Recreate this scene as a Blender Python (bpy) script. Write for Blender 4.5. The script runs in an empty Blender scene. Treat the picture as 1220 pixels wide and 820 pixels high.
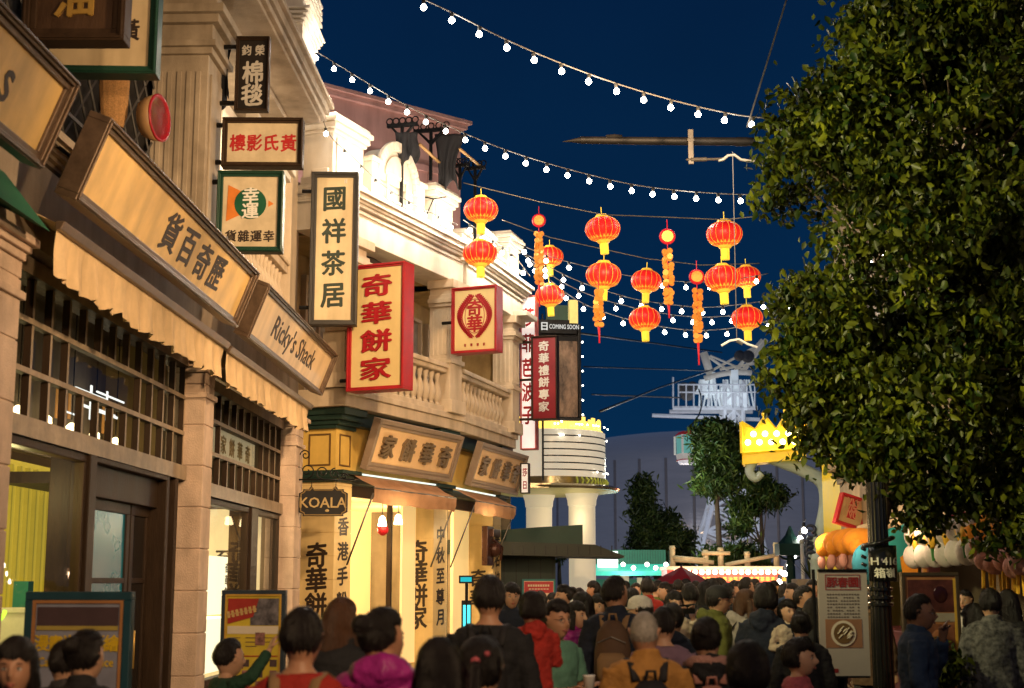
import bpy, bmesh, math, random
import numpy as np
from mathutils import Vector, Matrix, Euler, noise
random.seed(7)
R = math.radians
scene = bpy.context.scene
COL = scene.collection
# ------------------------------------------------------------------ camera geometry
FPX = 1694.0; CX, CY = 610, 410; EYE = 1.75
TH = math.atan(285 / FPX)
def ray(px, py):
    r = (px - CX) / FPX; u = (CY - py) / FPX
    y = math.cos(TH) - u * math.sin(TH); z = math.sin(TH) + u * math.cos(TH)
    return r / y, z / y
def at(px, py, Y):
    a, b = ray(px, py)
    return Vector((a * Y, Y, EYE + b * Y))
class Frame:
    """a facade line on the ground: local x along it, y into the building, z up"""
    def __init__(s, ox, oy, deg):
        a = R(deg); s.o = Vector((ox, oy, 0)); s.deg = deg
        s.x = Vector((math.sin(a), math.cos(a), 0)); s.y = Vector((-math.cos(a), math.sin(a), 0))
        s.rz = math.pi / 2 - a
    def w(s, x, y, z): return s.o + s.x * x + s.y * y + Vector((0, 0, z))
    def hit(s, px, py, y=0):
        a, b = ray(px, py); t = (y + s.o.dot(s.y)) / (a * s.y.x + s.y.y); p = Vector((a * t, t, 0)) - s.o
        return p.dot(s.x), EYE + b * t
FA = Frame(-4, 0, 1.8)
_c = at(397, 695, 22)
FB = Frame(_c.x, 22, 23.3)
_d = FB.w(3.9, 0, 0)
FB2 = Frame(_d.x, _d.y, 16.5)
FR = Frame(5 + 30 * 0.0314, 30, 181.8)
# ------------------------------------------------------------------ materials
MATS = {}
def mat(name, col, rough=.6, metal=0, var=.18, scale=4, bump=0, bscale=60, em=None, es=0, spec=.4, alpha=1, stretch=(1, 1, 1), dirt=0, tr=0):
    if name in MATS: return MATS[name]
    m = bpy.data.materials.new(name); m.use_nodes = True; nt = m.node_tree; N = nt.nodes; L = nt.links
    b = N['Principled BSDF']
    b.inputs['Roughness'].default_value = rough; b.inputs['Metallic'].default_value = metal
    b.inputs['Specular IOR Level'].default_value = spec
    tc = N.new('ShaderNodeTexCoord'); mp = N.new('ShaderNodeMapping'); mp.inputs['Scale'].default_value = stretch
    L.new(tc.outputs['Object'], mp.inputs[0])
    n1 = N.new('ShaderNodeTexNoise'); n1.inputs['Scale'].default_value = scale; n1.inputs['Detail'].default_value = 6
    n1.inputs['Roughness'].default_value = .65
    L.new(mp.outputs[0], n1.inputs['Vector'])
    cr = N.new('ShaderNodeValToRGB')
    lo = tuple(c * (1 - var) for c in col); hi = tuple(min(1, c * (1 + var)) for c in col)
    cr.color_ramp.elements[0].position = .3; cr.color_ramp.elements[0].color = (*lo, 1)
    cr.color_ramp.elements[1].position = .7; cr.color_ramp.elements[1].color = (*hi, 1)
    L.new(n1.outputs['Fac'], cr.inputs[0])
    out = cr.outputs[0]
    if dirt:
        n3 = N.new('ShaderNodeTexNoise'); n3.inputs['Scale'].default_value = 1.3; n3.inputs['Detail'].default_value = 8
        mp3 = N.new('ShaderNodeMapping'); mp3.inputs['Scale'].default_value = (2.5, 2.5, .5)
        L.new(tc.outputs['Object'], mp3.inputs[0]); L.new(mp3.outputs[0], n3.inputs['Vector'])
        c3 = N.new('ShaderNodeValToRGB'); c3.color_ramp.elements[0].position = .42; c3.color_ramp.elements[1].position = .68
        c3.color_ramp.elements[0].color = (1, 1, 1, 1); c3.color_ramp.elements[1].color = (1 - dirt, 1 - dirt * 1.05, 1 - dirt * 1.15, 1)
        L.new(n3.outputs['Fac'], c3.inputs[0])
        mx = N.new('ShaderNodeMix'); mx.data_type = 'RGBA'; mx.blend_type = 'MULTIPLY'; mx.inputs[0].default_value = 1
        L.new(out, mx.inputs[6]); L.new(c3.outputs[0], mx.inputs[7]); out = mx.outputs[2]
    L.new(out, b.inputs['Base Color'])
    n2 = N.new('ShaderNodeTexNoise'); n2.inputs['Scale'].default_value = bscale; n2.inputs['Detail'].default_value = 4
    L.new(mp.outputs[0], n2.inputs['Vector'])
    mr = N.new('ShaderNodeMapRange'); mr.inputs[3].default_value = max(.02, rough - .12); mr.inputs[4].default_value = min(1, rough + .12)
    L.new(n1.outputs['Fac'], mr.inputs[0]); L.new(mr.outputs[0], b.inputs['Roughness'])
    if bump:
        bp = N.new('ShaderNodeBump'); bp.inputs['Strength'].default_value = bump; bp.inputs['Distance'].default_value = .02
        L.new(n2.outputs['Fac'], bp.inputs['Height']); L.new(bp.outputs[0], b.inputs['Normal'])
    if es:
        b.inputs['Emission Color'].default_value = (*(em or col), 1); b.inputs['Emission Strength'].default_value = es
    if tr: b.inputs['Transmission Weight'].default_value = tr
    MATS[name] = m
    return m
def glassmat(name, tint=(.9, .95, .95), refl=.12, rough=.02):
    if name in MATS: return MATS[name]
    m = bpy.data.materials.new(name); m.use_nodes = True; nt = m.node_tree; N = nt.nodes; L = nt.links
    N.remove(N['Principled BSDF']); o = N['Material Output']
    t = N.new('ShaderNodeBsdfTransparent'); t.inputs[0].default_value = (*tint, 1)
    g = N.new('ShaderNodeBsdfGlossy'); g.inputs['Roughness'].default_value = rough
    fr = N.new('ShaderNodeFresnel'); fr.inputs[0].default_value = 1.5
    nz = N.new('ShaderNodeTexNoise'); nz.inputs['Scale'].default_value = 2.5
    bp = N.new('ShaderNodeBump'); bp.inputs['Strength'].default_value = .06; bp.inputs['Distance'].default_value = .05
    L.new(nz.outputs['Fac'], bp.inputs['Height']); L.new(bp.outputs[0], g.inputs['Normal'])
    ad = N.new('ShaderNodeMath'); ad.operation = 'MULTIPLY_ADD'; ad.inputs[1].default_value = .35; ad.inputs[2].default_value = refl * .25
    L.new(fr.outputs[0], ad.inputs[0])
    mx = N.new('ShaderNodeMixShader'); L.new(ad.outputs[0], mx.inputs[0]); L.new(t.outputs[0], mx.inputs[1]); L.new(g.outputs[0], mx.inputs[2])
    L.new(mx.outputs[0], o.inputs[0]); MATS[name] = m
    return m
def emat(name, col, s):
    if name in MATS: return MATS[name]
    m = bpy.data.materials.new(name); m.use_nodes = True; N = m.node_tree.nodes; N.remove(N['Principled BSDF'])
    e = N.new('ShaderNodeEmission'); e.inputs[0].default_value = (*col, 1); e.inputs[1].default_value = s
    m.node_tree.links.new(e.outputs[0], N['Material Output'].inputs[0]); MATS[name] = m
    return m
# ------------------------------------------------------------------ mesh builder
class MB:
    def __init__(s): s.v = []; s.f = []; s.m = []; s.T = None; s.mi = 0
    def add(s, vs, fs, m=None):
        b = len(s.v)
        if s.T is not None: vs = [s.T @ Vector(v) for v in vs]
        s.v += [tuple(v) for v in vs]; s.f += [tuple(i + b for i in f) for f in fs]; s.m += [s.mi if m is None else m] * len(fs)
        return s
    def box(s, x0, x1, y0, y1, z0, z1, m=None):
        if x0 > x1: x0, x1 = x1, x0
        if y0 > y1: y0, y1 = y1, y0
        if z0 > z1: z0, z1 = z1, z0
        return s.add([(x0, y0, z0), (x1, y0, z0), (x1, y1, z0), (x0, y1, z0), (x0, y0, z1), (x1, y0, z1), (x1, y1, z1), (x0, y1, z1)],
                     [(3, 2, 1, 0), (4, 5, 6, 7), (0, 1, 5, 4), (1, 2, 6, 5), (2, 3, 7, 6), (3, 0, 4, 7)], m)
    def prism(s, pts, y0, y1, m=None, axis='y'):
        """2D outline extruded. axis y: pts=(x,z); axis x: pts=(y,z); axis z: pts=(x,y)"""
        n = len(pts)
        mk = {'y': lambda p, d: (p[0], d, p[1]), 'x': lambda p, d: (d, p[0], p[1]), 'z': lambda p, d: (p[0], p[1], d)}[axis]
        vs = [mk(p, y0) for p in pts] + [mk(p, y1) for p in pts]
        fs = [tuple(range(n)), tuple(range(2 * n - 1, n - 1, -1))] + [(i, i + n, (i + 1) % n + n, (i + 1) % n) for i in range(n)]
        return s.add(vs, fs, m)
    def tube(s, pts, r, n=8, m=None, cap=True):
        pts = [Vector(p) for p in pts]; k = len(pts)
        rs = r if isinstance(r, (list, tuple)) else [r] * k
        vs = []; fs = []; up = None
        for i, p in enumerate(pts):
            d = (pts[min(i + 1, k - 1)] - pts[max(i - 1, 0)])
            d = d.normalized() if d.length > 1e-9 else Vector((0, 0, 1))
            if up is None:
                up = Vector((0, 0, 1)) if abs(d.z) < .9 else Vector((0, -1, 0))
            a = d.cross(up); a = a.normalized() if a.length > 1e-6 else Vector((1, 0, 0)); b = a.cross(d).normalized(); up = b
            rr = rs[i]; ra, rb = rr if isinstance(rr, tuple) else (rr, rr)
            for j in range(n):
                t = 2 * math.pi * j / n
                vs.append(p + a * (math.cos(t) * ra) + b * (math.sin(t) * rb))
        for i in range(k - 1):
            for j in range(n):
                fs.append((i * n + j, i * n + (j + 1) % n, (i + 1) * n + (j + 1) % n, (i + 1) * n + j))
        if cap: fs += [tuple(range(n - 1, -1, -1)), tuple((k - 1) * n + j for j in range(n))]
        return s.add(vs, fs, m)
    def lathe(s, prof, c=(0, 0, 0), n=16, m=None, sx=1, sy=1):
        vs = []; fs = []; k = len(prof)
        for r, z in prof:
            for j in range(n):
                t = 2 * math.pi * j / n
                vs.append((c[0] + r * math.cos(t) * sx, c[1] + r * math.sin(t) * sy, c[2] + z))
        for i in range(k - 1):
            for j in range(n):
                fs.append((i * n + j, i * n + (j + 1) % n, (i + 1) * n + (j + 1) % n, (i + 1) * n + j))
        fs += [tuple(range(n - 1, -1, -1)), tuple((k - 1) * n + j for j in range(n))]
        return s.add(vs, fs, m)
    def ball(s, c, r, n=12, k=8, m=None):
        rx, ry, rz = r if isinstance(r, tuple) else (r, r, r)
        prof = [(max(1e-4, math.sin(math.pi * i / k)), -math.cos(math.pi * i / k)) for i in range(k + 1)]
        vs = []; fs = []
        for q, z in prof:
            for j in range(n):
                t = 2 * math.pi * j / n; vs.append((c[0] + rx * q * math.cos(t), c[1] + ry * q * math.sin(t), c[2] + rz * z))
        for i in range(k):
            for j in range(n): fs.append((i * n + j, i * n + (j + 1) % n, (i + 1) * n + (j + 1) % n, (i + 1) * n + j))
        return s.add(vs, fs, m)
    def frame(s, x0, x1, z0, z1, w, y0, y1, m=None):
        s.box(x0, x1, y0, y1, z0, z0 + w, m); s.box(x0, x1, y0, y1, z1 - w, z1, m)
        s.box(x0, x0 + w, y0, y1, z0 + w, z1 - w, m); s.box(x1 - w, x1, y0, y1, z0 + w, z1 - w, m)
        return s
    def glyph(s, key, cx, cz, sx, sz, y=0, depth=.004, slant=0, jit=0, rot=0, m=None, bold=.026):
        """one character (or word) centred at (cx,cz) on the plane y, facing -y"""
        vs, fs = GLYPH[key]
        rg = random.Random(sum(map(ord, key)))
        cr, sr = math.cos(rot), math.sin(rot)
        base = [(x + rg.uniform(-jit, jit), z + rg.uniform(-jit, jit), d) for (x, z, d) in vs]
        q = bold * (1.0 if ord(key[0]) > 255 else .55)
        for k, (ox, oz) in enumerate(((0, 0), (q, 0), (-q, 0), (0, q * .8), (0, -q * .8))[:5 if q else 1]):
            o = []
            for (x, z, d) in base:
                x += ox; z += oz + slant * x
                x *= sx; z *= sz
                o.append((cx + x * cr - z * sr, y - (depth - k * .0003 if d > 0 else 0), cz + x * sr + z * cr))
            s.add(o, fs, m)
        return s
def obj(name, mb, mats, parent=None, smooth=False, bevel=0, loc=None, label=None, kind=None, auto=None, sub=0):
    me = bpy.data.meshes.new(name); me.from_pydata(mb.v, [], mb.f)
    if not isinstance(mats, (list, tuple)): mats = [mats]
    for m in mats: me.materials.append(m)
    if len(mats) > 1: me.polygons.foreach_set('material_index', mb.m)
    if smooth: me.polygons.foreach_set('use_smooth', [True] * len(me.polygons))
    me.update()
    if auto:
        bm = bmesh.new(); bm.from_mesh(me); bmesh.ops.recalc_face_normals(bm, faces=bm.faces)
        for e in bm.edges:
            if len(e.link_faces) == 2 and e.calc_face_angle(0) > R(auto): e.smooth = False
        for f in bm.faces: f.smooth = True
        bm.to_mesh(me); bm.free()
    o = bpy.data.objects.new(name, me); COL.objects.link(o)
    if parent is not None: o.parent = parent
    if loc is not None: o.location = loc
    if bevel:
        b = o.modifiers.new('bevel', 'BEVEL'); b.width = bevel; b.segments = 2; b.limit_method = 'ANGLE'; b.angle_limit = R(40)
    if sub:
        b = o.modifiers.new('sub', 'SUBSURF'); b.levels = sub; b.render_levels = sub
    if label: o['label'] = label
    if kind: o['kind'] = kind
    return o
def tag(o, label, cat, group=None):
    o['label'] = label; o['category'] = cat
    if group: o['group'] = group
    return o
def thing(name, label, cat, loc=(0, 0, 0), rz=0, group=None, rx=0, ry=0):
    o = bpy.data.objects.new(name, None); COL.objects.link(o); o.location = loc; o.rotation_euler = (rx, ry, rz); o.empty_display_size = .2
    return tag(o, label, cat, group)
def dup(root, loc=None, rz=None, label=None, scale=None, name=None):
    r = root.copy(); COL.objects.link(r)
    if loc is not None: r.location = loc
    if rz is not None: r.rotation_euler = (r.rotation_euler[0], r.rotation_euler[1], rz)
    if scale: r.scale = (scale,) * 3
    if label: r['label'] = label
    def rec(a, b):
        for ch in list(a.children):
            c = ch.copy(); COL.objects.link(c); c.parent = b; rec(ch, c)
    rec(root, r)
    return r
def lamp(kind, loc, e, col=(1, .72, .42), size=.1, target=None, spot=60, blend=.6):
    d = bpy.data.lights.new('lamp_light', kind); d.energy = e; d.color = col
    if kind == 'AREA': d.size = size
    else: d.shadow_soft_size = size
    if kind == 'SPOT': d.spot_size = R(spot); d.spot_blend = blend
    o = bpy.data.objects.new('lamp_light', d); COL.objects.link(o); o.location = loc
    if target is not None: o.rotation_euler = (Vector(target) - Vector(loc)).to_track_quat('-Z', 'Y').to_euler()
    return o
# ------------------------------------------------------------------ glyph outlines (Blender's built-in font)
GLYPH = {}
def make_glyphs(keys):
    tmp = []
    for k in keys:
        c = bpy.data.curves.new('g', 'FONT'); c.body = k; c.size = 1; c.resolution_u = 2
        c.offset = 0
        c.extrude = .5; o = bpy.data.objects.new('g', c); COL.objects.link(o); tmp.append((k, o, c))
    bpy.context.view_layer.update(); dg = bpy.context.evaluated_depsgraph_get()
    for k, o, c in tmp:
        me = bpy.data.meshes.new_from_object(o.evaluated_get(dg))
        co = [v.co.copy() for v in me.vertices]
        if co:
            x0 = min(v.x for v in co); x1 = max(v.x for v in co); y0 = min(v.y for v in co); y1 = max(v.y for v in co)
            if len(k) == 1 and ord(k) > 255: ax, ay = .5, (y0 + y1) / 2; ax = (x0 + x1) / 2
            else: ax, ay = (x0 + x1) / 2, (y0 + y1) / 2
            GLYPH[k] = ([(v.x - ax, v.y - ay, v.z) for v in co], [tuple(p.vertices) for p in me.polygons])
        bpy.data.meshes.remove(me)
    for k, o, c in tmp: bpy.data.objects.remove(o); bpy.data.curves.remove(c)
make_glyphs(list(dict.fromkeys('奇華餅家歷百貨國祥茶居黃氏影樓幸運雜貨鈞榮棉毯油禮專莎菲芭波子香港手中秋至尊月著名坡日粉舖豚春園箱嶺漫畫肖像彩繪')) +
            ['s', "Ricky's Shack", 'KOALA', 'COMING SOON', 'Caricature Service', 'H 416', 'SINCE', '1938'])
# ------------------------------------------------------------------ palette
stoneA = mat('painted_stone_warm', (.36, .285, .205), .75, bump=.25, var=.16, scale=2.5, dirt=.35)
stoneB = mat('cream_stone', (.62, .50, .36), .7, bump=.2, var=.10, scale=3, dirt=.28)
stoneW = mat('white_stucco', (.74, .67, .57), .75, bump=.15, var=.08, scale=3, dirt=.2)
yellowP = mat('yellow_painted_panel', (.74, .49, .12), .5, var=.08, dirt=.12)
greenD = mat('dark_green_paint', (.018, .04, .032), .4, var=.2)
timber = mat('dark_brown_timber', (.035, .02, .011), .5, var=.35, scale=8, stretch=(1, 1, .2), bump=.15, spec=.2)
timberLit = mat('lit_face_timber', (.33, .25, .17), .42, var=.3, scale=9, bump=.12, dirt=.3)
darkvoid = mat('dark_interior', (.012, .009, .007), .9)
iron = mat('black_iron', (.012, .012, .013), .4, metal=.6, var=.3)
ironG = mat('grey_steel', (.16, .15, .14), .45, metal=.7, var=.3)
canvas = mat('ochre_canvas', (.82, .58, .32), .85, var=.12, scale=5, bump=.3, bscale=220, dirt=.3)
canvasT = mat('tan_awning_cloth', (.46, .24, .12), .85, var=.15, bump=.3, bscale=200, dirt=.2)
goldpanel = mat('aged_gold_sign_panel', (.82, .54, .2), .42, var=.14, scale=3, dirt=.28)
creampanel = mat('aged_cream_sign_panel', (.66, .52, .32), .45, var=.1, scale=3, dirt=.35)
bronzeframe = mat('bronze_moulding', (.13, .085, .055), .34, metal=.35, var=.3, scale=10, dirt=.3)
inkC = mat('black_brown_lettering', (.035, .022, .016), .5)
inkG = mat('dark_green_lettering', (.02, .035, .022), .5)
redpaint = mat('crimson_paint', (.42, .012, .02), .38, var=.12)
redink = mat('red_lettering', (.42, .02, .02), .5)
glass = glassmat('shop_glass')
glassD = glassmat('dim_glass', (.55, .6, .6), .25)
bulbE = emat('white_bulb_glow', (1, .93, .82), 40)
socketM = mat('bulb_socket', (.03, .03, .03), .5)
warmE = emat('warm_lamp_glow', (1, .72, .36), 14)
goldP = mat('gold_paint', (.55, .34, .08), .35, metal=.5, var=.2)
whiteP = mat('white_paint', (.75, .73, .68), .5, var=.06)
creamP = mat('cream_paper', (.7, .62, .48), .7, var=.05)
blueP = mat('navy_blue_paint', (.02, .045, .09), .4)
yellowPr = mat('yellow_print', (.62, .47, .04), .5)
# ================================================================== BUILDING A (left row of shops), frame FA
def place(o, F, x=0, y=0, z=0, dz=0):
    o.location = F.w(x, y, z); o.rotation_euler = (o.rotation_euler[0], o.rotation_euler[1], F.rz + dz); return o
A = place(thing('shop_building', 'long shop building at the left with dark timber shopfronts, ochre awnings and stone piers', 'building'), FA)
w = MB()
w.box(4, 21.2, .9, 1.0, 2.95, 4.85)                # wall behind the transom lights
w.box(4, 9.5, 0, .3, 0, 5)
w.box(4, 21.25, -.02, 1.0, 4.85, 5.35)              # frieze
w.box(4, 21.25, .75, 1.0, 5.35, 8.6)              # recessed upper wall
w.box(21.0, 21.25, .02, 6, 0, 4.85); w.box(21.0, 21.25, .02, 6, 5.35, 8.6)
w.box(9.2, 21.0, -.16, .3, 4.2, 4.84)
obj('wall', w, stoneA, A)
w = MB()
for i in range(7): w.box(4, 21.3, -.02 - .045 * i, .02, 4.86 + .03 * i, 4.89 + .03 * i)
obj('string_course', w, stoneA, A)
# stone piers between the shopfronts
for s0, s1 in ((9.3, 9.86), (15.22, 15.62), (20.62, 21.2)):
    p = MB(); z = 0
    p.box(s0 - .06, s1 + .06, -.3, .1, 0, .35)
    z = .35
    while z < 4.0:
        p.box(s0, s1, -.22, .2, z + .006, min(z + .44, 4.0) - .006); z += .44
    p.box(s0 + .012, s1 - .012, -.208, .2, .35, 4.0)
    for i, (o_, a, b) in enumerate([(.03, 3.72, 3.78), (.02, 4.0, 4.06), (.05, 4.06, 4.11), (.09, 4.11, 4.17)]):
        p.box(s0 - o_, s1 + o_, -.22 - o_, .2, a, b)
    obj('pier', p, mat('pink_stone_block', (.62, .46, .35), .7, bump=.3, dirt=.25), A, bevel=.008)
def transom(s0, s1, z0, z1, big, rows=3, name='transom_window'):
    """grid of small deep panes; big=(first,last) columns of the middle row that form one wide pane"""
    n = round((s1 - s0) / .42); c = (s1 - s0) / n; rh = (z1 - z0) / rows
    fr = MB()
    fr.box(s0, s1, -.04, .16, z1 - .05, z1 + .08); fr.box(s0, s1, -.05, .18, z0 - .12, z0 + .03)
    for r in range(1, rows):
        fr.box(s0 + .001, s1 - .001, -.012, .06, z0 + r * rh - .022, z0 + r * rh + .022)
    for k in range(n + 1):
        x = s0 + k * c; t = .022
        for r in range(rows):
            if r == 1 and big[0] < k < big[1]: continue
            fr.box(x - t, x + t, 0, .06, z0 + r * rh + (.03 if r == 0 else .022), z0 + (r + 1) * rh - (.05 if r == rows - 1 else .022))
    fr.m = [0 if i % 6 == 2 else 1 for i in range(len(fr.f))]  # light and shade put into the colour: pale fronts, dark sides
    o = obj(name, fr, [timberLit, timber], A)
    g = MB(); g.add([(s0, .058, z0), (s1, .058, z0), (s1, .058, z1), (s0, .058, z1)], [(0, 1, 2, 3)]); obj('pane', g, glassD, o)
    return o
transom(9.9, 15.2, 2.95, 4.1, (4, 9)); transom(15.64, 20.6, 2.85, 4.0, (3, 9))
# shallow room behind the transoms: dim ceiling with pendants
rm = MB(); rm.box(9.6, 21, 3.6, 3.7, 0, 4.6); rm.box(9.6, 21, 0.9, 3.6, 4.3, 4.4); rm.box(15.3, 15.45, .3, 3.6, 0, 4.3); rm.box(9.6, 9.7, .3, 3.6, 0, 4.3)
obj('interior_wall', rm, mat('shop_interior_wall', (.36, .25, .10), .7), A)
fl = MB(); fl.box(9.7, 21, .25, 3.6, .02, .1); obj('shop_floor', fl, mat('shop_floor_tile', (.2, .14, .09), .4), A)
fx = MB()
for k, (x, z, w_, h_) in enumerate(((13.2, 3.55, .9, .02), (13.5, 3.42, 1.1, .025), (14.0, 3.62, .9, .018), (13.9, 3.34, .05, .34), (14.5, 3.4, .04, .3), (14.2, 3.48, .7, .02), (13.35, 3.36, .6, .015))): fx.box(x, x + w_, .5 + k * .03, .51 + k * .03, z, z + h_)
obj('reflection_bars', fx, emat('white_reflection_glow', (1, .95, .85), 2.5), A)  # glowing bars added behind the wide pane in place of reflections
fx = MB()
for k in range(5): fx.box(13.4 + k * .35, 13.46 + k * .35, .75, .76, 3.3 + .03 * (k % 2), 3.6)
obj('reflection_streaks', fx, mat('orange_reflection_glow', (.6, .25, .05), .6, em=(1, .4, .08), es=.4), A)  # orange glowing strips, also added to stand in for reflections
# lit advertisement behind the second transom
ad = MB(); ad.box(17.0, 19.3, .1, .13, 3.26, 3.6); adv = obj('lit_panel', ad, mat('lit_cream_panel', (.8, .66, .42), .5, em=(1, .75, .42), es=.45), A)
g = MB()
for i, ch in enumerate('家餅華奇'): g.glyph(ch, 17.45 + i * .46, 3.43, .3, .24, .095, .004, jit=.01)
obj('lettering', g, goldP, adv)
# --- bay 1: display window, recessed double door
d = MB()
d.box(9.88, 15.2, -.03, .12, 0, .55); d.frame(9.88, 12.07, .55, 2.83, .07, -.02, .1)
d.box(12.07, 12.25, -.05, .3, 0, 2.83)
for i, x in enumerate((14.5, 14.68, 14.84, 15.0)): d.box(x, x + .1, -.04 + .05 * (i % 2), .2, 0, 2.83)
d.box(14.5, 15.2, .2, .24, 0, 2.83)
d.box(12.25, 14.5, -.04, .1, 2.78, 2.83); d.box(12.25, 14.5, .05, .12, 2.5, 2.78)
obj('shopfront_frame', d, timber, A, bevel=.008)
dw = MB(); dw.add([(9.95, .02, .62), (12, .02, .62), (12, .02, 2.76), (9.95, .02, 2.76)], [(0, 1, 2, 3)]); obj('display_glass', dw, glass, A)
tealglass = mat('teal_lit_glass', (.006, .06, .06), .25, em=(.02, .3, .28), es=.16, spec=.15, var=.4, scale=1.5)
for i in range(2):
    x0, x1 = ((12.3, 13.82), (13.86, 14.48))[i]
    dr = MB(); dr.frame(x0, x1, .1, 2.5, .1, .12, .18); dr.box(x0 + .1, x1 - .1, .12, .18, 1.75, 1.8)
    do = obj('door', dr, timber, A, bevel=.006)
    g = MB(); g.box(x0 + .1, x1 - .1, .14, .155, .2, 1.75); g.box(x0 + .1, x1 - .1, .14, .155, 1.8, 2.4); obj('pane', g, tealglass if i == 0 else mat('dark_door_glass', (.02, .015, .012), .15), do)
    h = MB(); hx = (x1 - .05 if i == 0 else x0 + .05); h.tube([(hx, .12, .95), (hx, .06, .95), (hx, .06, 1.3), (hx, .12, 1.3)], .013); obj('handle', h, goldP, do, smooth=True)
dj = MB(); dj.box(14.5, 14.6, .24, .8, .1, 2.83); dj.box(12.25, 14.5, .2, .8, 2.6, 2.7)
obj('door_reveal', dj, timber, A)
# display behind bay 1
ds = MB()
ds.box(10.2, 15.2, .9, .94, .1, 2.85, 0)
obj('display_backdrop', ds, mat('yellow_display_wall', (.45, .34, .03), .6, em=(.85, .58, .05), es=.5, var=.3, scale=1.2), A)  # emission puts the window lighting into the backdrop itself
rib = MB()
for i in range(14): rib.box(12.3 + i * .2, 12.33 + i * .2, .86, .9, .3, 2.8)
obj('backdrop_ribs', rib, mat('dull_yellow_rib', (.36, .29, .04), .5, em=(.85, .6, .05), es=.3), A)
sh = MB(); rg = random.Random(9)
for z in (.62, 1.05, 1.48): sh.box(12.4, 15.0, .55, .85, z, z + .03)
rk = obj('display_shelf', sh, mat('pale_shelf', (.5, .4, .2), .5, em=(1, .75, .3), es=.3), A)
sh = MB()
for z in (.65, 1.08, 1.51):
    for k in range(16):
        if rg.random() < .85: x = 12.45 + k * .155; sh.box(x, x + rg.uniform(.07, .13), .57, .7, z, z + rg.uniform(.08, .3), rg.randrange(4))
obj('goods', sh, [redpaint, creamP, mat('teal_goods', (.03, .25, .25), .4), mat('orange_goods', (.6, .22, .04), .4)], rk)
tr = MB(); pts = []
for i in range(40):
    t = i / 39; pts.append((11.2 + .42 * t + .12 * math.sin(9 * t), .55 + .1 * math.cos(9 * t), 2.35 - .95 * abs(math.sin(2.1 * t)) ))
tr.tube(pts, .018, 6); tag(place(obj('light_garland', tr, emat('green_garland_glow', (.5, .8, .05), 2.2)), FA), 'thin glowing green garland inside the display window at the far left', 'garland')
for i, (x, h_, c) in enumerate(((11.9, .95, (.75, .72, .6)), (12.5, .7, (.7, .25, .1)), (13.2, 1.15, (.65, .6, .5)))):
    b = MB(); b.box(x, x + .3, .3, .6, .56, .56 + h_); b.box(x - .02, x + .32, .28, .62, .56 + h_, .6 + h_)
    for k in range(3): b.box(x + .02, x + .28, .29, .3, .62 + k * .22, .62 + k * .22 + .12)
    tag(place(obj('display_box', b, mat('display_box_%s' % 'abc'[i], c, .5, em=(1, .8, .4), es=.08), bevel=.01), FA), ['tall pale display stand in the first shop window, nearest the photo edge', 'low orange display stand in the first shop window', 'tall grey display stand in the first shop window beside the post'][i], 'display stand')
# --- bay 2: bright display window
d = MB()
d.box(15.62, 20.62, -.03, .12, 0, .6)
d.frame(15.66, 18.55, .6, 2.72, .07, -.02, .1); d.box(18.55, 18.95, -.05, .25, .6, 2.72); d.frame(18.95, 20.55, .6, 2.72, .07, -.02, .1)
d.box(20.1, 20.5, .4, .5, .1, 2.72, 1)
obj('shopfront_frame', d, [timber, mat('red_brown_wood', (.23, .085, .03), .4, var=.3, stretch=(1, 1, .2))], A, bevel=.008)
dw = MB(); dw.add([(15.73, .02, .67), (18.48, .02, .67), (18.48, .02, 2.65), (15.73, .02, 2.65), (19.02, .02, .67), (20.48, .02, .67), (20.48, .02, 2.65), (19.02, .02, 2.65)], [(0, 1, 2, 3), (4, 5, 6, 7)]); obj('display_glass', dw, glass, A)
ds = MB(); ds.box(15.6, 20.9, 1.2, 1.25, .1, 2.8); ds.box(20.55, 20.6, .25, 1.2, .1, 2.8); obj('display_backdrop', ds, mat('bright_cream_backdrop', (.75, .62, .36), .6, em=(1, .78, .4), es=.55, var=.08, scale=1), A)  # backdrop glows by itself to imitate a brightly lit window
cb = MB(); cb.box(18.2, 20.0, .45, .9, .62, 1.3); cb.box(18.2, 20.0, .45, .9, 1.35, 2.1)
ca = tag(place(obj('glowing_showcase', cb, mat('glowing_white_box', (.8, .72, .5), .5, em=(1, .86, .55), es=1.6), bevel=.01), FA), 'glowing white showcase in the second shop window with a column of black characters', 'showcase')
g = MB()
for i, ch in enumerate('奇華餅家'): g.glyph(ch, 19.4, 1.95 - i * .16, .3, .15, .444, .003)
obj('lettering', g, inkC, ca)
g = MB()
g.T = Matrix.Translation((20.545, 0, 0)) @ Matrix.Rotation(R(-90), 4, 'Z')
for k, z in enumerate((2.1, 1.5)): g.glyph('至尊'[k], -.75, z, .3, .26, 0, .004, m=0)
obj('backdrop_lettering', g, inkC, A)
# interior pendants seen through the transoms
for i in range(7):
    p = MB(); x = 10.7 + i * .68
    p.tube([(x, .6, 4.3), (x, .6, 3.28)], .006, 5, 0); p.lathe([(.015, .13), (.05, .1), (.055, 0), (.03, -.04)], (x, .6, 3.12), 10, 1)
    tag(place(obj('pendant_lamp', p, [iron, warmE], smooth=True), FA), 'small glowing pendant lamp behind the first timber transom window', 'lamp', 'pendant lamps behind the first transom')
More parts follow.
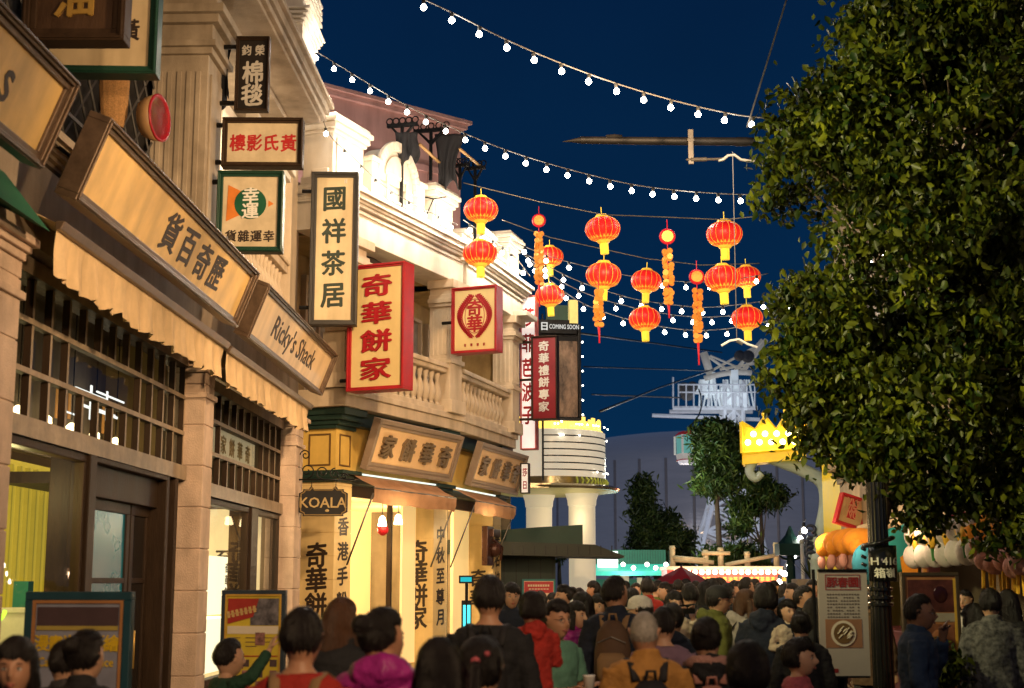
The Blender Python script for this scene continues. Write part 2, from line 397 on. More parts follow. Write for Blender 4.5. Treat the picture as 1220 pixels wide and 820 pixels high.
# --- awnings of A
def awning(s0, s1, zb, parent, o=.5, F=FA, zt=4.55, yw=0.0, drop=.33, cloth=canvas, barmat=None, seg=None):
    c = MB(); n = int((s1 - s0) / .06); rows = []
    vs = []; fs = []
    for i in range(n + 1):
        x = s0 + (s1 - s0) * i / n
        sag = .012 * math.sin(x * 9) + .008 * math.sin(x * 23)
        sc = abs(math.sin(math.pi * (x - s0) / .3)) ** .7 * .035
        wv = .018 * math.sin(x * 17) + .012 * math.sin(x * 41 + 1)
        vs += [(x, yw, zt), (x, (yw - o) / 2, (zt + zb) / 2 - .02 + sag), (x, -o, zb + .03), (x, -o + .02, zb - .01), (x, -o + .03 + wv, zb - drop * .5), (x, -o + .02 + wv * 1.7, zb - drop - sc + sag)]
    for i in range(n):
        for k in range(5): a = i * 6 + k; fs.append((a, a + 1, a + 7, a + 6))
    c.add(vs, fs); cl = obj('awning', c, cloth, parent, smooth=True)
    b = MB()
    b.prism([(-o - .05, zb + .045), (-o - .02, zb - .015), (-o + .02, zb - .015), (-o + .02, zb + .05)], s0 - .03, s1 + .03, axis='x')
    obj('front_bar', b, barmat or bronzeframe, cl, bevel=.006)
    return cl
awning(9.78, 14.9, 4.22, A); awning(15.02, 20.1, 4.2, A)
# upper storey: big pier, balusters, cornice, lattice
up = MB()
up.box(15.6, 16.3, -.02, .62, 5.32, 7.75); up.box(15.52, 16.38, -.1, .7, 5.36, 5.6)
for i in range(5): up.box(15.585, 15.6, .06 + i * .11, .12 + i * .11, 5.7, 7.55)
up.box(15.7, 16.2, -.045, -.02, 5.75, 7.55)
for i, (o_, a, b) in enumerate([(.05, 7.75, 7.83), (.1, 7.83, 7.9), (.05, 7.9, 8.1), (.13, 8.1, 8.2), (.2, 8.2, 8.3), (.1, 8.3, 8.46)]): up.box(15.6 - o_, 16.3 + o_, -.02 - o_, .6, a, b)
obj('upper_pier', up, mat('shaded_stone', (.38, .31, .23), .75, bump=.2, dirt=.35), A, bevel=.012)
up = MB()
up.box(16.4, 21.2, .0, .74, 5.36, 5.62); up.box(16.45, 20.9, .0, .22, 6.3, 6.42); up.box(20.75, 21.2, -.04, .6, 5.62, 8.4)
up.box(16.45, 20.9, -.03, .25, 6.42, 6.47)
obj('balcony', up, stoneB, A, bevel=.01)
balprof = [(.055, 0), (.055, .05), (.035, .07), (.05, .1), (.085, .2), (.09, .28), (.065, .38), (.035, .47), (.03, .52), (.045, .55), (.045, .6), (.055, .62), (.055, .68)]
bal = None
def baluster(parent, x, y, z, h=.68, m=stoneB):
    global bal
    if bal is None:
        b = MB(); b.lathe(balprof, n=14); bal = obj('baluster', b, m, parent, smooth=True); o = bal
    else:
        o = bal.copy(); COL.objects.link(o); o.parent = parent
    o.location = (x, y, z); o.scale = (1, 1, h / .68); return o
for i in range(17): baluster(A, 16.6 + i * .25, .11, 5.62)
up = MB()
for k, (o_, a, b) in enumerate([(.05, 8.46, 8.54), (.5, 8.54, 8.60), (.56, 8.60, 8.68), (.48, 8.68, 8.74), (.58, 8.74, 8.86), (.64, 8.86, 8.93)]):
    up.box(4, 20.4 + .08 * k, -o_, .74, a, b)
up.box(4, 20.4, .2, 1.2, 8.93, 9.6)
obj('cornice', up, stoneA, A, bevel=.01)
up = MB()
up.box(17.1, 20.75, .62, .74, 6.47, 8.45); up.box(17.5, 18.3, .55, .62, 6.5, 8.2); up.box(18.7, 19.5, .55, .62, 6.5, 8.2); up.box(19.9, 20.6, .55, .62, 6.5, 8.2)
up.box(18.3, 20.75, -.02, .1, 7.7, 7.8); up.box(18.1, 20.8, -.08, .1, 7.8, 7.9)
up.box(19.2, 20.3, -.42, .6, 8.93, 10.3)
for k in range(4): up.box(19.15 - .03 * k, 20.35 + .03 * k, -.45 - .03 * k, .6, 9.6 + .06 * k, 9.64 + .06 * k); up.box(19.1, 20.4, -.5, .6, 10.0 + .1 * k, 10.06 + .1 * k)
obj('upper_trim', up, stoneW, A, bevel=.012)
# dark upper windows with diagonal lattice grille
for x0 in (10.2, 12.4, 14.4):
    wn = MB(); wn.box(x0, x0 + 1.7, .70, .745, 5.5, 8.2); o = obj('upper_window', wn, darkvoid, A)
    gr = MB(); gr.frame(x0, x0 + 1.7, 5.5, 8.2, .06, .62, .68)
    for k in range(-3, 6):
        a0 = x0 + k * .45
        for sg in (1, -1):
            pts = []
            for t in np.linspace(0, 1, 28):
                x = a0 + (t * 2.7 if sg > 0 else 1.7 - t * 2.7); z = 5.5 + 2.7 * t
                if x0 + .02 < x < x0 + 1.68: pts.append((x, .6, z))
            if len(pts) > 1: gr.tube([pts[0], pts[-1]], .014, 4)
    for z in (6.1, 7.5): gr.box(x0, x0 + 1.7, .58, .6, z, z + .04)
    obj('lattice', gr, ironG, o)
# green painted hood at the far-left edge of the row
ga = MB()
ga.prism([(-.5, 4.15), (-.02, 4.75), (-.02, 4.4)], 8.6, 9.6, axis='x'); obj('green_hood', ga, mat('green_cloth', (.02, .13, .07), .8, bump=.3), A)
# ------------------------------------------------------------------ sign boards
def board(name, label, W, H, T, fw, pm, fm, chars=(), im=inkC, cat='sign', group=None, steps=2, letd=.004, moulded=True, back=None):
    """sign standing on local z=0, centred on x; front faces -y.  chars: (glyph, cx, cz, sx, sz, slant)"""
    t = thing(name, label, cat, group=group)
    f = MB()
    f.frame(-W / 2, W / 2, 0, H, fw * .55, -T / 2 - .03, T / 2)
    f.frame(-W / 2 + fw * .55, W / 2 - fw * .55, fw * .55, H - fw * .55, fw * .45, -T / 2 - .005, T / 2)
    if moulded: f.frame(-W / 2 + fw * .12, W / 2 - fw * .12, fw * .12, H - fw * .12, fw * .2, -T / 2 - .048, -T / 2 - .03)
    obj('frame', f, fm, t, bevel=.006)
    p = MB(); p.box(-W / 2 + fw * .9, W / 2 - fw * .9, -T / 2 + .02, T / 2 - .01, fw * .9, H - fw * .9); obj('panel', p, pm, t)
    g = MB()
    for c in chars: g.glyph(c[0], c[1], c[2], c[3], c[4], -T / 2 + .02 - .0005, letd, c[5] if len(c) > 5 else .06, jit=c[6] if len(c) > 6 else .009)
    if chars: obj('lettering', g, im, t)
    return t
def setthing(t, F, x, y, z, lean=0, dz=0):
    t.location = F.w(x, y, z); t.rotation_euler = (lean, 0, F.rz + dz); return t
LEAN = math.atan(.23 / .6); SH = .64
def bracket(t, segs, m=iron, r=.018):
    b = MB()
    for s_ in segs: b.tube(s_, r, 6)
    obj('bracket', b, m, t)
# a. big English sign at the far left, only its last letter in frame
t = board('shop_sign', 'bronze framed gold signboard cut off by the left edge, showing a single dark letter s', 3.2, SH, .12, .09, goldpanel, bronzeframe, [('s', .80, .29, .42, .42, 0, 0)])
setthing(t, FA, 9.02 - 1.6, -.55, 4.45, LEAN); bracket(t, [[(-1, .05, .3), (-1, .8, .5)], [(1.2, .05, .3), (1.2, .8, .5)]])
# d. four characters
t = board('shop_sign', 'longest gold signboard leaning over the first ochre awning, with four dark characters', 5.06, SH, .14, .085, goldpanel, bronzeframe, [(c, x, .32, .46, .36, .08) for c, x in zip('貨百奇歷', (-.32, .22, .78, 1.3))])
setthing(t, FA, 12.2, -.55, 4.43, LEAN); bracket(t, [[(x, .05, .3), (x, .75, .5)] for x in (-1.8, 0, 1.8)])
# e. Ricky's Shack
t = board('shop_sign', "bronze framed cream signboard reading Ricky's Shack over the second awning", 4.9, SH, .14, .075, mat('pale_gold_panel', (.80, .58, .33), .42, var=.1, scale=3, dirt=.25), bronzeframe, [("Ricky's Shack", 0, .3, .52, .36, 0, 0)])
setthing(t, FA, 17.72, -.55, 4.42, LEAN); bracket(t, [[(x, .05, .3), (x, .75, .5)] for x in (-1.8, 0, 1.8)])
# signs hung square to the wall, facing the camera.  (px rectangle at depth Y)
def hang(px0, px1, py0, py1, Y, name, label, fw, T, pm, fm, chars, im, yaw=0, arm=None, **k):
    a = at(px0, py1, Y); b = at(px1, py1, Y); c = at(px0, py0, Y); W = (b.x - a.x) / math.cos(yaw); H = c.z - a.z
    t = board(name, label, W, H, T, fw, pm, fm, [(ch, cx * W, cz * H, sx * W, sz * H, sl) for ch, cx, cz, sx, sz, sl in chars], im, **k)
    t.location = ((a.x + b.x) / 2, Y, a.z); t.rotation_euler = (0, 0, yaw)
    if arm: bracket(t, [[(-W / 2, 0, H * q), (-W / 2 - arm, 0, H * q)] for q in (.12, .88)], iron, .03)
    return t, W, H
hang(30, 152, -75, 54, 10.2, 'hanging_sign', 'dark carved wood sign at the top left with one gold character', .10, .16, mat('dark_walnut', (.055, .03, .016), .4, var=.4, scale=5, stretch=(1, 1, .3), bump=.2), timber, [('油', -.02, .40, .42, .36, .05)], goldP, arm=.35, letd=.015)
hang(50, 188, -10, 92, 11.6, 'hanging_sign', 'wide green framed cream sign half hidden behind the dark wood sign at the top left', .075, .16, creampanel, mat('bottle_green_frame', (.012, .05, .032), .35), [('黃', .26, .52, .16, .26, .06), ('氏', -.08, .52, .16, .26, .06)], inkC, yaw=.04, arm=.12)
hang(280, 320, 46, 134, 16.1, 'hanging_sign', 'small black vertical wooden sign with white characters in the top row', .035, .08, mat('black_lacquer', (.02, .016, .014), .35), timber, [('鈞', -.2, .83, .3, .15, .06), ('榮', .2, .83, .3, .15, .06), ('棉', 0, .53, .66, .32, .06), ('毯', 0, .23, .66, .32, .06)], mat('silver_lettering', (.5, .47, .42), .5), arm=.35)
hang(265, 361, 143, 201, 16.0, 'hanging_sign', 'brown framed cream sign with four red characters in a row', .06, .14, mat('cream_lit_panel', (.6, .5, .34), .5, dirt=.2), timber, [(c, x, .5, .2, .36, .06) for c, x in zip('樓影氏黃', (-.31, -.1, .11, .32))], redink, yaw=.02, arm=.2)
t, W_, H_ = hang(258, 337, 206, 302, 15.9, 'hanging_sign', 'square green framed sign with a green disc between orange triangles', .065, .14, mat('cream_lit_panel', (.6, .5, .34), .5), mat('bottle_green_frame', (.012, .05, .032), .35), [(c, x, .2, .18, .15, .06) for c, x in zip('貨雜運幸', (-.28, -.09, .1, .29))], inkC, yaw=.02, arm=.15)
g = MB(); yy = -.14 / 2 + .02
g.prism([(.24 * W_ * math.cos(q * math.pi / 16), .6 * H_ + .24 * W_ * math.sin(q * math.pi / 16)) for q in range(32)], yy - .007, yy, 0)
g.prism([(-.34 * W_, .83 * H_), (-.36 * W_, .38 * H_), (-.12 * W_, .47 * H_), (-.25 * W_, .6 * H_), (-.14 * W_, .75 * H_)], yy - .005, yy, 1); g.prism([(.27 * W_, .64 * H_), (.27 * W_, .56 * H_), (.35 * W_, .6 * H_)], yy - .004, yy, 1)
for i, c in enumerate('幸運'): g.glyph(c, 0, H_ * (.7 - .19 * i), .2, .2, yy - .0075, .004, .05, m=2)
obj('emblem', g, [mat('disc_green', (.012, .09, .045), .4), mat('orange_paint', (.62, .19, .03), .5), whiteP], t)
t, W_, H_ = hang(368, 425, 207, 389, 21.0, 'hanging_sign', 'tall grey framed sign with four large dark green characters, beside the red sign', .085, .16, mat('parchment_panel', (.66, .53, .32), .5, var=.08, dirt=.3), mat('charcoal_frame', (.04, .036, .032), .5, var=.15), [(c, -.01, z, .52, .17, .06) for c, z in zip('國祥茶居', (.825, .615, .405, .195))], inkG, yaw=.03, arm=.15)
# red and tan tub, straw sleeve and dark cloths hung on the upper wall
tb = MB(); tb.T = Matrix.Rotation(R(90), 4, 'Y') @ Matrix.Identity(4)
tb.lathe([(.17, -.12), (.2, -.06), (.215, .02)], n=24, m=0); tb.lathe([(.215, .02), (.22, .035), (.19, .036), (.18, -.01), (.001, -.012)], n=24, m=1); tb.T = None
o = tag(obj('wooden_tub', tb, [mat('tub_wood', (.38, .22, .1), .5), redpaint], smooth=True), 'round red and tan wooden tub hung on the upper lattice', 'tub'); o.location = at(187, 141, 12.4); o.rotation_euler = (0, 0, R(-12))
sb = MB(); sb.tube([(0, 0, .55), (.0, 0, .4), (.01, 0, .1), (0, 0, 0)], [(.13, .06), (.14, .07), (.12, .07), (.10, .06)], 14)
o = tag(obj('straw_mat_roll', sb, mat('woven_straw', (.55, .3, .12), .9, var=.3, scale=60, bump=.8, bscale=150)), 'rolled woven straw mat hanging below the green framed sign', 'mat'); o.location = at(134, 151, 12.4)
def hung_cloth(label, px, py, Y, wd, ht, cat='cloth', yaw=0, m=None, seed=1):
    c = MB(); nx, nz = 14, 18; vs = []; fs = []; rg = random.Random(seed)
    a1, a2 = rg.uniform(5, 9), rg.uniform(0, 6)
    for j in range(nz + 1):
        v = j / nz
        for i in range(nx + 1):
            u = i / nx; wv = wd * (1 - .45 * v + .15 * math.sin(v * 5 + a2))
            vs.append(((u - .5) * wv + .06 * wd * math.sin(v * 4 + a2), .06 * math.sin(u * a1 * 2 + v * 3 + a2) * (.3 + v), -v * ht * (1 + .16 * math.sin(u * 6 + a1)) ))
    for j in range(nz):
        for i in range(nx): a = j * (nx + 1) + i; fs.append((a, a + 1, a + nx + 2, a + nx + 1))
    c.add(vs, fs); o = tag(obj('hanging_cloth', c, m or mat('black_cloth', (.018, .018, .022), .9, bump=.3), smooth=True), label, cat); o.location = at(px, py, Y); o.rotation_euler = (0, 0, yaw)
    md = o.modifiers.new('s', 'SOLIDIFY'); md.thickness = .012
    return o
hung_cloth('limp black cloth hanging beside the small black vertical sign', 268, 55, 16.3, .18, .75, seed=3)
# ================================================================== BUILDING B (cake shop), two bays on a bend: frames FB and FB2
B = place(thing('cake_shop', 'cream two storey cake shop with balustraded balcony, bright interior and floodlit parapet', 'building'), FB)
REL = Matrix.Translation(Vector((3.9, 0, 0))) @ Matrix.Rotation(R(6.8), 4, 'Z')      # FB2 seen from FB
tileM = mat('cream_wall_tile', (.78, .58, .27), .5, var=.07, dirt=.15)
def mb2(): m = MB(); m.T = REL; return m
def mouldings(m, x0, x1, steps, y1=.3):
    for o_, a, b in steps: m.box(x0 - max(o_, 0), x1 + max(o_, 0), -o_, y1, a, b)
# ground floor pillars clad in cream tiles with vertical characters
def pillar(m, x0, x1, y1=.6):
    z = 0
    while z < 3.3:
        m.box(x0, x1, 0, y1, z + .004, min(z + .36, 3.3) - .004); z += .36
    m.box(x0 + .008, x1 - .008, .008, y1 - .008, 0, 3.3)
def side_glyphs(m, chars, x, y0, z0, dz, s, depth=.004):
    """characters on the end face (normal -x) at x"""
    T0 = m.T; Tm = Matrix.Translation(Vector((x, y0, 0))) @ Matrix.Rotation(R(-90), 4, 'Z')
    m.T = (T0 @ Tm) if T0 is not None else Tm
    for i, c in enumerate(chars): m.glyph(c, 0, z0 - dz * i, s, s, -.001, depth, .06, jit=.01)
    m.T = T0
pA = MB(); pillar(pA, 0, .52); oA = obj('pillar', pA, tileM, B, bevel=.004)
g = MB(); side_glyphs(g, '奇華餅家', 0, .3, 2.18, .38, .4)
for i, c in enumerate('香港手粉'): g.glyph(c, .27, 2.62 - .38 * i, .34, .3, -.002, .004, .06, jit=.01)
obj('lettering', g, inkC, oA)
pB = MB(); pillar(pB, 3.42, 3.95, .62); oB = obj('pillar', pB, tileM, B, bevel=.004)
g = MB(); side_glyphs(g, '奇華餅家', 3.42, .31, 2.3, .38, .42)
for i, c in enumerate('中秋至尊月'): g.glyph(c, 3.7, 2.6 - .36 * i, .34, .3, -.002, .004, .06, jit=.01)
obj('lettering', g, inkC, oB)
pC = mb2(); pillar(pC, 2.85, 3.4); oC = obj('pillar', pC, tileM, B, bevel=.004)
g = mb2()
for i, c in enumerate('著名坡日'): g.glyph(c, 3.13, 2.6 - .38 * i, .34, .3, -.002, .004, .06, jit=.01)
side_glyphs(g, '奇華', 2.85, .3, 1.85, .38, .36)
obj('lettering', g, inkC, oC)
# lower dark green cornice, yellow panelled frieze, upper green cornice
def greens(m, x0, x1, d=.6):
    for o_, a, b in ((.04, 3.3, 3.36), (.1, 3.36, 3.42), (.16, 3.42, 3.48)): m.box(x0 - .04, x1 + .04, -o_, d, a, b)
    for o_, a, b in ((.04, 4.12, 4.18), (.1, 4.18, 4.25), (.18, 4.25, 4.33), (.24, 4.33, 4.44)): m.box(x0 - .04 - o_ * .5, x1 + .04, -o_, d, a, b)
m = MB(); greens(m, 0, .52); greens(m, 3.35, 3.95); m.box(.56, 3.3, -.1, .5, 4.2, 4.44); m.box(.56, 3.3, -.02, .3, 3.3, 3.42)
obj('green_cornice', m, greenD, B, bevel=.008)
m = mb2(); greens(m, 2.85, 3.4); m.box(.05, 2.8, -.1, .5, 4.2, 4.44); m.box(.05, 2.8, -.02, .3, 3.3, 3.42); obj('green_cornice', m, greenD, B, bevel=.008)
m = MB()
m.box(0, .52, 0, .6, 3.48, 4.12); m.box(.52, 3.35, .05, .6, 3.42, 4.2); m.box(3.35, 3.95, 0, .6, 3.48, 4.12)
obj('frieze', m, yellowP, B)
m = MB()
for x0 in (.1, 3.45): m.frame(x0, x0 + .34, 3.55, 4.05, .025, -.012, 0)
m.box(-.012, 0, .09, .115, 3.55, 4.05); m.box(-.012, 0, .46, .485, 3.55, 4.05); m.box(-.012, 0, .115, .46, 3.55, 3.575); m.box(-.012, 0, .115, .46, 4.025, 4.05)
obj('panel_moulding', m, mat('brown_moulding', (.16, .09, .03), .5), B)
m = mb2(); m.box(.0, 2.85, .05, .6, 3.42, 4.2); m.box(2.85, 3.4, 0, .6, 3.48, 4.12); obj('frieze', m, yellowP, B)
# balcony: fascia, balusters, rail, columns
m = MB(); m.box(-.25, 3.95, -.3, .9, 4.44, 4.72); m.box(-.28, 3.98, -.34, -.3, 4.62, 4.72)
m.box(-.25, 3.3, -.28, -.06, 4.72, 4.82); m.box(-.25, 3.3, -.3, -.04, 5.42, 5.5); m.box(-.25, 3.3, -.34, 0, 5.5, 5.58)
m.box(-.3, .25, -.3, .1, 4.72, 5.6)
obj('balcony', m, stoneB, B, bevel=.012)
m = mb2(); m.box(0, 3.45, -.3, .9, 4.44, 4.72); m.box(0, 3.48, -.34, -.3, 4.62, 4.72)
m.box(0, 3.0, -.28, -.06, 4.72, 4.82); m.box(0, 3.0, -.3, -.04, 5.42, 5.5); m.box(0, 3.0, -.34, 0, 5.5, 5.58)
obj('balcony', m, stoneB, B, bevel=.012)
for i in range(13): baluster(B, .45 + i * .225, -.17, 4.82, .6)
for i in range(12):
    o = baluster(B, 0, 0, 0, .6); v = REL @ Vector((.18 + i * .23, -.17, 4.82)); o.location = v
def column(m, x0, x1):
    m.box(x0 - .06, x1 + .06, -.42, .12, 4.72, 4.95); m.box(x0, x1, -.36, .06, 4.95, 7.0)
    for k in range(4):
        w_ = (x1 - x0) / 9; m.box(x0 + w_ * (1 + 2 * k), x0 + w_ * (2 + 2 * k), -.375, -.36, 5.75, 6.55)
        m.box(x0 - .015, x0, -.3 + k * .09, -.255 + k * .09, 5.75, 6.55)
    for o_, a, b in ((.04, 5.6, 5.68), (.05, 6.62, 6.68), (.09, 6.68, 6.76), (.04, 6.76, 6.84), (.1, 6.95, 7.1)): m.box(x0 - o_, x1 + o_, -.36 - o_, .06, a, b)
m = MB(); column(m, 3.3, 3.78); obj('column', m, stoneB, B, bevel=.01)
m = MB(); column(m, -.28, .22); obj('column', m, stoneB, B, bevel=.01)
m = mb2(); column(m, 3.0, 3.5); obj('column', m, stoneB, B, bevel=.01)
# recessed wall of the upper floor with tall openings
m = MB(); m.box(-.5, 4.0, 1.1, 1.25, 4.72, 7.6); m.box(-.5, 4.1, -.0, 1.1, 7.12, 7.2); obj('upper_wall', m, mat('ochre_wall', (.5, .36, .17), .7, dirt=.3), B)
m = mb2(); m.box(3.42, 3.6, .07, 1.1, 4.72, 7.12); m.box(-.2, 3.6, 1.1, 1.25, 4.72, 7.6); m.box(-.2, 3.5, 0, 1.1, 7.12, 7.2); obj('upper_wall', m, MATS['ochre_wall'], B)
for k, (x0, T_) in enumerate(((.7, 0), (2.1, 0), (.5, 1), (1.8, 1))):
    m = mb2() if T_ else MB(); m.box(x0, x0 + .85, 1.07, 1.11, 4.75, 6.7, 0); m.frame(x0 - .06, x0 + .91, 4.72, 6.78, .06, 1.0, 1.1, 1); m.box(x0 + .4, x0 + .45, 1.02, 1.07, 4.78, 6.7, 1)
    obj('upper_window', m, [mat('grey_curtain_glass', (.32, .30, .26), .85, var=.3, spec=.1), stoneB], B)
# main beam and cornice
def beam(m, x0, x1):
    m.box(x0, x1, -.36, .3, 7.1, 7.58)
    for o_, a, b in ((.40, 7.5, 7.56), (.46, 7.58, 7.63), (.5, 7.63, 7.67), (.56, 7.67, 7.75), (.62, 7.75, 7.82)): m.box(x0, x1, -o_, .3, a, b)
m = MB(); beam(m, -.9, 3.82); m.box(3.6, 3.82, -.68, .3, 7.52, 7.84); obj('cornice', m, stoneW, B, bevel=.01)
m = mb2(); beam(m, .02, 3.75); m.box(3.0, 3.8, -.66, .3, 7.1, 7.2); obj('cornice', m, stoneW, B, bevel=.01)
# parapet: piers with caps, arched pediment, low wall
def pier(m, x0, x1, z1, y0=-.34, cap=.08):
    m.box(x0, x1, y0, .2, 7.82, z1); m.box(x0 + .08, x1 - .08, y0 - .03, y0, 8.0, z1 - .2)
    for o_, a, b in ((.03, 7.82, 7.95), (cap * .5, z1 - .14, z1 - .08), (cap, z1 - .08, z1 + .02), (cap * 1.5, z1 + .02, z1 + .1), (cap, z1 + .1, z1 + .16)): m.box(x0 - o_, x1 + o_, y0 - o_, .22, a, b)
m = MB()
m.box(-.9, 3.82, -.28, .0, 7.82, 8.05); pier(m, -.85, .1, 8.75); pier(m, 2.62, 3.4, 8.55)
ax, az, r_ = 1.3, 8.3, .66
m.box(.4, 2.2, -.26, .06, 8.05, 8.3)
arc = [(ax + r_ * math.cos(math.pi * k / 20), az + r_ * math.sin(math.pi * k / 20)) for k in range(21)]
m.prism(arc, -.3, .08)
arc2 = [(ax + (r_ + .1) * math.cos(math.pi * k / 20), az + (r_ + .1) * math.sin(math.pi * k / 20)) for k in range(21)]
ring = arc2 + [(ax + (r_ - .06) * math.cos(math.pi * (20 - k) / 20), az + (r_ - .06) * math.sin(math.pi * (20 - k) / 20)) for k in range(21)]
for k in range(20):
    a, b, c, d = arc2[k], arc2[k + 1], ring[41 - k - 1], ring[41 - k]
    m.prism([a, b, c, d], -.38, -.3)
m.frame(ax - .36, ax + .36, 8.0, 8.5, .05, -.335, -.3)
m.prism([(ax + .42 * math.cos(math.pi * k / 14), 8.42 + .4 * math.sin(math.pi * k / 14)) for k in range(15)], -.33, -.3)
for k in range(2): m.box((.36, 2.0)[k], (.62, 2.24)[k], -.36, .06, 7.95, 8.5); m.box((.32, 1.96)[k], (.66, 2.28)[k], -.4, .08, 8.5, 8.58)
obj('parapet', m, stoneW, B, bevel=.014)
m = mb2(); m.box(0, 3.75, -.28, 0, 7.82, 8.12); m.box(0, 3.75, -.33, .05, 8.12, 8.2); pier(m, 1.0, 1.5, 8.3); pier(m, 2.75, 3.5, 8.65)
obj('parapet', m, stoneW, B, bevel=.014)
# building mass
m = MB(); m.box(-1.2, 3.5, 1.3, 7, 4.4, 7.9); m.box(-.9, -.75, .3, 1.3, 4.4, 7.9)
m.box(-1.2, -.02, 1.2, 7, 0, 4.4); obj('wall', m, stoneA, B)
m = mb2(); m.box(-.2, 3.5, 1.3, 7, 4.4, 7.9); m.box(3.42, 3.5, .6, 7, 0, 4.4); obj('wall', m, stoneA, B)
# bright interior: back wall, ceiling, counter, shelves
inM = mat('bright_shop_wall', (.80, .62, .30), .6, em=(1, .66, .22), es=.8, var=.1, scale=1)  # shop light put into the wall material as emission
m = MB(); m.box(.05, 7.2, 3.2, 3.3, 0, 3.3); m.box(.04, .1, .62, 3.2, 0, 3.3); m.box(.55, 3.4, .62, 3.2, 3.2, 3.26); m.box(1.5, 1.75, 1.6, 1.9, 0, 3.2)
obj('interior_wall', m, inM, B)
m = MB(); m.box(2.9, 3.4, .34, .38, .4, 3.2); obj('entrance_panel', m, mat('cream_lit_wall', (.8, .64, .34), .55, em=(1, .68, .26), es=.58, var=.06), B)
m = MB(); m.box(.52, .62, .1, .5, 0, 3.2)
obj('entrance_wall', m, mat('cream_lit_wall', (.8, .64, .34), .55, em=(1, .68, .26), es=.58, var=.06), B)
m = MB(); m.box(2.36, 2.42, .28, .36, 0, 3.2); m.box(.62, .68, .9, .98, 0, 3.2); m.box(.5, 3.4, .2, .3, 3.12, 3.3)
obj('door_frame', m, timber, B)
m = mb2(); m.box(.62, .66, .2, .6, 0, 3.2); m.box(.1, .62, .3, .36, 0, 3.2); m.box(1.9, 2.85, .5, .56, 0, 3.2); obj('entrance_wall', m, MATS['cream_lit_wall'], B)
m = mb2(); m.box(-.1, 3.4, 3.0, 3.1, 0, 3.3); m.box(.1, 3.4, .62, 3.0, 3.2, 3.26); obj('interior_wall', m, inM, B)
m = mb2(); m.box(.66, .70, .2, .26, 0, 3.2); m.box(.1, 2.85, .2, .3, 3.12, 3.3); obj('door_frame', m, timber, B)
m = MB()
for z in (.9, 1.3, 1.7, 2.1): m.box(.62, .66, .98, 2.1, z, z + .03)
m.box(.6, .66, 1.0, 1.04, 0, 2.5); m.box(.6, .66, 2.06, 2.1, 0, 2.5)
sh = obj('shelf_rack', m, timber, B, bevel=.004)
m = MB(); rg = random.Random(4)
for z in (.93, 1.33, 1.73, 2.13):
    for k in range(8):
        if rg.random() < .8: y = 1.06 + k * .12; m.box(.67, .75, y, y + .09, z, z + .1 + rg.random() * .15, rg.randrange(3))
obj('goods', m, [redpaint, creamP, goldP], sh)
m = MB(); m.box(2.7, 3.4, .8, 1.5, 0, 1.05); m.box(2.66, 3.42, .76, 1.54, 1.05, 1.1); o = tag(place(obj('sales_counter', m, mat('brown_counter', (.16, .09, .05), .4), bevel=.01), FB), 'dark brown counter in the shop doorway beside the second tiled pillar', 'counter')
# screens at the counter
p0 = at(556, 690, 25.9)
t = thing('till_screen', 'small till with a cyan display and a tall lit phone like screen beside the pillar', 'screen', (p0.x, p0.y, 0))
zt = at(556, 714, 25.9).z
m = MB(); m.box(-.09, .09, -.02, .03, zt - .75, zt - .02); m.box(-.14, .12, -.02, .02, zt + .28, zt + .42); m.tube([(0, 0, 0), (0, 0, zt + .3)], .03); obj('casing', m, iron, t, bevel=.005)
m = MB(); m.box(-.06, .07, -.025, -.021, zt - .55, zt - .1, 0); m.box(-.11, .09, -.025, -.021, zt + .31, zt + .39, 1); obj('display', m, [emat('cyan_screen', (.1, .75, .8), 1.6), emat('teal_screen', (.02, .45, .5), 1.2)], t)
# cloth wall picture / machine inside bay 2
m = MB(); m.box(-.2, .2, -.06, .06, 0, .75); m.box(.0, .45, -.12, .05, .55, .7); m.ball((.12, -.1, .3), .14); m.tube([(0, -.1, .5), (.3, -.2, .35), (.35, -.15, .1)], .03)
o = tag(obj('coffee_grinder', m, mat('dark_maroon_metal', (.06, .025, .018), .3, metal=.4), bevel=.01), 'dark maroon machine mounted on the cream wall of the right bay', 'machine'); o.location = at(581, 674, 27.6); o.rotation_euler = (0, 0, FB2.rz)
# pendant lamps of the entrance
for px, py in ((455.5, 622), (474.5, 620)):
    p = at(px, py, 23.6)
    m = MB(); m.tube([(0, 0, .10), (0, 0, 3.24 - p.z)], .006, 5, 0); m.lathe([(.02, .10), (.05, .07), (.075, -.06), (.065, -.07)], n=14, m=1)
    o = tag(obj('pendant_lamp', m, [iron, warmE], smooth=True), 'white bell pendant lamp in the left doorway, ' + ('above the red jar' if px < 460 else 'right one of two'), 'lamp', 'pendant lamps in the shop doorway'); o.location = p
m = MB(); m.lathe([(.03, -.1), (.09, -.05), (.1, .02), (.06, .08)], n=14); o = tag(obj('red_jar', m, redpaint, smooth=True), 'red round jar hanging beneath the left bell pendant lamp', 'jar'); o.location = at(456, 631, 23.8)
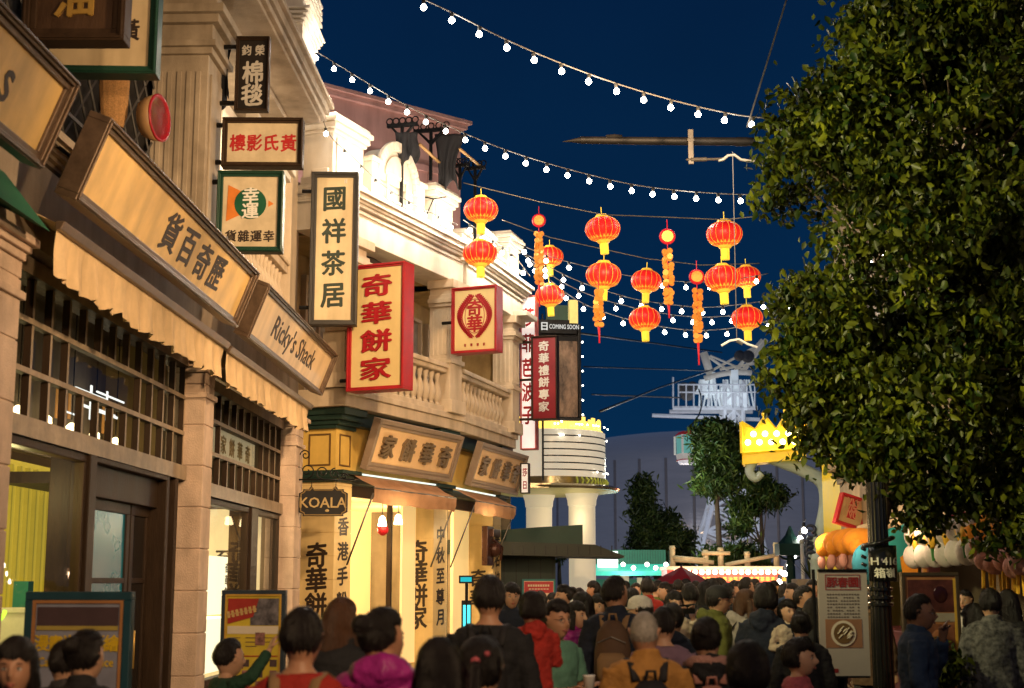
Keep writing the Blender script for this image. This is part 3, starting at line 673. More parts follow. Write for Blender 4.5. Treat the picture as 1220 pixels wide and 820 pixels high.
# awnings over the entrances, with slanting stays
def shop_awning(F2, x0, x1, zt, zb, o):
    m = mb2() if F2 else MB(); n = 30; vs = []; fs = []
    for i in range(n + 1):
        x = x0 + (x1 - x0) * i / n; s_ = .012 * math.sin(x * 5); q = .018 * math.sin(x * 13)
        vs += [(x, -.12, zt), (x, -o * .55, (zt + zb + .24) / 2 + s_), (x, -o, zb + .24 + s_), (x, -o + .02 + q, zb + .1), (x, -o + .03 - q, zb + s_)]
    for i in range(n):
        for k in range(4): a = i * 5 + k; fs.append((a, a + 1, a + 6, a + 5))
    m.add(vs, fs); ob = obj('awning', m, canvasT, B, smooth=True)
    m = mb2() if F2 else MB()
    for x in (x0 + .02, x1 - .02): m.tube([(x, -o + .03, zb + .15), (x, -.02, zb - .95)], .014, 6)
    m.tube([(x0, -o + .01, zb + .23), (x1, -o + .01, zb + .23)], .014, 6); obj('stay', m, ironG, ob, smooth=True)
shop_awning(0, .35, 3.3, 3.42, 2.98, .5); shop_awning(1, .2, 2.75, 3.42, 2.98, .5)
m = MB(); m.box(.6, 3.3, -.1, -.07, 3.44, 3.465); obj('strip_light', m, emat('white_strip', (.9, 1, .85), 1.3), B)
m = mb2(); m.box(.2, 2.7, -.1, -.07, 3.44, 3.465); obj('strip_light', m, emat('white_strip', (.9, 1, .85), 1.3), B)
# two leaning signboards above the entrances
bp = mat('pale_apricot_panel', (.75, .50, .26), .5, var=.06); bf = mat('taupe_frame', (.27, .2, .145), .5, var=.15)
LB = math.atan(.25 / .8)
W = 3.1
t = board('shop_sign', 'apricot signboard with four raised brown characters over the left shop doorway', W, .84, .1, .13, bp, bf, [(c, x, .42, .44, .4, .06) for c, x in zip('家餅華奇', (-1.02, -.33, .36, 1.04))], mat('raised_bronze_lettering', (.17, .12, .07), .4), moulded=False, letd=.05)
setthing(t, FB, 2.08, -.17, 3.53, LB)
t = board('shop_sign', 'apricot signboard with four raised brown characters over the right shop doorway', 3.08, .84, .1, .13, bp, bf, [(c, x, .42, .46, .4, .06) for c, x in zip('家餅華奇', (-1.0, -.3, .4, 1.04))], MATS['raised_bronze_lettering'], moulded=False, letd=.05)
setthing(t, FB2, 2.2, -.17, 3.53, LB)
# hanging oval plaque on a scrolled iron bracket
Yk = 20.9; a = at(385, 615, Yk); W_ = (at(414, 600, Yk).x - at(356, 600, Yk).x); H_ = at(385, 583, Yk).z - a.z
t = thing('hanging_plaque', 'black plaque with gold rim reading KOALA hanging from a scrolled iron bracket', 'sign', a)
def notched(W, H, c):
    q = [(-W / 2 + c, 0), (W / 2 - c, 0), (W / 2 - c, c * .5), (W / 2, c), (W / 2, H - c), (W / 2 - c, H - c * .5), (W / 2 - c, H), (.3 * W, H), (.25 * W, H + c * .8), (.2 * W, H), (-.2 * W, H), (-.25 * W, H + c * .8), (-.3 * W, H), (-W / 2 + c, H), (-W / 2 + c, H - c * .5), (-W / 2, H - c), (-W / 2, c), (-W / 2 + c, c * .5)]
    return q
m = MB(); m.prism(notched(W_, H_, .06), -.025, .025); obj('backing', m, mat('black_plaque', (.015, .013, .012), .4), t)
m = MB(); q = [(x * .92, H_ * .04 + z * .92) for x, z in notched(W_, H_, .06)]
for i in range(len(q)):
    a_, b_ = q[i], q[(i + 1) % len(q)]; m.tube([(a_[0], -.028, a_[1]), (b_[0], -.028, b_[1])], .009, 4)
obj('rim', m, mat('dull_gold_rim', (.25, .17, .07), .4), t)
m = MB(); m.glyph('KOALA', 0, H_ * .5, .21, .21, -.026, .006); m.ball((.06, -.03, H_ * .2), (.03, .006, .02)); obj('lettering', m, mat('dull_gold_letter', (.45, .32, .14), .5), t)
m = MB(); zb = H_ + .14
m.tube([(-.38, 0, zb), (W_ / 2 + .1, 0, zb)], .014, 6); m.tube([(-.38, 0, zb - .05), (-.38, 0, zb + .5)], .018, 6)
for x in (-.25 * W_, .25 * W_): m.tube([(x, 0, H_), (x, 0, zb)], .006, 5)
def scroll(cx, cz, r, turns, a0, sg=1, n=26): return [(cx + r * (1 - k / n * .82) * math.cos(a0 + sg * turns * 2 * math.pi * k / n), 0, cz + r * (1 - k / n * .82) * math.sin(a0 + sg * turns * 2 * math.pi * k / n)) for k in range(n + 1)]
for cx, cz, r, a0, sg in ((-.25, zb + .13, .11, -1.5, 1), (-.02, zb + .11, .1, -1.5, -1), (.16, zb + .09, .08, 1.5, 1), (-.28, zb + .36, .08, 3.1, -1), (.3, zb + .05, .05, 0, 1)): m.tube(scroll(cx, cz, r, 1.4, a0, sg), .010, 5)
obj('bracket', m, iron, t, smooth=True)
# red sign boxes square to facade B
def hangB(F, xl, yo, px0, px1, py0, py1, T, name, label, fw, pm, fm, chars, im, **k):
    """box sign standing out square from the wall; its face looks back along the street"""
    dz = R(-90)
    # face plane local x = xl ; face spans y from yo0..yo1 found from px
    def yy(px, py):
        a, b = ray(px, py); o = F.o; tt = (xl + o.x * F.x.x + o.y * F.x.y) / (a * F.x.x + F.x.y)
        X, Y = a * tt, tt; return (X - o.x) * F.y.x + (Y - o.y) * F.y.y, EYE + b * tt
    ya, zb_ = yy(px0, py1); yb, _ = yy(px1, py1); _, zt_ = yy(px0, py0)
    W = abs(ya - yb); H = zt_ - zb_
    t = board(name, label, W, H, T, fw, pm, fm, [(ch, cx * W, cz * H, sx * W, sz * H, sl) for ch, cx, cz, sx, sz, sl in chars], im, moulded=False, **k)
    t.location = F.w(xl + T / 2, (ya + yb) / 2, zb_); t.rotation_euler = (0, 0, F.rz + dz)
    return t, W, H, zb_
redtrim = mat('crimson_frame', (.33, .012, .018), .4); pinkside = mat('pink_red_side', (.6, .13, .12), .45)
goldlite = mat('pale_gold_panel_clean', (.68, .52, .24), .4, var=.05, dirt=.1)
t, W_, H_, zb = hangB(FB, -.62, 0, 413, 481, 318, 467, .3, 'hanging_sign', 'large gold sign in a thick crimson box frame with four dark red characters', .06, goldlite, redtrim, [(c, 0, z, .56, .185, .06) for c, z in zip('奇華餅家', (.83, .61, .39, .17))], mat('dark_red_lettering', (.33, .008, .015), .4), letd=.02)
bracket(t, [[(-W_ / 2, 0, H_ * q), (-W_ / 2 - .2, 0, H_ * q)] for q in (.1, .9)], iron, .03)
t, W_, H_, zb = hangB(FB, 3.0, 0, 538, 592, 344, 422, .26, 'hanging_sign', 'square crimson framed gold sign with two red characters inside a wreath', .05, goldlite, redtrim, [('奇', 0, .675, .36, .26, .0), ('華', 0, .435, .36, .26, .0)] + [(c, x, .12, .05, .05, 0) for c, x in zip('奇華餅家', (-.21, -.07, .07, .21))], redtrim, letd=.006)
m = MB(); rg = random.Random(2); yq = -.13 + .015
for sg in (-1, 1):
    pts = [(sg * W_ * (.02 + .26 * math.sin(math.pi * k / 14)), yq, H_ * (.24 + .62 * k / 14)) for k in range(15)]; m.tube(pts, .010, 5)
    for k in range(26):
        a_ = math.pi * (.04 + .92 * k / 25); x = sg * W_ * (.02 + .29 * math.sin(a_)); z = H_ * (.24 + .62 * k / 25)
        m.add([(x - sg * .02, yq - .006, z - .03), (x + sg * .06, yq - .006, z - .01), (x + sg * .075, yq - .006, z + .04), (x + sg * .0, yq - .006, z + .03)], [(0, 1, 2, 3)])
        x -= sg * W_ * .07; m.add([(x + sg * .015, yq - .006, z - .01), (x + sg * .05, yq - .006, z + .0), (x + sg * .04, yq - .006, z + .03)], [(0, 1, 2)])
m.tube([(W_ * .215 * math.cos(q / 24 * 2 * math.pi), yq, H_ * (.555 + .26 * math.sin(q / 24 * 2 * math.pi))) for q in range(25)], .006, 5)
obj('wreath', m, redtrim, t)
bracket(t, [[(-W_ / 2, 0, H_ * .5), (-W_ / 2 - .25, 0, H_ * .5)]], iron, .03)
t, W_, H_, zb = hangB(FB2, 3.55, 0, 633, 664, 401, 501, .16, 'hanging_sign', 'narrow dark framed crimson sign with six white characters', .035, mat('deep_red_panel', (.25, .012, .02), .4), timber, [(c, -.02, z, .42, .125, .06) for c, z in zip('奇華禮餅專家', (.88, .735, .59, .45, .305, .16))], whiteP, letd=.01)
bracket(t, [[(-W_ / 2, 0, H_ * q), (-W_ / 2 - .35, 0, H_ * q)] for q in (.02, .49, .94)], timber, .03)
t, W_, H_, zb = hangB(FB2, 3.9, 0, 620, 639, 353, 536, .2, 'hanging_sign', 'tall glowing white sign with large red characters behind the narrow crimson sign', .03, mat('glowing_white_panel', (.85, .78, .74), .5, em=(1, .87, .82), es=.62), pinkside, [(c, -.02, z, .8, .13, .0) for c, z in zip('莎菲芭波子', (.86, .69, .53, .37, .22))], redpaint, letd=.006)
t, W_, H_, zb = hangB(FB2, 3.45, 0, 620, 630, 552, 588, .12, 'hanging_sign', 'tiny white sign with red and black characters under the right signboard', .02, mat('lit_white_small', (.8, .76, .7), .5, em=(1, .9, .8), es=.4), timber, [('莎', 0, .7, .6, .3, 0), ('日', 0, .27, .6, .3, 0)], redpaint)
# laundry racks and black clothes on the roof
for i, (px, py0, py1, wd, Y) in enumerate(((479, 150, 176, .27, 23.2), (513, 156, 215, .32, 24.2), (548, 198, 226, .17, 25.0), (566, 201, 240, .2, 25.8))):
    a = at(px, py1, Y); zt = at(px, py0, Y).z; h = zt - a.z; b0 = 8.0 - a.z if i in (0, 3) else 0
    m = MB(); m.box(-.025, .025, -.025, .025, b0, h); m.box(-wd, wd, -.03, .03, h - .02, h + .04)
    for sg in (-1, 1): m.prism([(0, h - .28), (sg * wd * .75, h - .02), (sg * wd * .6, h - .02), (0, h - .2)] if sg > 0 else [(0, h - .2), (sg * wd * .6, h - .02), (sg * wd * .75, h - .02), (0, h - .28)], -.02, .02)
    for k in range(5): x = -wd + .04 + k * (2 * wd - .08) / 4; m.tube([(x + .055 * math.cos(q), 0, h + .09 + .055 * math.sin(q)) for q in np.linspace(0, 2 * math.pi, 11)], .012, 4)
    o = tag(obj('clothes_rack', m, iron), ['black T shaped rooftop rack nearest the pink building left edge', 'tallest black T shaped rooftop rack', 'small black rooftop rack right of the hanging shirt', 'black T shaped rack standing against the sky above the topmost left lantern'][i], 'rack', 'rooftop clothes racks'); o.location = a; o.rotation_euler = (0, 0, R(-15))
hung_cloth('black shirt flapping from the left rooftop rack', 486, 158, 23.1, .45, .5, 'shirt', seed=5); hung_cloth('long black garment hanging from the tall rooftop rack', 535, 160, 24.5, .5, 1.0, 'shirt', seed=9)
for i, (p, q) in enumerate((((500, 172, 23.3), (530, 200, 24.8)), ((548, 178, 24.4), (572, 198, 25.9)))):
    m = MB(); a = at(*p); b = at(*q); m.tube([Vector((0, 0, 0)), b - a], .028, 8); o = tag(obj('bamboo_pole', m, mat('bamboo', (.42, .25, .1), .5), smooth=True), ['thin bamboo pole between the black rooftop racks', 'thick bamboo pole ending at the rack against the sky'][i], 'pole'); o.location = a
t_ = MB(); c = at(452, 318, 23.0)
o = hung_cloth('crumpled dark tarpaulin bunched under the cornice above the large red sign', 455, 286, 23.0, 1.9, .5, 'tarpaulin', seed=12, m=mat('brown_tarpaulin', (.05, .035, .028), .7, bump=.4), yaw=FB.rz); o.location = FB.w(1.3, .1, 7.1)
# rooftop floodlight bracket
m = MB(); m.tube([(0, 0, 0), (.12, 0, .3), (.35, 0, .34)], .012); m.tube([(.12, 0, .3), (-.05, 0, .34)], .012); o = tag(obj('lamp_bracket', m, iron), 'bent black lamp bracket on the floodlit cornice', 'bracket'); o.location = at(508, 257, 24.2)
# ================================================================== PINK BUILDING behind
pk = at(549, 150, 33); FP = Frame(pk.x, 33, 50)
P_ = place(thing('pink_building', 'tall plain pink rendered building with a thin coping, behind the floodlit parapet', 'building'), FP)
m = MB(); zt = pk.z - .1
m.box(-7, 0, 0, .4, 0, zt); m.box(-.4, 0, .4, 8, 0, zt); pinkM = mat('pink_render', (.56, .33, .29), .8, bump=.2, var=.1, scale=1.2, dirt=.25)
obj('wall', m, pinkM, P_)
m = MB()
for k in range(12): m.box(-6.6 + k * .56, -6.52 + k * .56, -.05, 0, zt - 3.6, zt - 1.3)
m.box(-7, 0, -.06, 0, zt - 1.25, zt - 1.1); obj('pilaster_strips', m, pinkM, P_)
m = MB(); m.box(-7, .12, -.12, .5, zt, zt + .12); m.box(-7, .2, -.2, .6, zt + .12, zt + .2); obj('coping', m, pinkM, P_)
# light on B
for x, y, z in ((-.6, -1.1, 8.1), (.35, -1.1, 8.0), (1.3, -1.15, 7.95), (2.2, -1.1, 8.0), (3.2, -1.1, 8.0)):
    p = FB.w(x, y + .2, z); lamp('POINT', p, 46, (1, .84, .62), .06)
for x in (.6, 1.5, 2.4, 3.3): lamp('POINT', FB2.w(x, -.95, 8.0), 60, (1, .84, .62), .06)
lamp('POINT', FB.w(2.0, 1.4, 2.6), 110, (1, .74, .4), .2); lamp('POINT', FB2.w(1.5, 1.4, 2.6), 110, (1, .74, .4), .2); lamp('POINT', FB.w(1.2, -.9, 2.7), 40, (1, .74, .4), .15); lamp('POINT', FB2.w(1.0, -.9, 2.7), 40, (1, .74, .4), .15)
for p, q in (((-3.5, -1.2, 8.4), (-3, 0, 12)), ((-1.2, -1.4, 8.4), (-1.4, 0, 12)), ((-5.6, -1.2, 8.4), (-5.5, 0, 12))): lamp('SPOT', FP.w(*p), 200, (1, .8, .72), .1, FP.w(*q), 120, .8)
# light of A interiors
lamp('POINT', FA.w(18, .9, 2.4), 45, (1, .74, .42), .15); lamp('POINT', FA.w(11.4, .45, 2.5), 26, (1, .78, .32), .1); lamp('POINT', FA.w(13.4, 1.8, 3.6), 8, (1, .8, .5), .1)
lamp('POINT', FA.w(18.6, .2, 7.6), 40, (1, .8, .55), .1); lamp('POINT', FA.w(19.8, -.9, 9.4), 34, (1, .85, .65), .06); lamp('POINT', FA.w(20.6, -.6, 9.0), 40, (1, .85, .65), .06)
# ================================================================== ROUND CINEMA, BILLBOARD, BACKGROUND
def mapY(pts, Y): return [at(x, y, Y) for x, y in pts]
CN = at(655, 695, 33); cinx, ciny = CN.x, 33 + .3
t = thing('cinema_entrance', 'round white striped cinema canopy with glowing gold rim on two thick white columns', 'building', (cinx, ciny, 0))
zb = at(655, 582, 32).z; zt = at(655, 508, 31.6).z; rD = 1.32
m = MB(); n = 7; hh = (zt - zb - .28) / n
prof = []
for i in range(n): z = .28 + i * hh; prof += [(rD, z), (rD, z + hh * .9), (rD - .03, z + hh * .905), (rD - .03, z + hh * .995)]
m.lathe([(0.01, .28)] + prof + [(0.01, zt - zb)], (0, 0, zb), 56)
m.box(-3.2, 0, -rD + .01, rD, zb + .28, zt - .02)
obj('drum', m, mat('white_enamel_panel', (.66, .62, .52), .25, var=.06, em=(1, .86, .62), es=.45), t, auto=30)  # emission stands in for light falling on the drum panels
m = MB()
for i in range(1, n): z = zb + .28 + i * hh - hh * .09; m.lathe([(rD - .028, z), (rD + .002, z), (rD + .002, z + .028), (rD - .028, z + .028)], n=56)
obj('dark_bands', m, mat('black_chrome', (.02, .02, .02), .15, metal=.8), t, auto=30)
m = MB(); m.lathe([(rD - .1, 0), (rD + .3, 0), (rD + .34, .05), (rD + .26, .1), (rD + .02, .13), (rD + .02, .28), (rD - .1, .28)], (0, 0, zb), 56); m.box(-3.2, 0, -rD - .3, rD, zb, zb + .1)
obj('canopy_rim', m, mat('brass_rim', (.5, .42, .25), .2, metal=.7), t, auto=30)
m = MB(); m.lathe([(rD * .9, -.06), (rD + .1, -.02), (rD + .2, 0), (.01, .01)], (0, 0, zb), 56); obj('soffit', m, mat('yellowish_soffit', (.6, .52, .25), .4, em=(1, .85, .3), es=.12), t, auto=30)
m = MB()
for k in range(34):
    a = -math.pi * .95 + k * math.pi * 1.1 / 33; m.T = Matrix.Translation((math.cos(a) * (rD - .12), math.sin(a) * (rD - .12), zt)) @ Matrix.Rotation(a, 4, 'Z')
    m.box(-.02, .02, -.06, .06, .02, .2 + .05 * (k % 3))
m.T = None; m.lathe([(rD - .2, 0), (rD - .05, 0), (rD - .05, .03), (rD - .2, .03)], (0, 0, zt + .001), 40)
obj('gold_crest', m, mat('glowing_gold_ornament', (.8, .55, .1), .3, metal=.6, em=(1, .65, .12), es=1.6), t)
m = MB()
for k in range(12):
    a = -1.1 + k * .1; x, y = math.cos(a) * (rD + .03), math.sin(a) * (rD + .03); m.tube([(x, y, zb + .13), (x + .03 * math.sin(k * 7), y - .03, zb + .2), (x - .02, y, zb + .27)], .022, 5)
obj('green_gold_ornament', m, mat('green_gold', (.4, .4, .06), .3, metal=.5, em=(.7, .7, .1), es=.25), t)
for k, (px0, px1, Y) in enumerate(((627, 658, 33.6), (678, 710, 33.0))):
    a = at((px0 + px1) / 2, 695, Y); r_ = (px1 - px0) / 2 / 1718 * Y
    m = MB(); m.lathe([(r_ * 1.1, 0), (r_ * 1.1, .15), (r_, .2), (r_, zb - .35), (r_ * 1.06, zb - .33), (r_ * 1.1, zb - .2), (r_ * 1.3, zb - .03)], (a.x - cinx, Y - ciny, 0), 32)
    obj('column', m, mat('white_column', (.78, .72, .58), .6, var=.04, em=(1, .85, .58), es=.34), t, auto=35)  # columns glow slightly, imitating light cast on them
m = MB(); m.box(-6, -.9, 1.2, 5, 0, zb + 1.2); obj('wall', m, stoneA, t)
m = MB(); rg = random.Random(3)
for k in range(26):
    a = rg.uniform(-1.9, .2); z = rg.choice([zb + .05, zt - .15, zb + .4, zt + .1]); m.ball((math.cos(a) * (rD + .06), math.sin(a) * (rD + .06), z), .018, 6, 4)
obj('small_bulbs', m, emat('tiny_bulb', (1, .95, .8), 14), t)
lamp('POINT', (cinx + .6, ciny - 1.0, zb - .7), 8, (1, .85, .5), .1)
# coming soon billboard
Y = 30.5; a = at(642, 500, Y); b = at(694, 500, Y); W_ = b.x - a.x; H_ = at(642, 372, Y).z - a.z
t = thing('cinema_billboard', 'black framed cinema billboard with a white COMING SOON strip and small bulbs', 'billboard', (a.x, Y, a.z), rz=R(9))
m = MB(); m.box(0, W_, .1, .16, 0, H_ * .9); m.frame(0, W_, 0, H_ * .9, .06, 0, .1); m.box(.4 * W_, .45 * W_, 0, .1, .06, H_ * .75); m.box(0, W_ * .9, -.05, .14, H_ * .8, H_ * .93)
m.box(.1, .14, .16, .22, -1.3, H_); obj('frame', m, iron, t, bevel=.008)
m = MB(); m.box(.5 * W_, W_ - .07, .07, .1, .08, H_ * .74); obj('poster', m, mat('sepia_film_poster', (.22, .14, .09), .4, var=.95, scale=5, stretch=(1, 1, .5)), t)
m = MB(); m.glyph('COMING SOON', W_ * .59, H_ * .865, .092, .14, -.052, .004); m.glyph('日', .12, H_ * .865, .2, .2, -.052, .004); obj('lettering', m, emat('white_lettering', (1, .97, .9), .8), t)
m = MB(); m.box(W_ * .72, W_ * .92, -.06, .1, H_ * .9, H_ * 1.12); obj('yellow_box', m, mat('yellow_lit_box', (.7, .55, .15), .5, em=(1, .8, .3), es=.4), t)
m = MB(); m.box(W_ * .2, W_ * .72, .1, .2, H_ * .93, H_ * 1.08); obj('green_box', m, mat('dark_green_box', (.03, .07, .05), .5), t)
for k in range(8):
    m = MB(); x, z = ((W_ + .03), .12 + k * .32) if k < 7 else (.5, -.03); m.ball((x, .0, z), .02, 6, 4); m.tube([(x, .04, z), (x, 0, z)], .01, 5); obj('bulb', m, emat('tiny_bulb', (1, .95, .8), 14), t)
# dark green kiosk
a = at(600, 695, 29.5); K = thing('food_kiosk', 'dark green timber kiosk with a projecting sloped roof', 'kiosk', (a.x, 29.5, 0))
kx = lambda px: (px - 600) / 1718 * 29.5; kz = lambda py: at(640, py, 29.5).z
m = MB(); m.box(-1, kx(662), 0, 2.2, 0, kz(652)); obj('wall', m, mat('black_green_boards', (.012, .025, .02), .6, stretch=(8, 1, 1)), K)
m = MB()
for k in range(9): m.box(-1 + k * .25, -.985 + k * .25, -.012, 0, 0, kz(665))
obj('board_joints', m, iron, K)
rz_ = kz(662)
m = MB(); m.prism([(-1.2, rz_ + .02), (kx(740), rz_ - .06), (kx(740), rz_ - .02), (kx(706), rz_ + .2), (-1.2, rz_ + .3)], -.9, 1.2) ; obj('eave', m, mat('grey_green_roofing', (.02, .024, .018), .6, bump=.3), K)
m = MB(); m.prism([(-1.2, rz_ + .1), (kx(695), rz_ + .1), (kx(695), kz(625)), (kx(640), kz(628)), (-1.2, kz(636))], .1, 1.9); obj('gable', m, mat('dark_green_gable', (.02, .05, .035), .6), K)
m = MB()
for k in range(16): x = -1.15 + k * .22; m.box(x, x + .02, -.905, -.9, rz_ + .0, rz_ + .18)
obj('roof_seams', m, iron, K)
# poster on the kiosk
def poster(name, label, px0, px1, py0, py1, Y, bg, items, frame=None, fw=.04, rz=0, ground=False, T=.04, cat='poster', tilt=0):
    a = at(px0, py1, Y); b = at(px1, py1, Y); H = at(px0, py0, Y).z - a.z; W = b.x - a.x; z0 = a.z
    if ground: H += z0 - .02; z0 = .02
    t = thing(name, label, cat, ((a.x + b.x) / 2, Y, z0), rz, rx=tilt)
    m = MB(); m.box(-W / 2 + fw, W / 2 - fw, 0, T, fw, H - fw); obj('panel', m, bg, t)
    if frame: m = MB(); m.frame(-W / 2, W / 2, 0, H, fw, -.012, T + .01); obj('frame', m, frame, t, bevel=.005)
    return t, W, H, items
t, W_, H_, _ = poster('wall_poster', 'kiosk poster with a red title band and a smiling man in a dark hat', 622, 662, 690, 760, 29.4, mat('pale_orange_print', (.6, .42, .26), .5, em=(1, .7, .4), es=.15), None, mat('teal_edge', (.02, .16, .18), .5))
m = MB(); m.box(-W_ / 2 + .045, W_ / 2 - .045, -.004, 0, H_ - .28, H_ - .05); obj('title_band', m, redpaint, t)
m = MB()
for k in range(9): m.box(-.22 + k * .05, -.185 + k * .05, -.007, -.004, H_ - .15, H_ - .11)
for k in range(7): m.box(-.2 + k * .06, -.16 + k * .06, -.007, -.004, H_ - .21, H_ - .19)
obj('small_print', m, creamP, t)
m = MB(); cz = H_ - .62; m.prism([(.12 + .085 * math.cos(q), cz + .11 * math.sin(q)) for q in np.linspace(0, 6.1, 20)], -.006, 0, 0); m.prism([(.12 + .12 * math.cos(q), cz + .07 + .1 * math.sin(q)) for q in np.linspace(0, 3.14, 14)], -.009, -.003, 1); m.box(-.02, .26, -.01, -.003, cz + .06, cz + .085, 1); m.prism([(-.05, .1), (.3, .1), (.26, cz - .15), (.12, cz - .08), (0, cz - .15)], -.005, 0, 2)
obj('portrait', m, [mat('portrait_skin', (.5, .3, .2), .6), iron, mat('portrait_grey', (.3, .28, .26), .6)], t)
# ground
m = MB(); m.add([(-400, -60, 0), (400, -60, 0), (400, 1500, 0), (-400, 1500, 0)], [(0, 1, 2, 3)])
gm = mat('stone_paving', (.16, .125, .10), .5, var=.3, scale=2, bump=.3, bscale=12, dirt=.3)
o = obj('ground', m, gm, kind='structure')
# big tented dome far behind
t = thing('exhibition_tent', 'huge grey fabric drum tent with vertical seams far behind the street', 'tent', (at(846, 695, 105).x, 105, 0))
rT = 13.2; z1 = at(840, 548, 94).z / .93
m = MB(); prof = [(rT, 0), (rT, z1 * .5), (rT - .02, z1 * .93)] + [((rT - .05) * math.cos(q) ** .8, z1 * .93 + 2.7 * math.sin(q)) for q in np.linspace(.06, 1.5, 14)]
m.lathe(prof, n=96); tf = mat('grey_tent_fabric', (.15, .17, .21), .22, var=.2, scale=.5, stretch=(.4, .4, 2.5), bump=.5, bscale=2.5, spec=.9, em=(.28, .32, .46), es=.15)  # faint emission brightens the fabric in place of light on it
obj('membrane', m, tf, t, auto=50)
m = MB()
for k in range(24):
    a = -math.pi + k * math.pi / 23 * 1.0; m.tube([(math.cos(a) * (rT + .03), math.sin(a) * (rT + .03), 0), (math.cos(a) * (rT + .03), math.sin(a) * (rT + .03), z1 * .93)], .10, 5)
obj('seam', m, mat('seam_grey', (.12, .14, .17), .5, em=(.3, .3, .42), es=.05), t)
# streaky reflections of fairground bulbs come from unseen lamps added near the tent
for k, px in enumerate((745, 768, 800, 812, 838, 868, 905, 930, 942, 955)):
    p = at(px, 665 - (k * 37 % 45), 84); lamp('POINT', p, 70, (1, .66, .38), .25)
lamp('POINT', at(835, 640, 66), 700, (.75, .8, 1), .5); lamp('POINT', at(760, 600, 72), 500, (.75, .8, 1), .5)
# ropeway tower
Y = 78; A0 = at(868, 695, Y)
t = thing('cable_car_tower', 'floodlit white lattice cable car tower with machinery platform and cross arm', 'tower', (A0.x, Y, 0))
def q(px, py, dy=0): p = at(px, py, Y); return (p.x - A0.x, dy, p.z)
m = MB(); rr = .07
base = [(822, 700, -1), (918, 700, -1), (822, 700, 2), (918, 700, 2)]; top = [(862, 545, -.5), (884, 545, -.5), (862, 545, .8), (884, 545, .8)]
lv = [0, .22, .42, .6, .76, .9, 1]
def lp(i, s): b, c = q(*base[i]), q(*top[i]); return Vector(b).lerp(Vector(c), s)
for i in range(4): m.tube([lp(i, 0), lp(i, 1)], .13, 6)
for a, b in ((0, 1), (2, 3), (0, 2), (1, 3)):
    for k in range(6): m.tube([lp(a, lv[k]), lp(b, lv[k + 1])], rr, 5); m.tube([lp(b, lv[k]), lp(a, lv[k + 1])], rr, 5); m.tube([lp(a, lv[k + 1]), lp(b, lv[k + 1])], rr, 5)
wt = mat('white_painted_steel', (.7, .72, .75), .4, var=.08, em=(.85, .9, 1), es=.12)  # part of the floodlighting is put into the steel as emission
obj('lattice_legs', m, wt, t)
m = MB()
for x in (862, 873, 884):
    for d in (-.5, .8): m.tube([q(x, 548, d), q(x, 455, d)], .12, 6)
for k in range(4):
    m.tube([q(862, 545 - k * 22, -.5), q(884, 525 - k * 22, -.5)], .07, 5); m.tube([q(884, 545 - k * 22, -.5), q(862, 525 - k * 22, -.5)], .07, 5)
m.tube([q(777, 495, 0), q(905, 500, 0)], .11, 6); m.tube([q(800, 488, -.6), q(900, 488, -.6)], .12, 6); m.tube([q(800, 488, 1), q(900, 488, 1)], .12, 6)
m.tube([q(800, 452, -.8), q(800, 488, -.8)], .05, 5)
for z in (470, 461): m.tube([q(806, z, -.9), q(900, z, -.9)], .045, 5)
for x in range(806, 900, 9): m.tube([q(x, 488, -.9), q(x, 460, -.9)], .04, 4)
obj('platform', m, wt, t)
m = MB()
rg = random.Random(8)
for k in range(10):
    x = 832 + k * 6.0; y0 = 456 + rg.uniform(-4, 18); w_ = rg.uniform(.08, .2); p0 = q(x, y0 + 10 + rg.uniform(0, 12), rg.uniform(-.5, .5)); m.box(p0[0] - w_, p0[0] + w_, p0[1] - .3, p0[1] + .3, p0[2], p0[2] + rg.uniform(.4, 1.3))
for k in range(14): x = 832 + k * 5; m.tube([q(x, 486, -.3), q(x + rg.uniform(-8, 8), 452, .2)], .06, 5)
obj('machinery', m, mat('bright_machine_white', (.8, .85, .9), .35, em=(.8, .92, 1), es=.28), t, bevel=.02)  # machinery glows by emission to imitate floodlight on it
m = MB()
for (x, y, r_) in ((818, 470, .4), (814, 463, .3), (824, 462, .3), (890, 426, .35), (880, 425, .3)): p0 = q(x, y, -.3); m.T = Matrix.Translation(p0) @ Matrix.Rotation(R(90), 4, 'X'); m.lathe([(r_, -.1), (r_, .1), (r_ * .6, .12)], n=14); m.T = None
m.box(q(812, 478)[0], q(826, 478)[0], -.4, .3, q(812, 474)[2], q(812, 459)[2]); obj('sheaves', m, ironG, t)
m = MB()
arcp = [q(838 + k * 7, 456 - 11 * math.sin(.35 + k * .2), -.4) for k in range(9)]; m.tube(arcp, .16, 6)
m.tube([q(838, 420, 0), q(848, 452, 0)], .22, 6); m.tube([q(838, 421, 0), q(868, 442, 0)], .08, 5); m.tube([q(846, 424, 0), q(884, 440, 0)], .06, 5)
m.tube([q(908, 405, 0), q(872, 446, 0)], .1, 5); m.tube([q(913, 405, 0), q(884, 444, 0)], .14, 5); m.tube([q(905, 410, .3), q(850, 440, .3)], .07, 5); m.tube([q(858, 440, .1), q(905, 432, .1)], .08, 5)
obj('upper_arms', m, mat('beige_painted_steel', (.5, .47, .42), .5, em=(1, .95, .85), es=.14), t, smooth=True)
lamp('POINT', at(866, 480, Y - 2.5), 70, (.8, .9, 1), .3); 
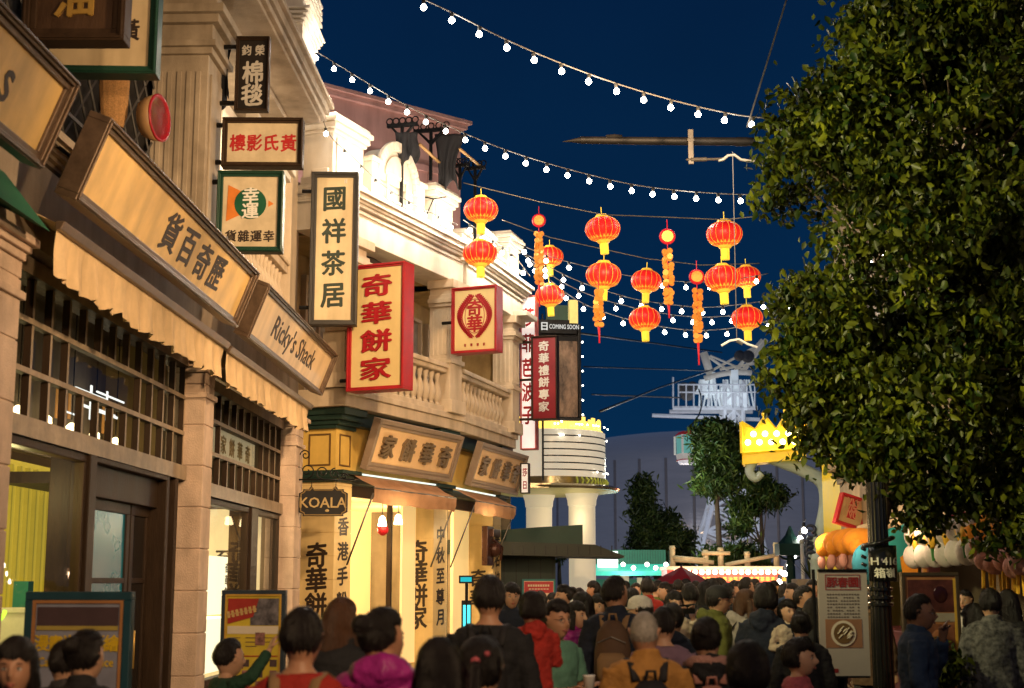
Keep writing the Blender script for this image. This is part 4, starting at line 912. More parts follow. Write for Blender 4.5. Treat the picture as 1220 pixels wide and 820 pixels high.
# gondola
Yg = 66; g0 = at(822, 553, Yg); sc = Yg / 1718
t = thing('cable_car', 'small red and white cable car cabin with teal windows hanging below the tower', 'cable car', g0, rz=R(12))
w_, h_ = 15 * sc, 40 * sc
def ring(z, s, m, y=1): return
m = MB(); prof = [(.7, 0), (.95, .06), (1.0, .2), (1.02, .3)]
def rbox(m, sc_, z0, z1, s0, s1, mi=0):
    pts = []
    for (s_, z) in ((s0, z0), (s1, z1)):
        for k in range(16):
            a = 2 * math.pi * (k + .5) / 16; c_, d_ = math.cos(a), math.sin(a); e = .45
            pts.append((math.copysign(abs(c_) ** e, c_) * w_ * s_, math.copysign(abs(d_) ** e, d_) * w_ * 1.0 * s_, z))
    fs = [(k, (k + 1) % 16, (k + 1) % 16 + 16, k + 16) for k in range(16)] + [tuple(range(15, -1, -1)), tuple(range(16, 32))]
    m.add(pts, fs, mi)
rbox(m, 1, 0, h_ * .12, .75, .92); rbox(m, 1, h_ * .12, h_ * .3, .92, 1.0, 0)
rbox(m, 1, h_ * .9, h_ * .97, .98, .8, 1); rbox(m, 1, h_ * .86, h_ * .9, 1.03, 1.0, 1); rbox(m, 1, h_ * .1, h_ * .13, .96, .96, 1)
for sx_ in (-1, 0, 1):
    for sy_ in (-1, 1): m.box(sx_ * w_ * .93 - .04, sx_ * w_ * .93 + .04, sy_ * w_ * .97 - .04, sy_ * w_ * .97 + .04, h_ * .3, h_ * .86, 0)
obj('cabin', m, [mat('cabin_white', (.7, .68, .65), .3, em=(1, .9, .8), es=.3), mat('cabin_red', (.35, .02, .03), .3, em=(1, .06, .06), es=.12)], t)
m = MB(); rbox(m, 1, h_ * .3, h_ * .86, .93, .95); obj('window', m, mat('cabin_teal_glass', (.05, .2, .2), .1, em=(.25, .7, .62), es=.4, var=.5, scale=2), t)
m = MB(); m.tube([(0, 0, h_ * .97), (.02, 0, h_ * 1.1), (.25, 0, h_ * 1.3), (.5, 0, h_ * 1.5), (.62, 0, h_ * 1.75), (.6, 0, h_ * 2.1), (.5, 0, h_ * 2.3)], .035, 6); obj('hanger', m, ironG, t)
# overhead wires
def wire(label, pts, r=.012, sag=0, m=ironG, name='overhead_wire', cat='wire', group=None):
    P_ = [at(*p) for p in pts]; c = []
    for i in range(len(P_) - 1):
        n = 10
        for k in range(n + (i == len(P_) - 2)):
            s_ = k / n; v = P_[i].lerp(P_[i + 1], s_); v.z -= sag * 4 * s_ * (1 - s_); c.append(v)
    b = MB(); o0 = c[0]; b.tube([p - o0 for p in c], r, 5); o = tag(obj(name, b, m, smooth=True), label, cat, group); o.location = o0; return o
wire('thick grey stay cable rising steeply to the top edge beside the tree', [(940, -10, 17), (890, 152, 17)], .012)
wire('thin cable carrying the back row of lanterns', [(598, 262, 24.5), (655, 283, 24.5), (769, 308, 24.5), (835, 316, 24), (905, 314, 24)], .010)
wire('thin cable carrying the front row of lanterns', [(552, 218, 19.2), (640, 240, 19.3), (719, 256, 19.5), (795, 259, 19), (863, 262, 18.6), (900, 258, 18.6)], .008)
wire('long grey cable running towards the cable car tower, lower of the two', [(690, 397, 40), (860, 420, 60)], .03); wire('faint slanting cable from the cinema crest up to the tower', [(715, 490, 40), (785, 462, 60), (850, 440, 76)], .04)
wire('long dark ropeway cable crossing the sky at the height of the billboard', [(695, 437, 60), (850, 442, 76)], .03); wire('lowest dark ropeway cable left of the tower platform', [(705, 470, 70), (812, 474, 77)], .04)
# vertical hanger, insulator clamp and the long dark spar
t = thing('overhead_spar', 'long dark tapered horizontal spar with a clamp plate, pointing left in front of the tree', 'spar', at(822, 169, 17.5))
s_ = 17.5 / 1718
m = MB(); m.tube([(-160 * s_, 0, 0), (-150 * s_, 0, .01), (-137 * s_, 0, .02), (-130 * s_, 0, .02), (-60 * s_, 0, .01), (80 * s_, 0, 0)], [.003, .018, .042, .048, .052, .055], 12); m.tube([(-137 * s_, 0, .02), (-132 * s_, 0, .02)], [.05, .05], 12); m.tube([(-105 * s_, 0, .07), (-95 * s_, 0, .08), (-85 * s_, 0, .07)], .02, 6)
m.tube([(58 * s_, 0, 0), (72 * s_, 0, 0)], .06, 12)
obj('spar', m, mat('weathered_dark_metal', (.012, .010, .009), .6, metal=.5, var=.4, scale=6), t, auto=40)
m = MB(); m.box(-.035, .035, -.08, -.06, -.32, .14); m.box(-.045, .045, -.085, -.055, -.02, .02); m.tube([(-.06, -.07, -.26), (.42, -.07, -.25)], .018, 6); m.tube([(.0, -.07, -.26), (.2, -.07, -.255)], .028, 8); obj('clamp_plate', m, mat('grey_metal_plate', (.07, .06, .05), .5, metal=.5), t, bevel=.005)
t = thing('cable_clamp', 'white curved insulator clamp on a vertical grey wire just under the spar', 'clamp', at(873, 192, 17.3))
m = MB(); m.tube([(-.18, 0, 0), (-.12, 0, .02), (-.06, 0, .07), (.02, 0, .08), (.1, 0, .02), (.2, 0, 0), (.3, 0, 0)], [.013, .02, .018, .02, .018, .02, .012], 8); obj('insulator', m, mat('dull_porcelain', (.3, .29, .26), .3), t, smooth=True)
m = MB(); m.tube([(0, 0, .12), (-.01, 0, -2.32)], .005, 6); m.tube([(-.012, 0, -2.3), (.06, 0, -2.34)], .02, 6); obj('hanger_wire', m, mat('pale_steel_wire', (.14, .14, .15), .4), t)
m = MB(); m.tube([(-.2, 0, -2.36), (-.1, 0, -2.3), (.02, 0, -2.28), (.12, 0, -2.34), (.24, 0, -2.38)], .014, 8); obj('lower_clip', m, mat('lit_white_clip', (.8, .75, .65), .4, em=(1, .9, .7), es=.35), t, smooth=True)
# ------------------------------------------------------------------ strings of bulbs
def bulbmesh():
    b = MB(); b.lathe([(.003, -.066), (.018, -.062), (.030, -.048), (.033, -.034), (.028, -.019), (.016, -.006), (.012, .0)], n=14, m=0); b.lathe([(.018, 0), (.02, .01), (.02, .05), (.006, .06)], n=8, m=1); return b
BULB = None
def string(label, pts, bulbs, r=.008, scale=1.0, group='strings of white bulbs', light=0):
    """pts: wire key points (px,py,Y); bulbs: list of (px,py) socket positions or a count spread evenly"""
    global BULB
    P_ = [at(*p) for p in pts]; o0 = P_[0].copy()
    # smooth chain through the points
    c = []
    for i in range(len(P_) - 1):
        p0 = P_[max(i - 1, 0)]; p1 = P_[i]; p2 = P_[i + 1]; p3 = P_[min(i + 2, len(P_) - 1)]
        for k in range(10):
            s = k / 10; c.append(.5 * ((2 * p1) + (p2 - p0) * s + (2 * p0 - 5 * p1 + 4 * p2 - p3) * s * s + (3 * p1 - p0 - 3 * p2 + p3) * s ** 3))
    c.append(P_[-1])
    t = thing('bulb_string', label, 'string lights', o0, group=group)
    m = MB(); m.tube([p - o0 for p in c], r, 6); obj('wire', m, mat('pale_wire', (.12, .11, .10), .5), t, smooth=True)
    d = [0]
    for a, b in zip(c, c[1:]): d.append(d[-1] + (b - a).length)
    for k in range(bulbs):
        s = (k + .5) / bulbs * d[-1]; j = max(i for i in range(len(d)) if d[i] <= s); j = min(j, len(c) - 2)
        f = (s - d[j]) / max(1e-6, d[j + 1] - d[j]); p = c[j].lerp(c[j + 1], f) - o0
        if BULB is None: BULB = obj('bulb', bulbmesh(), [bulbE, socketM], t, smooth=True); b = BULB
        else: b = BULB.copy(); COL.objects.link(b); b.parent = t
        rg = random.Random(k * 7 + len(label)); b.location = p - Vector((0, 0, .055 * scale)); b.scale = (scale,) * 3; b.rotation_euler = (rg.uniform(-.15, .15), rg.uniform(-.15, .15), 0)
    if light:
        for k in range(3): lamp('POINT', c[int(len(c) * (k + .5) / 3)] - Vector((0, 0, .2)), light, (1, .9, .75), .1)
    return t
string('highest string of white bulbs, crossing open sky from the top edge', [(488, -8, 15.5), (538, 15, 15.6), (604, 48, 15.8), (669, 76, 16), (738, 101, 16.2), (806, 121, 16.4), (872, 136, 16.6), (912, 141, 16.7)], 13, scale=1.1, light=25)
string('second highest string of white bulbs, passing just above the pink building', [(366, 55, 21.2), (407, 80, 21.2), (453, 108, 21.2), (500, 134, 21.2), (549, 157, 21.2), (598, 177, 21.2), (650, 194, 21.2), (701, 208, 21.2), (754, 220, 21.2), (808, 227, 21), (862, 231, 21), (895, 232, 21)], 22, scale=1.2, light=25)
for k, (nm, P_, nb) in enumerate((
    ('uppermost bulb string of the dense bundle behind the lanterns', [(612, 288, 25), (645, 302, 25), (688, 315, 25), (751, 329, 25), (820, 336, 25), (868, 334, 25), (915, 326, 25)], 9),
    ('bulb string in the dense bundle, second from the top', [(618, 298, 25.4), (682, 332, 25.4), (743, 353, 25.4), (785, 361, 25.4), (846, 366, 25.4), (922, 357, 25.4), (945, 352, 25.4)], 12),
    ('bulb string in the dense bundle, third from the top', [(622, 302, 25.8), (670, 336, 25.8), (722, 358, 25.8), (800, 375, 25.8), (861, 377, 25.8), (920, 366, 25.8), (950, 358, 25.8)], 13),
    ('lowest bulb string of the dense bundle', [(628, 308, 26.2), (680, 353, 26.2), (732, 376, 26.2), (800, 391, 26.2), (852, 393, 26.2), (904, 385, 26.2), (950, 370, 26.2)], 12))):
    string(nm, P_, nb + 2, scale=1.2)
string('bulb string fixed along the tall left cornice and down its end', [(338, -6, 20), (352, 14, 20), (362, 45, 20.2), (374, 90, 20.4), (384, 140, 20.6), (396, 165, 20.8), (418, 185, 21.1), (458, 222, 22.0), (500, 247, 22.8), (545, 268, 24)], 13, scale=1.1)
string('bulb string on the far parapet right of the upper left lanterns', [(552, 262, 24.6), (585, 285, 26), (612, 305, 27.5), (632, 330, 28.2)], 6, scale=1.3)
# ------------------------------------------------------------------ lanterns
def lantern_meshes():
    b = MB(); vs = []; fs = []; n = 64; k = 18; a = .27; h = .19
    for i in range(k + 1):
        th = -math.pi / 2 + math.pi * (.06 + .88 * i / k)
        for j in range(n):
            u = 2 * math.pi * j / n; rb = 1 - .035 * abs(math.sin(u * 8)) ** 4 * 0 - .03 * (1 - abs(math.sin(u * 8))) ** 3
            vs.append((a * math.cos(th) ** .85 * rb * math.cos(u), a * math.cos(th) ** .85 * rb * math.sin(u), h * math.sin(th)))
    for i in range(k):
        for j in range(n): fs.append((i * n + j, i * n + (j + 1) % n, (i + 1) * n + (j + 1) % n, (i + 1) * n + j))
    b.add(vs, fs); return b
def lantern_mat():
    m = bpy.data.materials.new('red_silk'); m.use_nodes = True; nt = m.node_tree; N = nt.nodes; L = nt.links; b = N['Principled BSDF']
    b.inputs['Base Color'].default_value = (.55, .012, .012, 1); b.inputs['Roughness'].default_value = .45
    tc = N.new('ShaderNodeTexCoord'); sp = N.new('ShaderNodeSeparateXYZ'); L.new(tc.outputs['Object'], sp.inputs[0])
    mr = N.new('ShaderNodeMapRange'); mr.inputs[1].default_value = -.19; mr.inputs[2].default_value = .19; L.new(sp.outputs[2], mr.inputs[0])
    cr = N.new('ShaderNodeValToRGB'); L.new(mr.outputs[0], cr.inputs[0]); e = cr.color_ramp.elements
    e[0].position = .0; e[0].color = (1, .16, .02, 1); e[1].position = 1; e[1].color = (.45, .008, .007, 1)
    q = e.new(.22); q.color = (.88, .026, .012, 1); q = e.new(.5); q.color = (.72, .011, .009, 1)
    nz = N.new('ShaderNodeTexNoise'); nz.inputs['Scale'].default_value = 9; L.new(tc.outputs['Object'], nz.inputs[0])
    m2 = N.new('ShaderNodeMapRange'); m2.inputs[3].default_value = .45; m2.inputs[4].default_value = 1.25; L.new(nz.outputs['Fac'], m2.inputs[0])
    L.new(cr.outputs[0], b.inputs['Emission Color']); L.new(m2.outputs[0], b.inputs['Emission Strength']); return m
silk = lantern_mat(); goldE = mat('glowing_gold_trim', (.8, .5, .05), .4, em=(1, .5, .05), es=.5); tasE = mat('yellow_tassel', (.8, .55, .05), .6, em=(1, .68, .05), es=.75, stretch=(30, 30, 1), var=.3)
LPROTO = None
LP_LABELS = []
def lantern(px, py, wpx, label, top=None):
    global LPROTO
    Y = .54 / (wpx / 1718); p = at(px, py, Y)
    if LPROTO is None:
        t = thing('paper_lantern', label, 'lantern', p, group='red lanterns hung across the street')
        obj('shade', lantern_meshes(), silk, t, smooth=True)
        m = MB(); m.lathe([(.11, 0), (.105, .02), (.085, .045), (.05, .05)], (0, 0, .175), 24); m.lathe([(.05, -.05), (.085, -.04), (.115, 0)], (0, 0, -.175), 24)
        for k in range(16):
            a = k * math.pi / 8; m.tube([(.27 * math.cos(th) ** .85 * math.cos(a) * .99, .27 * math.cos(th) ** .85 * math.sin(a) * .99, .192 * math.sin(th)) for th in np.linspace(-1.3, 1.3, 12)], .0034, 3)
        for k in range(24):
            a = k * math.pi / 12; r0 = .205; m.add([(.19 * math.cos(a - .1), .19 * math.sin(a - .1), -.153), (.19 * math.cos(a + .1), .19 * math.sin(a + .1), -.153), (.238 * math.cos(a), .238 * math.sin(a), -.115)], [(0, 1, 2)])
        obj('gold_trim', m, goldE, t)
        m = MB(); m.lathe([(.055, 0), (.06, -.03), (.058, -.15), (.052, -.16)], (0, 0, -.22), 18); m.tube([(0, 0, .22), (0, 0, .34)], .006, 5)
        for k in range(14): a = k * 2 * math.pi / 14; m.tube([(.059 * math.cos(a), .059 * math.sin(a), -.23), (.057 * math.cos(a), .057 * math.sin(a), -.39)], .006, 4)
        obj('tassel', m, tasE, t); LPROTO = t; return t
    o = dup(LPROTO, p, random.uniform(0, 3), label); o.rotation_euler = (random.uniform(-.07, .07), random.uniform(-.07, .07), o.rotation_euler[2]); return o
for px, py, w_, lb in ((573, 250, 43, 'upper red lantern of the leftmost pair, against the floodlit parapet'), (572, 302, 43, 'lower red lantern of the leftmost pair, against the floodlit parapet'),
    (655, 306, 34, 'upper lantern of the small pair beside the gold coin garland'), (655, 352, 36, 'lower lantern of the small pair above the COMING SOON billboard'),
    (718, 273, 44, 'upper lantern of the large pair in the middle of the sky'), (719, 328, 44, 'lower lantern of the large pair in the middle of the sky'),
    (770, 335, 38, 'upper lantern of the pair right of the middle, tangled with bulbs'), (768, 380, 39, 'lower lantern of the pair right of the middle'),
    (863, 279, 45, 'upper lantern of the large pair beside the tree'), (861, 332, 45, 'lower lantern of the large pair beside the tree'),
    (889, 330, 36, 'small lantern half hidden by leaves at the tree edge'), (890, 379, 39, 'lowest red lantern, at the edge of the tree')):
    o = lantern(px, py, w_, lb)
lantern(1072, 222, 42, 'red lantern glowing through the leaves in the upper part of the tree')
for px, py, Y in ((573, 235, 21.5), (718, 257, 21)): lamp('POINT', at(px, py + 50, Y - .5), 3, (1, .25, .1), .2)
# coin and firecracker garlands
def garland(px, y0, y1, y2, Y, label, seed, disc=True):
    s_ = Y / 1718; t = thing('coin_garland', label, 'garland', at(px, y0, Y), group='gold and red garlands hung between the lanterns'); rg = random.Random(seed)
    L1 = (y1 - y0) * s_; L2 = (y2 - y0) * s_
    m = MB(); m.tube([(0, 0, .25), (0, 0, -L2)], .007, 5); m.tube([(0, 0, -L1), (.01, 0, -L2)], [.02, .008], 6)
    if disc: m.T = Matrix.Rotation(R(90), 4, 'X'); m.lathe([(.001, -.025), (.10, -.025), (.12, 0), (.10, .025), (.001, .025)], n=20); m.T = None
    obj('cord', m, mat('red_cord', (.5, .01, .02), .5, em=(1, .03, .04), es=.28), t, smooth=True)
    m = MB()
    if disc: m.T = Matrix.Rotation(R(90), 4, 'X'); m.lathe([(.03, .03), (.05, .03), (.05, .036), (.03, .036)], n=16); m.lathe([(.075, .028), (.085, .028), (.085, .034), (.075, .034)], n=20); m.T = None
    z = -.22 if disc else -.02
    while z > -L1:
        for sg in (-1, 1):
            a = rg.uniform(.2, .9); r_ = .045; m.T = Matrix.Translation((sg * rg.uniform(.02, .05), rg.uniform(-.04, .0), z + rg.uniform(-.02, .02))) @ Euler((R(90) + rg.uniform(-.5, .5), sg * a, rg.uniform(-.6, .6))).to_matrix().to_4x4()
            m.lathe([(.014, -.008), (r_, -.008), (r_, .008), (.014, .008)], n=10)
        z -= .062
    m.T = None; obj('coins', m, mat('orange_gold_coin', (.6, .25, .04), .35, metal=.3, em=(1, .28, .04), es=.3), t); return t
garland(642, 263, 345, 372, 23.5, 'long gold coin garland left of the small lantern pair', 1); garland(795, 282, 367, 385, 20, 'gold coin garland with a red disc in the middle of the sky', 2); garland(830, 330, 412, 440, 21, 'lowest hanging gold coin garland with long red tail', 3); garland(713, 345, 392, 412, 20.6, 'short gold garland below the large middle lanterns', 4, False)
# ================================================================== TREES
def leafmat(name, lo, hi, em=0):
    m = bpy.data.materials.new(name); m.use_nodes = True; nt = m.node_tree; N = nt.nodes; L = nt.links; b = N['Principled BSDF']
    g = N.new('ShaderNodeNewGeometry'); cr = N.new('ShaderNodeValToRGB'); L.new(g.outputs['Random Per Island'], cr.inputs[0])
    e = cr.color_ramp.elements; e[0].color = (*lo, 1); e[1].color = (*hi, 1); e[1].position = 1; q = e.new(.7); q.color = tuple((a * .55 + c * .45) for a, c in zip(lo, hi)) + (1,)
    tc = N.new('ShaderNodeTexCoord'); nz = N.new('ShaderNodeTexNoise'); nz.inputs['Scale'].default_value = 1.6; L.new(tc.outputs['Object'], nz.inputs[0])
    mr = N.new('ShaderNodeMapRange'); mr.inputs[1].default_value = .35; mr.inputs[2].default_value = .65; mr.inputs[3].default_value = .3; mr.inputs[4].default_value = 1.25; L.new(nz.outputs['Fac'], mr.inputs[0])
    mx = N.new('ShaderNodeMix'); mx.data_type = 'RGBA'; mx.blend_type = 'MULTIPLY'; mx.inputs[0].default_value = 1; L.new(cr.outputs[0], mx.inputs[6]); L.new(mr.outputs[0], mx.inputs[7])
    L.new(mx.outputs[2], b.inputs['Base Color']); b.inputs['Roughness'].default_value = .42; b.inputs['Specular IOR Level'].default_value = .35
    o = N['Material Output']; tr = N.new('ShaderNodeBsdfTranslucent'); L.new(mx.outputs[2], tr.inputs[0]); ms = N.new('ShaderNodeMixShader'); ms.inputs[0].default_value = .3
    L.new(b.outputs[0], ms.inputs[1]); L.new(tr.outputs[0], ms.inputs[2]); L.new(ms.outputs[0], o.inputs[0]); return m
def leaves(name, centers, normals, size, aspect, m, parent, rng, droop=.6):
    n = len(centers); C = np.asarray(centers, float)
    d = rng.normal(size=(n, 3)); d[:, 2] -= droop * 1.5; d /= np.linalg.norm(d, axis=1)[:, None]
    r = np.cross(d, rng.normal(size=(n, 3))); r /= np.linalg.norm(r, axis=1)[:, None] + 1e-9
    nn = np.cross(d, r); s = size * rng.uniform(.6, 1.35, n)[:, None]
    v = np.empty((n, 6, 3)); w_ = s * aspect
    v[:, 0] = C - d * s * .5; v[:, 1] = C - d * s * .12 + r * w_ * .5 + nn * s * .08; v[:, 2] = C + d * s * .22 + r * w_ * .36 + nn * s * .05; v[:, 3] = C + d * s * .62 - nn * s * .08
    v[:, 4] = C + d * s * .22 - r * w_ * .36 + nn * s * .05; v[:, 5] = C - d * s * .12 - r * w_ * .5 + nn * s * .08
    me = bpy.data.meshes.new(name); me.vertices.add(n * 6); me.vertices.foreach_set('co', v.ravel())
    base = (np.arange(n) * 6)[:, None]; quad = np.concatenate([base + np.array([[0, 1, 2, 3]]), base + np.array([[0, 3, 4, 5]])], 0)
    me.loops.add(n * 8); me.loops.foreach_set('vertex_index', quad.ravel().astype(np.int32)); me.polygons.add(n * 2)
    me.polygons.foreach_set('loop_start', np.arange(n * 2, dtype=np.int32) * 4); me.polygons.foreach_set('loop_total', np.full(n * 2, 4, np.int32))
    me.update(calc_edges=True); me.validate(); me.materials.append(m)
    o = bpy.data.objects.new(name, me); COL.objects.link(o); o.parent = parent; return o
bark = mat('grey_bark', (.10, .07, .045), .85, var=.35, scale=6, bump=.8, bscale=25, stretch=(1, 1, .3))
def crown_points(ells, Y, root, nclump, per, crad, rng, shell=.75, hole=.0):
    """ells: (px,py,rx,ry) ellipsoids seen at depth Y; returns leaf centres in root space"""
    s = Y / 1718; E_ = []
    for e in ells:
        p = at(e[0], e[1], Y + (e[4] if len(e) > 4 else 0)); E_.append((np.array([p.x, p.y, p.z]), np.array([e[2] * s, e[2] * s * (e[5] if len(e) > 5 else .9), e[3] * s])))
    vol = np.array([np.prod(r) ** .7 for _, r in E_]); vol /= vol.sum(); C = []
    while len(C) < nclump:
        k = rng.choice(len(E_), p=vol); c, r = E_[k]; d = rng.normal(size=3); d /= np.linalg.norm(d)
        q = (shell + (1 - shell) * rng.random()) if rng.random() < .72 else rng.random() ** .5
        p = c + d * r * q * .97
        if hole and noise.noise(Vector(p) * 1.1) > hole: continue
        if p[2] < .8: continue
        C.append(p)
    C = np.array(C); pts = np.repeat(C, per, 0) + rng.normal(size=(nclump * per, 3)) * crad * np.array([1, 1, .8])
    return pts - np.array(root), C - np.array(root)
def tree(label, px, Y, ells, nclump, per, crad, leaf, m, trunk, nlimb=14, asp=.55, name='tree', hole=0, seed=1, r0=.14, droop=.6, shell=.75):
    rng = np.random.default_rng(seed); b = at(px, 695, Y); root = Vector((b.x, Y, 0))
    t = thing(name, label, 'tree', root)
    P_, C_ = crown_points(ells, Y, root, nclump, per, crad, rng, shell, hole)
    leaves('crown', P_, None, leaf, asp, m, t, rng, droop)
    b = MB(); tp = [at(x, y, Y) - root for x, y in trunk]; tp[0].z = 0
    k = len(tp); b.tube(tp, [r0 * (1 - .55 * i / (k - 1)) * (1.25 if i == 0 else 1) for i in range(k)], 10)
    for i in range(nlimb):
        c = Vector(C_[rng.integers(len(C_))]); j = rng.integers(k // 2, k); s0 = tp[j]; mid = s0.lerp(c, .5) + Vector(rng.normal(size=3) * .12); mid.z -= .05 * (c - s0).length
        b.tube([s0, s0.lerp(mid, .5), mid, c], [r0 * .38, r0 * .28, r0 * .18, .008], 6)
    obj('trunk', b, bark, t, smooth=True); return t
fic = leafmat('ficus_leaf', (.012, .038, .006), (.21, .235, .014))
tree('large dense fig tree with drooping glossy leaves filling the right side', 1052, 13.3,
     [(1110, 20, 132, 110), (1125, 130, 190, 150), (1000, 200, 104, 125), (1110, 330, 195, 150), (962, 325, 56, 110), (975, 450, 66, 78), (1020, 505, 78, 62), (1095, 555, 72, 80), (1150, 470, 150, 140), (1205, 600, 55, 66), (1250, 250, 130, 230), (1260, 470, 110, 170), (1220, 60, 140, 140), (1120, 580, 44, 46)],
     2700, 28, .10, .088, fic, [(1049, 700), (1049, 625), (1070, 540), (1100, 450), (1128, 390), (1122, 320), (1105, 250), (1090, 180)], 40, .62, 'fig_tree', seed=5, r0=.075, droop=.7, shell=.7, hole=.2)
con = leafmat('dark_needle_foliage', (.03, .06, .02), (.14, .17, .04))
tree('dark bushy conifer standing left of the tower behind the stalls', 785, 52, [(767, 588, 11, 24), (770, 625, 17, 28), (792, 632, 14, 22), (800, 662, 24, 28), (768, 660, 17, 26), (812, 645, 12, 16)], 420, 34, .17, .2, con, [(785, 695), (784, 650), (775, 600)], 12, .35, 'conifer_tree', seed=8, r0=.2)
brd = leafmat('broad_leaf', (.03, .08, .02), (.16, .22, .04))
tree('slim umbrella crowned tree directly in front of the tower, with two bare pale stems', 856, 46, [(852, 520, 26, 16), (846, 545, 18, 18), (866, 548, 24, 24), (852, 578, 24, 10)], 270, 30, .17, .24, brd, [(856, 695), (857, 650), (854, 600), (852, 560)], 10, .3, 'umbrella_tree', seed=3, r0=.12, droop=.3)
tree('small sparse tree under the scrolled bracket', 905, 46, [(888, 605, 18, 10), (918, 592, 20, 12), (900, 575, 18, 8), (882, 626, 12, 10)], 130, 26, .15, .22, brd, [(905, 695), (908, 650), (906, 600)], 9, .32, 'young_tree', seed=13, r0=.1)
tree('low leafy tree just behind the bamboo fence, beneath the tower', 868, 46, [(850, 665, 16, 10), (885, 662, 20, 12), (905, 674, 14, 8), (868, 668, 12, 8)], 150, 26, .15, .2, brd, [(868, 695), (868, 670)], 8, .34, 'shrub_tree', seed=23, r0=.08)
tree('small dark tree between the white cinema columns', 668, 52, [(664, 654, 9, 10), (742, 674, 10, 8), (755, 668, 7, 9)], 80, 22, .16, .2, con, [(668, 695), (666, 660)], 5, .35, 'small_tree', seed=29, r0=.1)
tree('small potted shrub at the foot of the right poster stand', 1118, 11.2, [(1112, 800, 22, 28), (1128, 790, 18, 24)], 60, 14, .05, .07, fic, [(1118, 850), (1118, 810)], 8, .5, 'potted_shrub', seed=31, r0=.02)
# ================================================================== MARKET STALLS, FENCE, UMBRELLA (far end of the street)
def hx(px, Y): return at(px, 695, Y).x
def hz(py, Y, px=800): return at(px, py, Y).z
Y = 47; t = thing('market_stall', 'green market stall with a teal lit awning and white lights, right of the cinema column', 'stall', (hx(750, Y), Y, 0))
X0 = hx(750, Y); u = lambda px: hx(px, Y) - X0
m = MB(); m.box(u(700), u(800), 1.0, 3, 0, hz(690, Y)); m.box(u(700), u(795), .4, 3, hz(682, Y), hz(655, Y)); obj('body', m, mat('stall_green_boards', (.02, .10, .06), .5, em=(.05, .5, .3), es=.10), t)
m = MB(); m.prism([(-.9, hz(686, Y)), (.4, hz(676, Y)), (.4, hz(672, Y)), (-.9, hz(681, Y))], u(706), u(800), axis='x'); obj('awning', m, mat('teal_lit_canvas', (.05, .4, .3), .5, em=(.1, .9, .65), es=.45), t)
m = MB()
for k in range(30): m.box(u(708) + k * .085, u(708) + k * .085 + .012, .385, .4, hz(680, Y), hz(656, Y))
obj('corrugation', m, mat('stall_green_rib', (.01, .05, .03), .5), t)
m = MB(); m.box(u(712), u(736), -.2, 0, hz(684, Y), hz(657, Y)); obj('lit_banner', m, mat('blown_out_banner', (.7, .7, .65), .5, em=(.9, 1, .9), es=1.6, var=.5, scale=3), t)
m = MB()
for k, px in enumerate((740, 752, 768, 778, 790)): m.ball((u(px), -.95, hz(673 + 4 * (k % 2), Y)), .07, 8, 6)
obj('lamps', m, emat('stall_bulb', (1, .92, .75), 12), t)
m = MB(); m.box(u(737), u(752), .9, .99, hz(694, Y), hz(684, Y)); m.box(u(762), u(768), .9, .99, hz(697, Y), hz(688, Y)); obj('menu_boards', m, mat('pale_menu', (.6, .5, .35), .5, em=(1, .8, .5), es=.3), t)
lamp('POINT', (hx(745, Y), Y - 1.5, 2.0), 60, (.8, 1, .9), .2)
# second stall, red with rows of bulbs
Y = 43; X0 = hx(865, Y); u = lambda px: hx(px, Y) - X0
t = thing('festival_stall', 'long glowing red festival stall edged with a row of bulbs, under the bamboo fence', 'stall', (X0, Y, 0))
m = MB(); m.box(u(795), u(930), 0, 1.6, 0, hz(679, Y)); obj('body', m, mat('glowing_red_board', (.5, .06, .05), .5, em=(1, .12, .09), es=.55, var=.35, scale=1.2), t)
m = MB(); m.box(u(793), u(932), -.35, 1.7, hz(679, Y), hz(675, Y)); obj('roof', m, mat('stall_roof_pink', (.5, .3, .2), .5, em=(1, .6, .4), es=.5), t)
m = MB()
for k in range(17): m.ball((u(803) + k * (u(928) - u(803)) / 16, -.4, hz(681, Y) - .02), .075, 8, 6)
obj('lamps', m, emat('stall_bulb_warm', (1, .8, .5), 10), t)
m = MB(); rg = random.Random(5)
for k in range(16): x = u(838) + k * .16; m.glyph(rg.choice(list('運福榮華奇油茶'.replace('福', '日'))), x, hz(690, Y), .14, .14, -.01, .01)
obj('lettering', m, mat('gold_stall_letter', (.8, .5, .1), .5, em=(1, .6, .1), es=.6), t)
for px in (815, 850, 885, 915): lamp('POINT', (hx(px, Y), Y - .9, hz(684, Y)), 40, (1, .6, .35), .15)
# bamboo fence
t = thing('bamboo_fence', 'rough bamboo fence of five posts and slanting rails above the red stall', 'fence', (X0, Y + .5, 0))
bam = mat('bamboo_pale', (.45, .34, .18), .6, var=.2, em=(1, .75, .4), es=.06)
for k, (px, py) in enumerate(((803, 650), (843, 655), (861, 652), (893, 657), (928, 646))):
    m = MB(); z0 = hz(679, Y) + .02; m.tube([(u(px), -.2, z0), (u(px), -.2, hz(py, Y))], .085, 8); m.lathe([(.1, 0), (.1, .05)], (u(px), -.2, hz(py, Y) - .1), 8); obj('post', m, bam, t, smooth=True)
m = MB()
for a, b in (((805, 667), (852, 670)), ((838, 659), (872, 659)), ((866, 673), (928, 661)), ((803, 664), (843, 667))): m.tube([(u(a[0]), -.28, hz(a[1], Y)), (u(b[0]), -.28, hz(b[1], Y))], .06, 8)
obj('rail', m, bam, t, smooth=True)
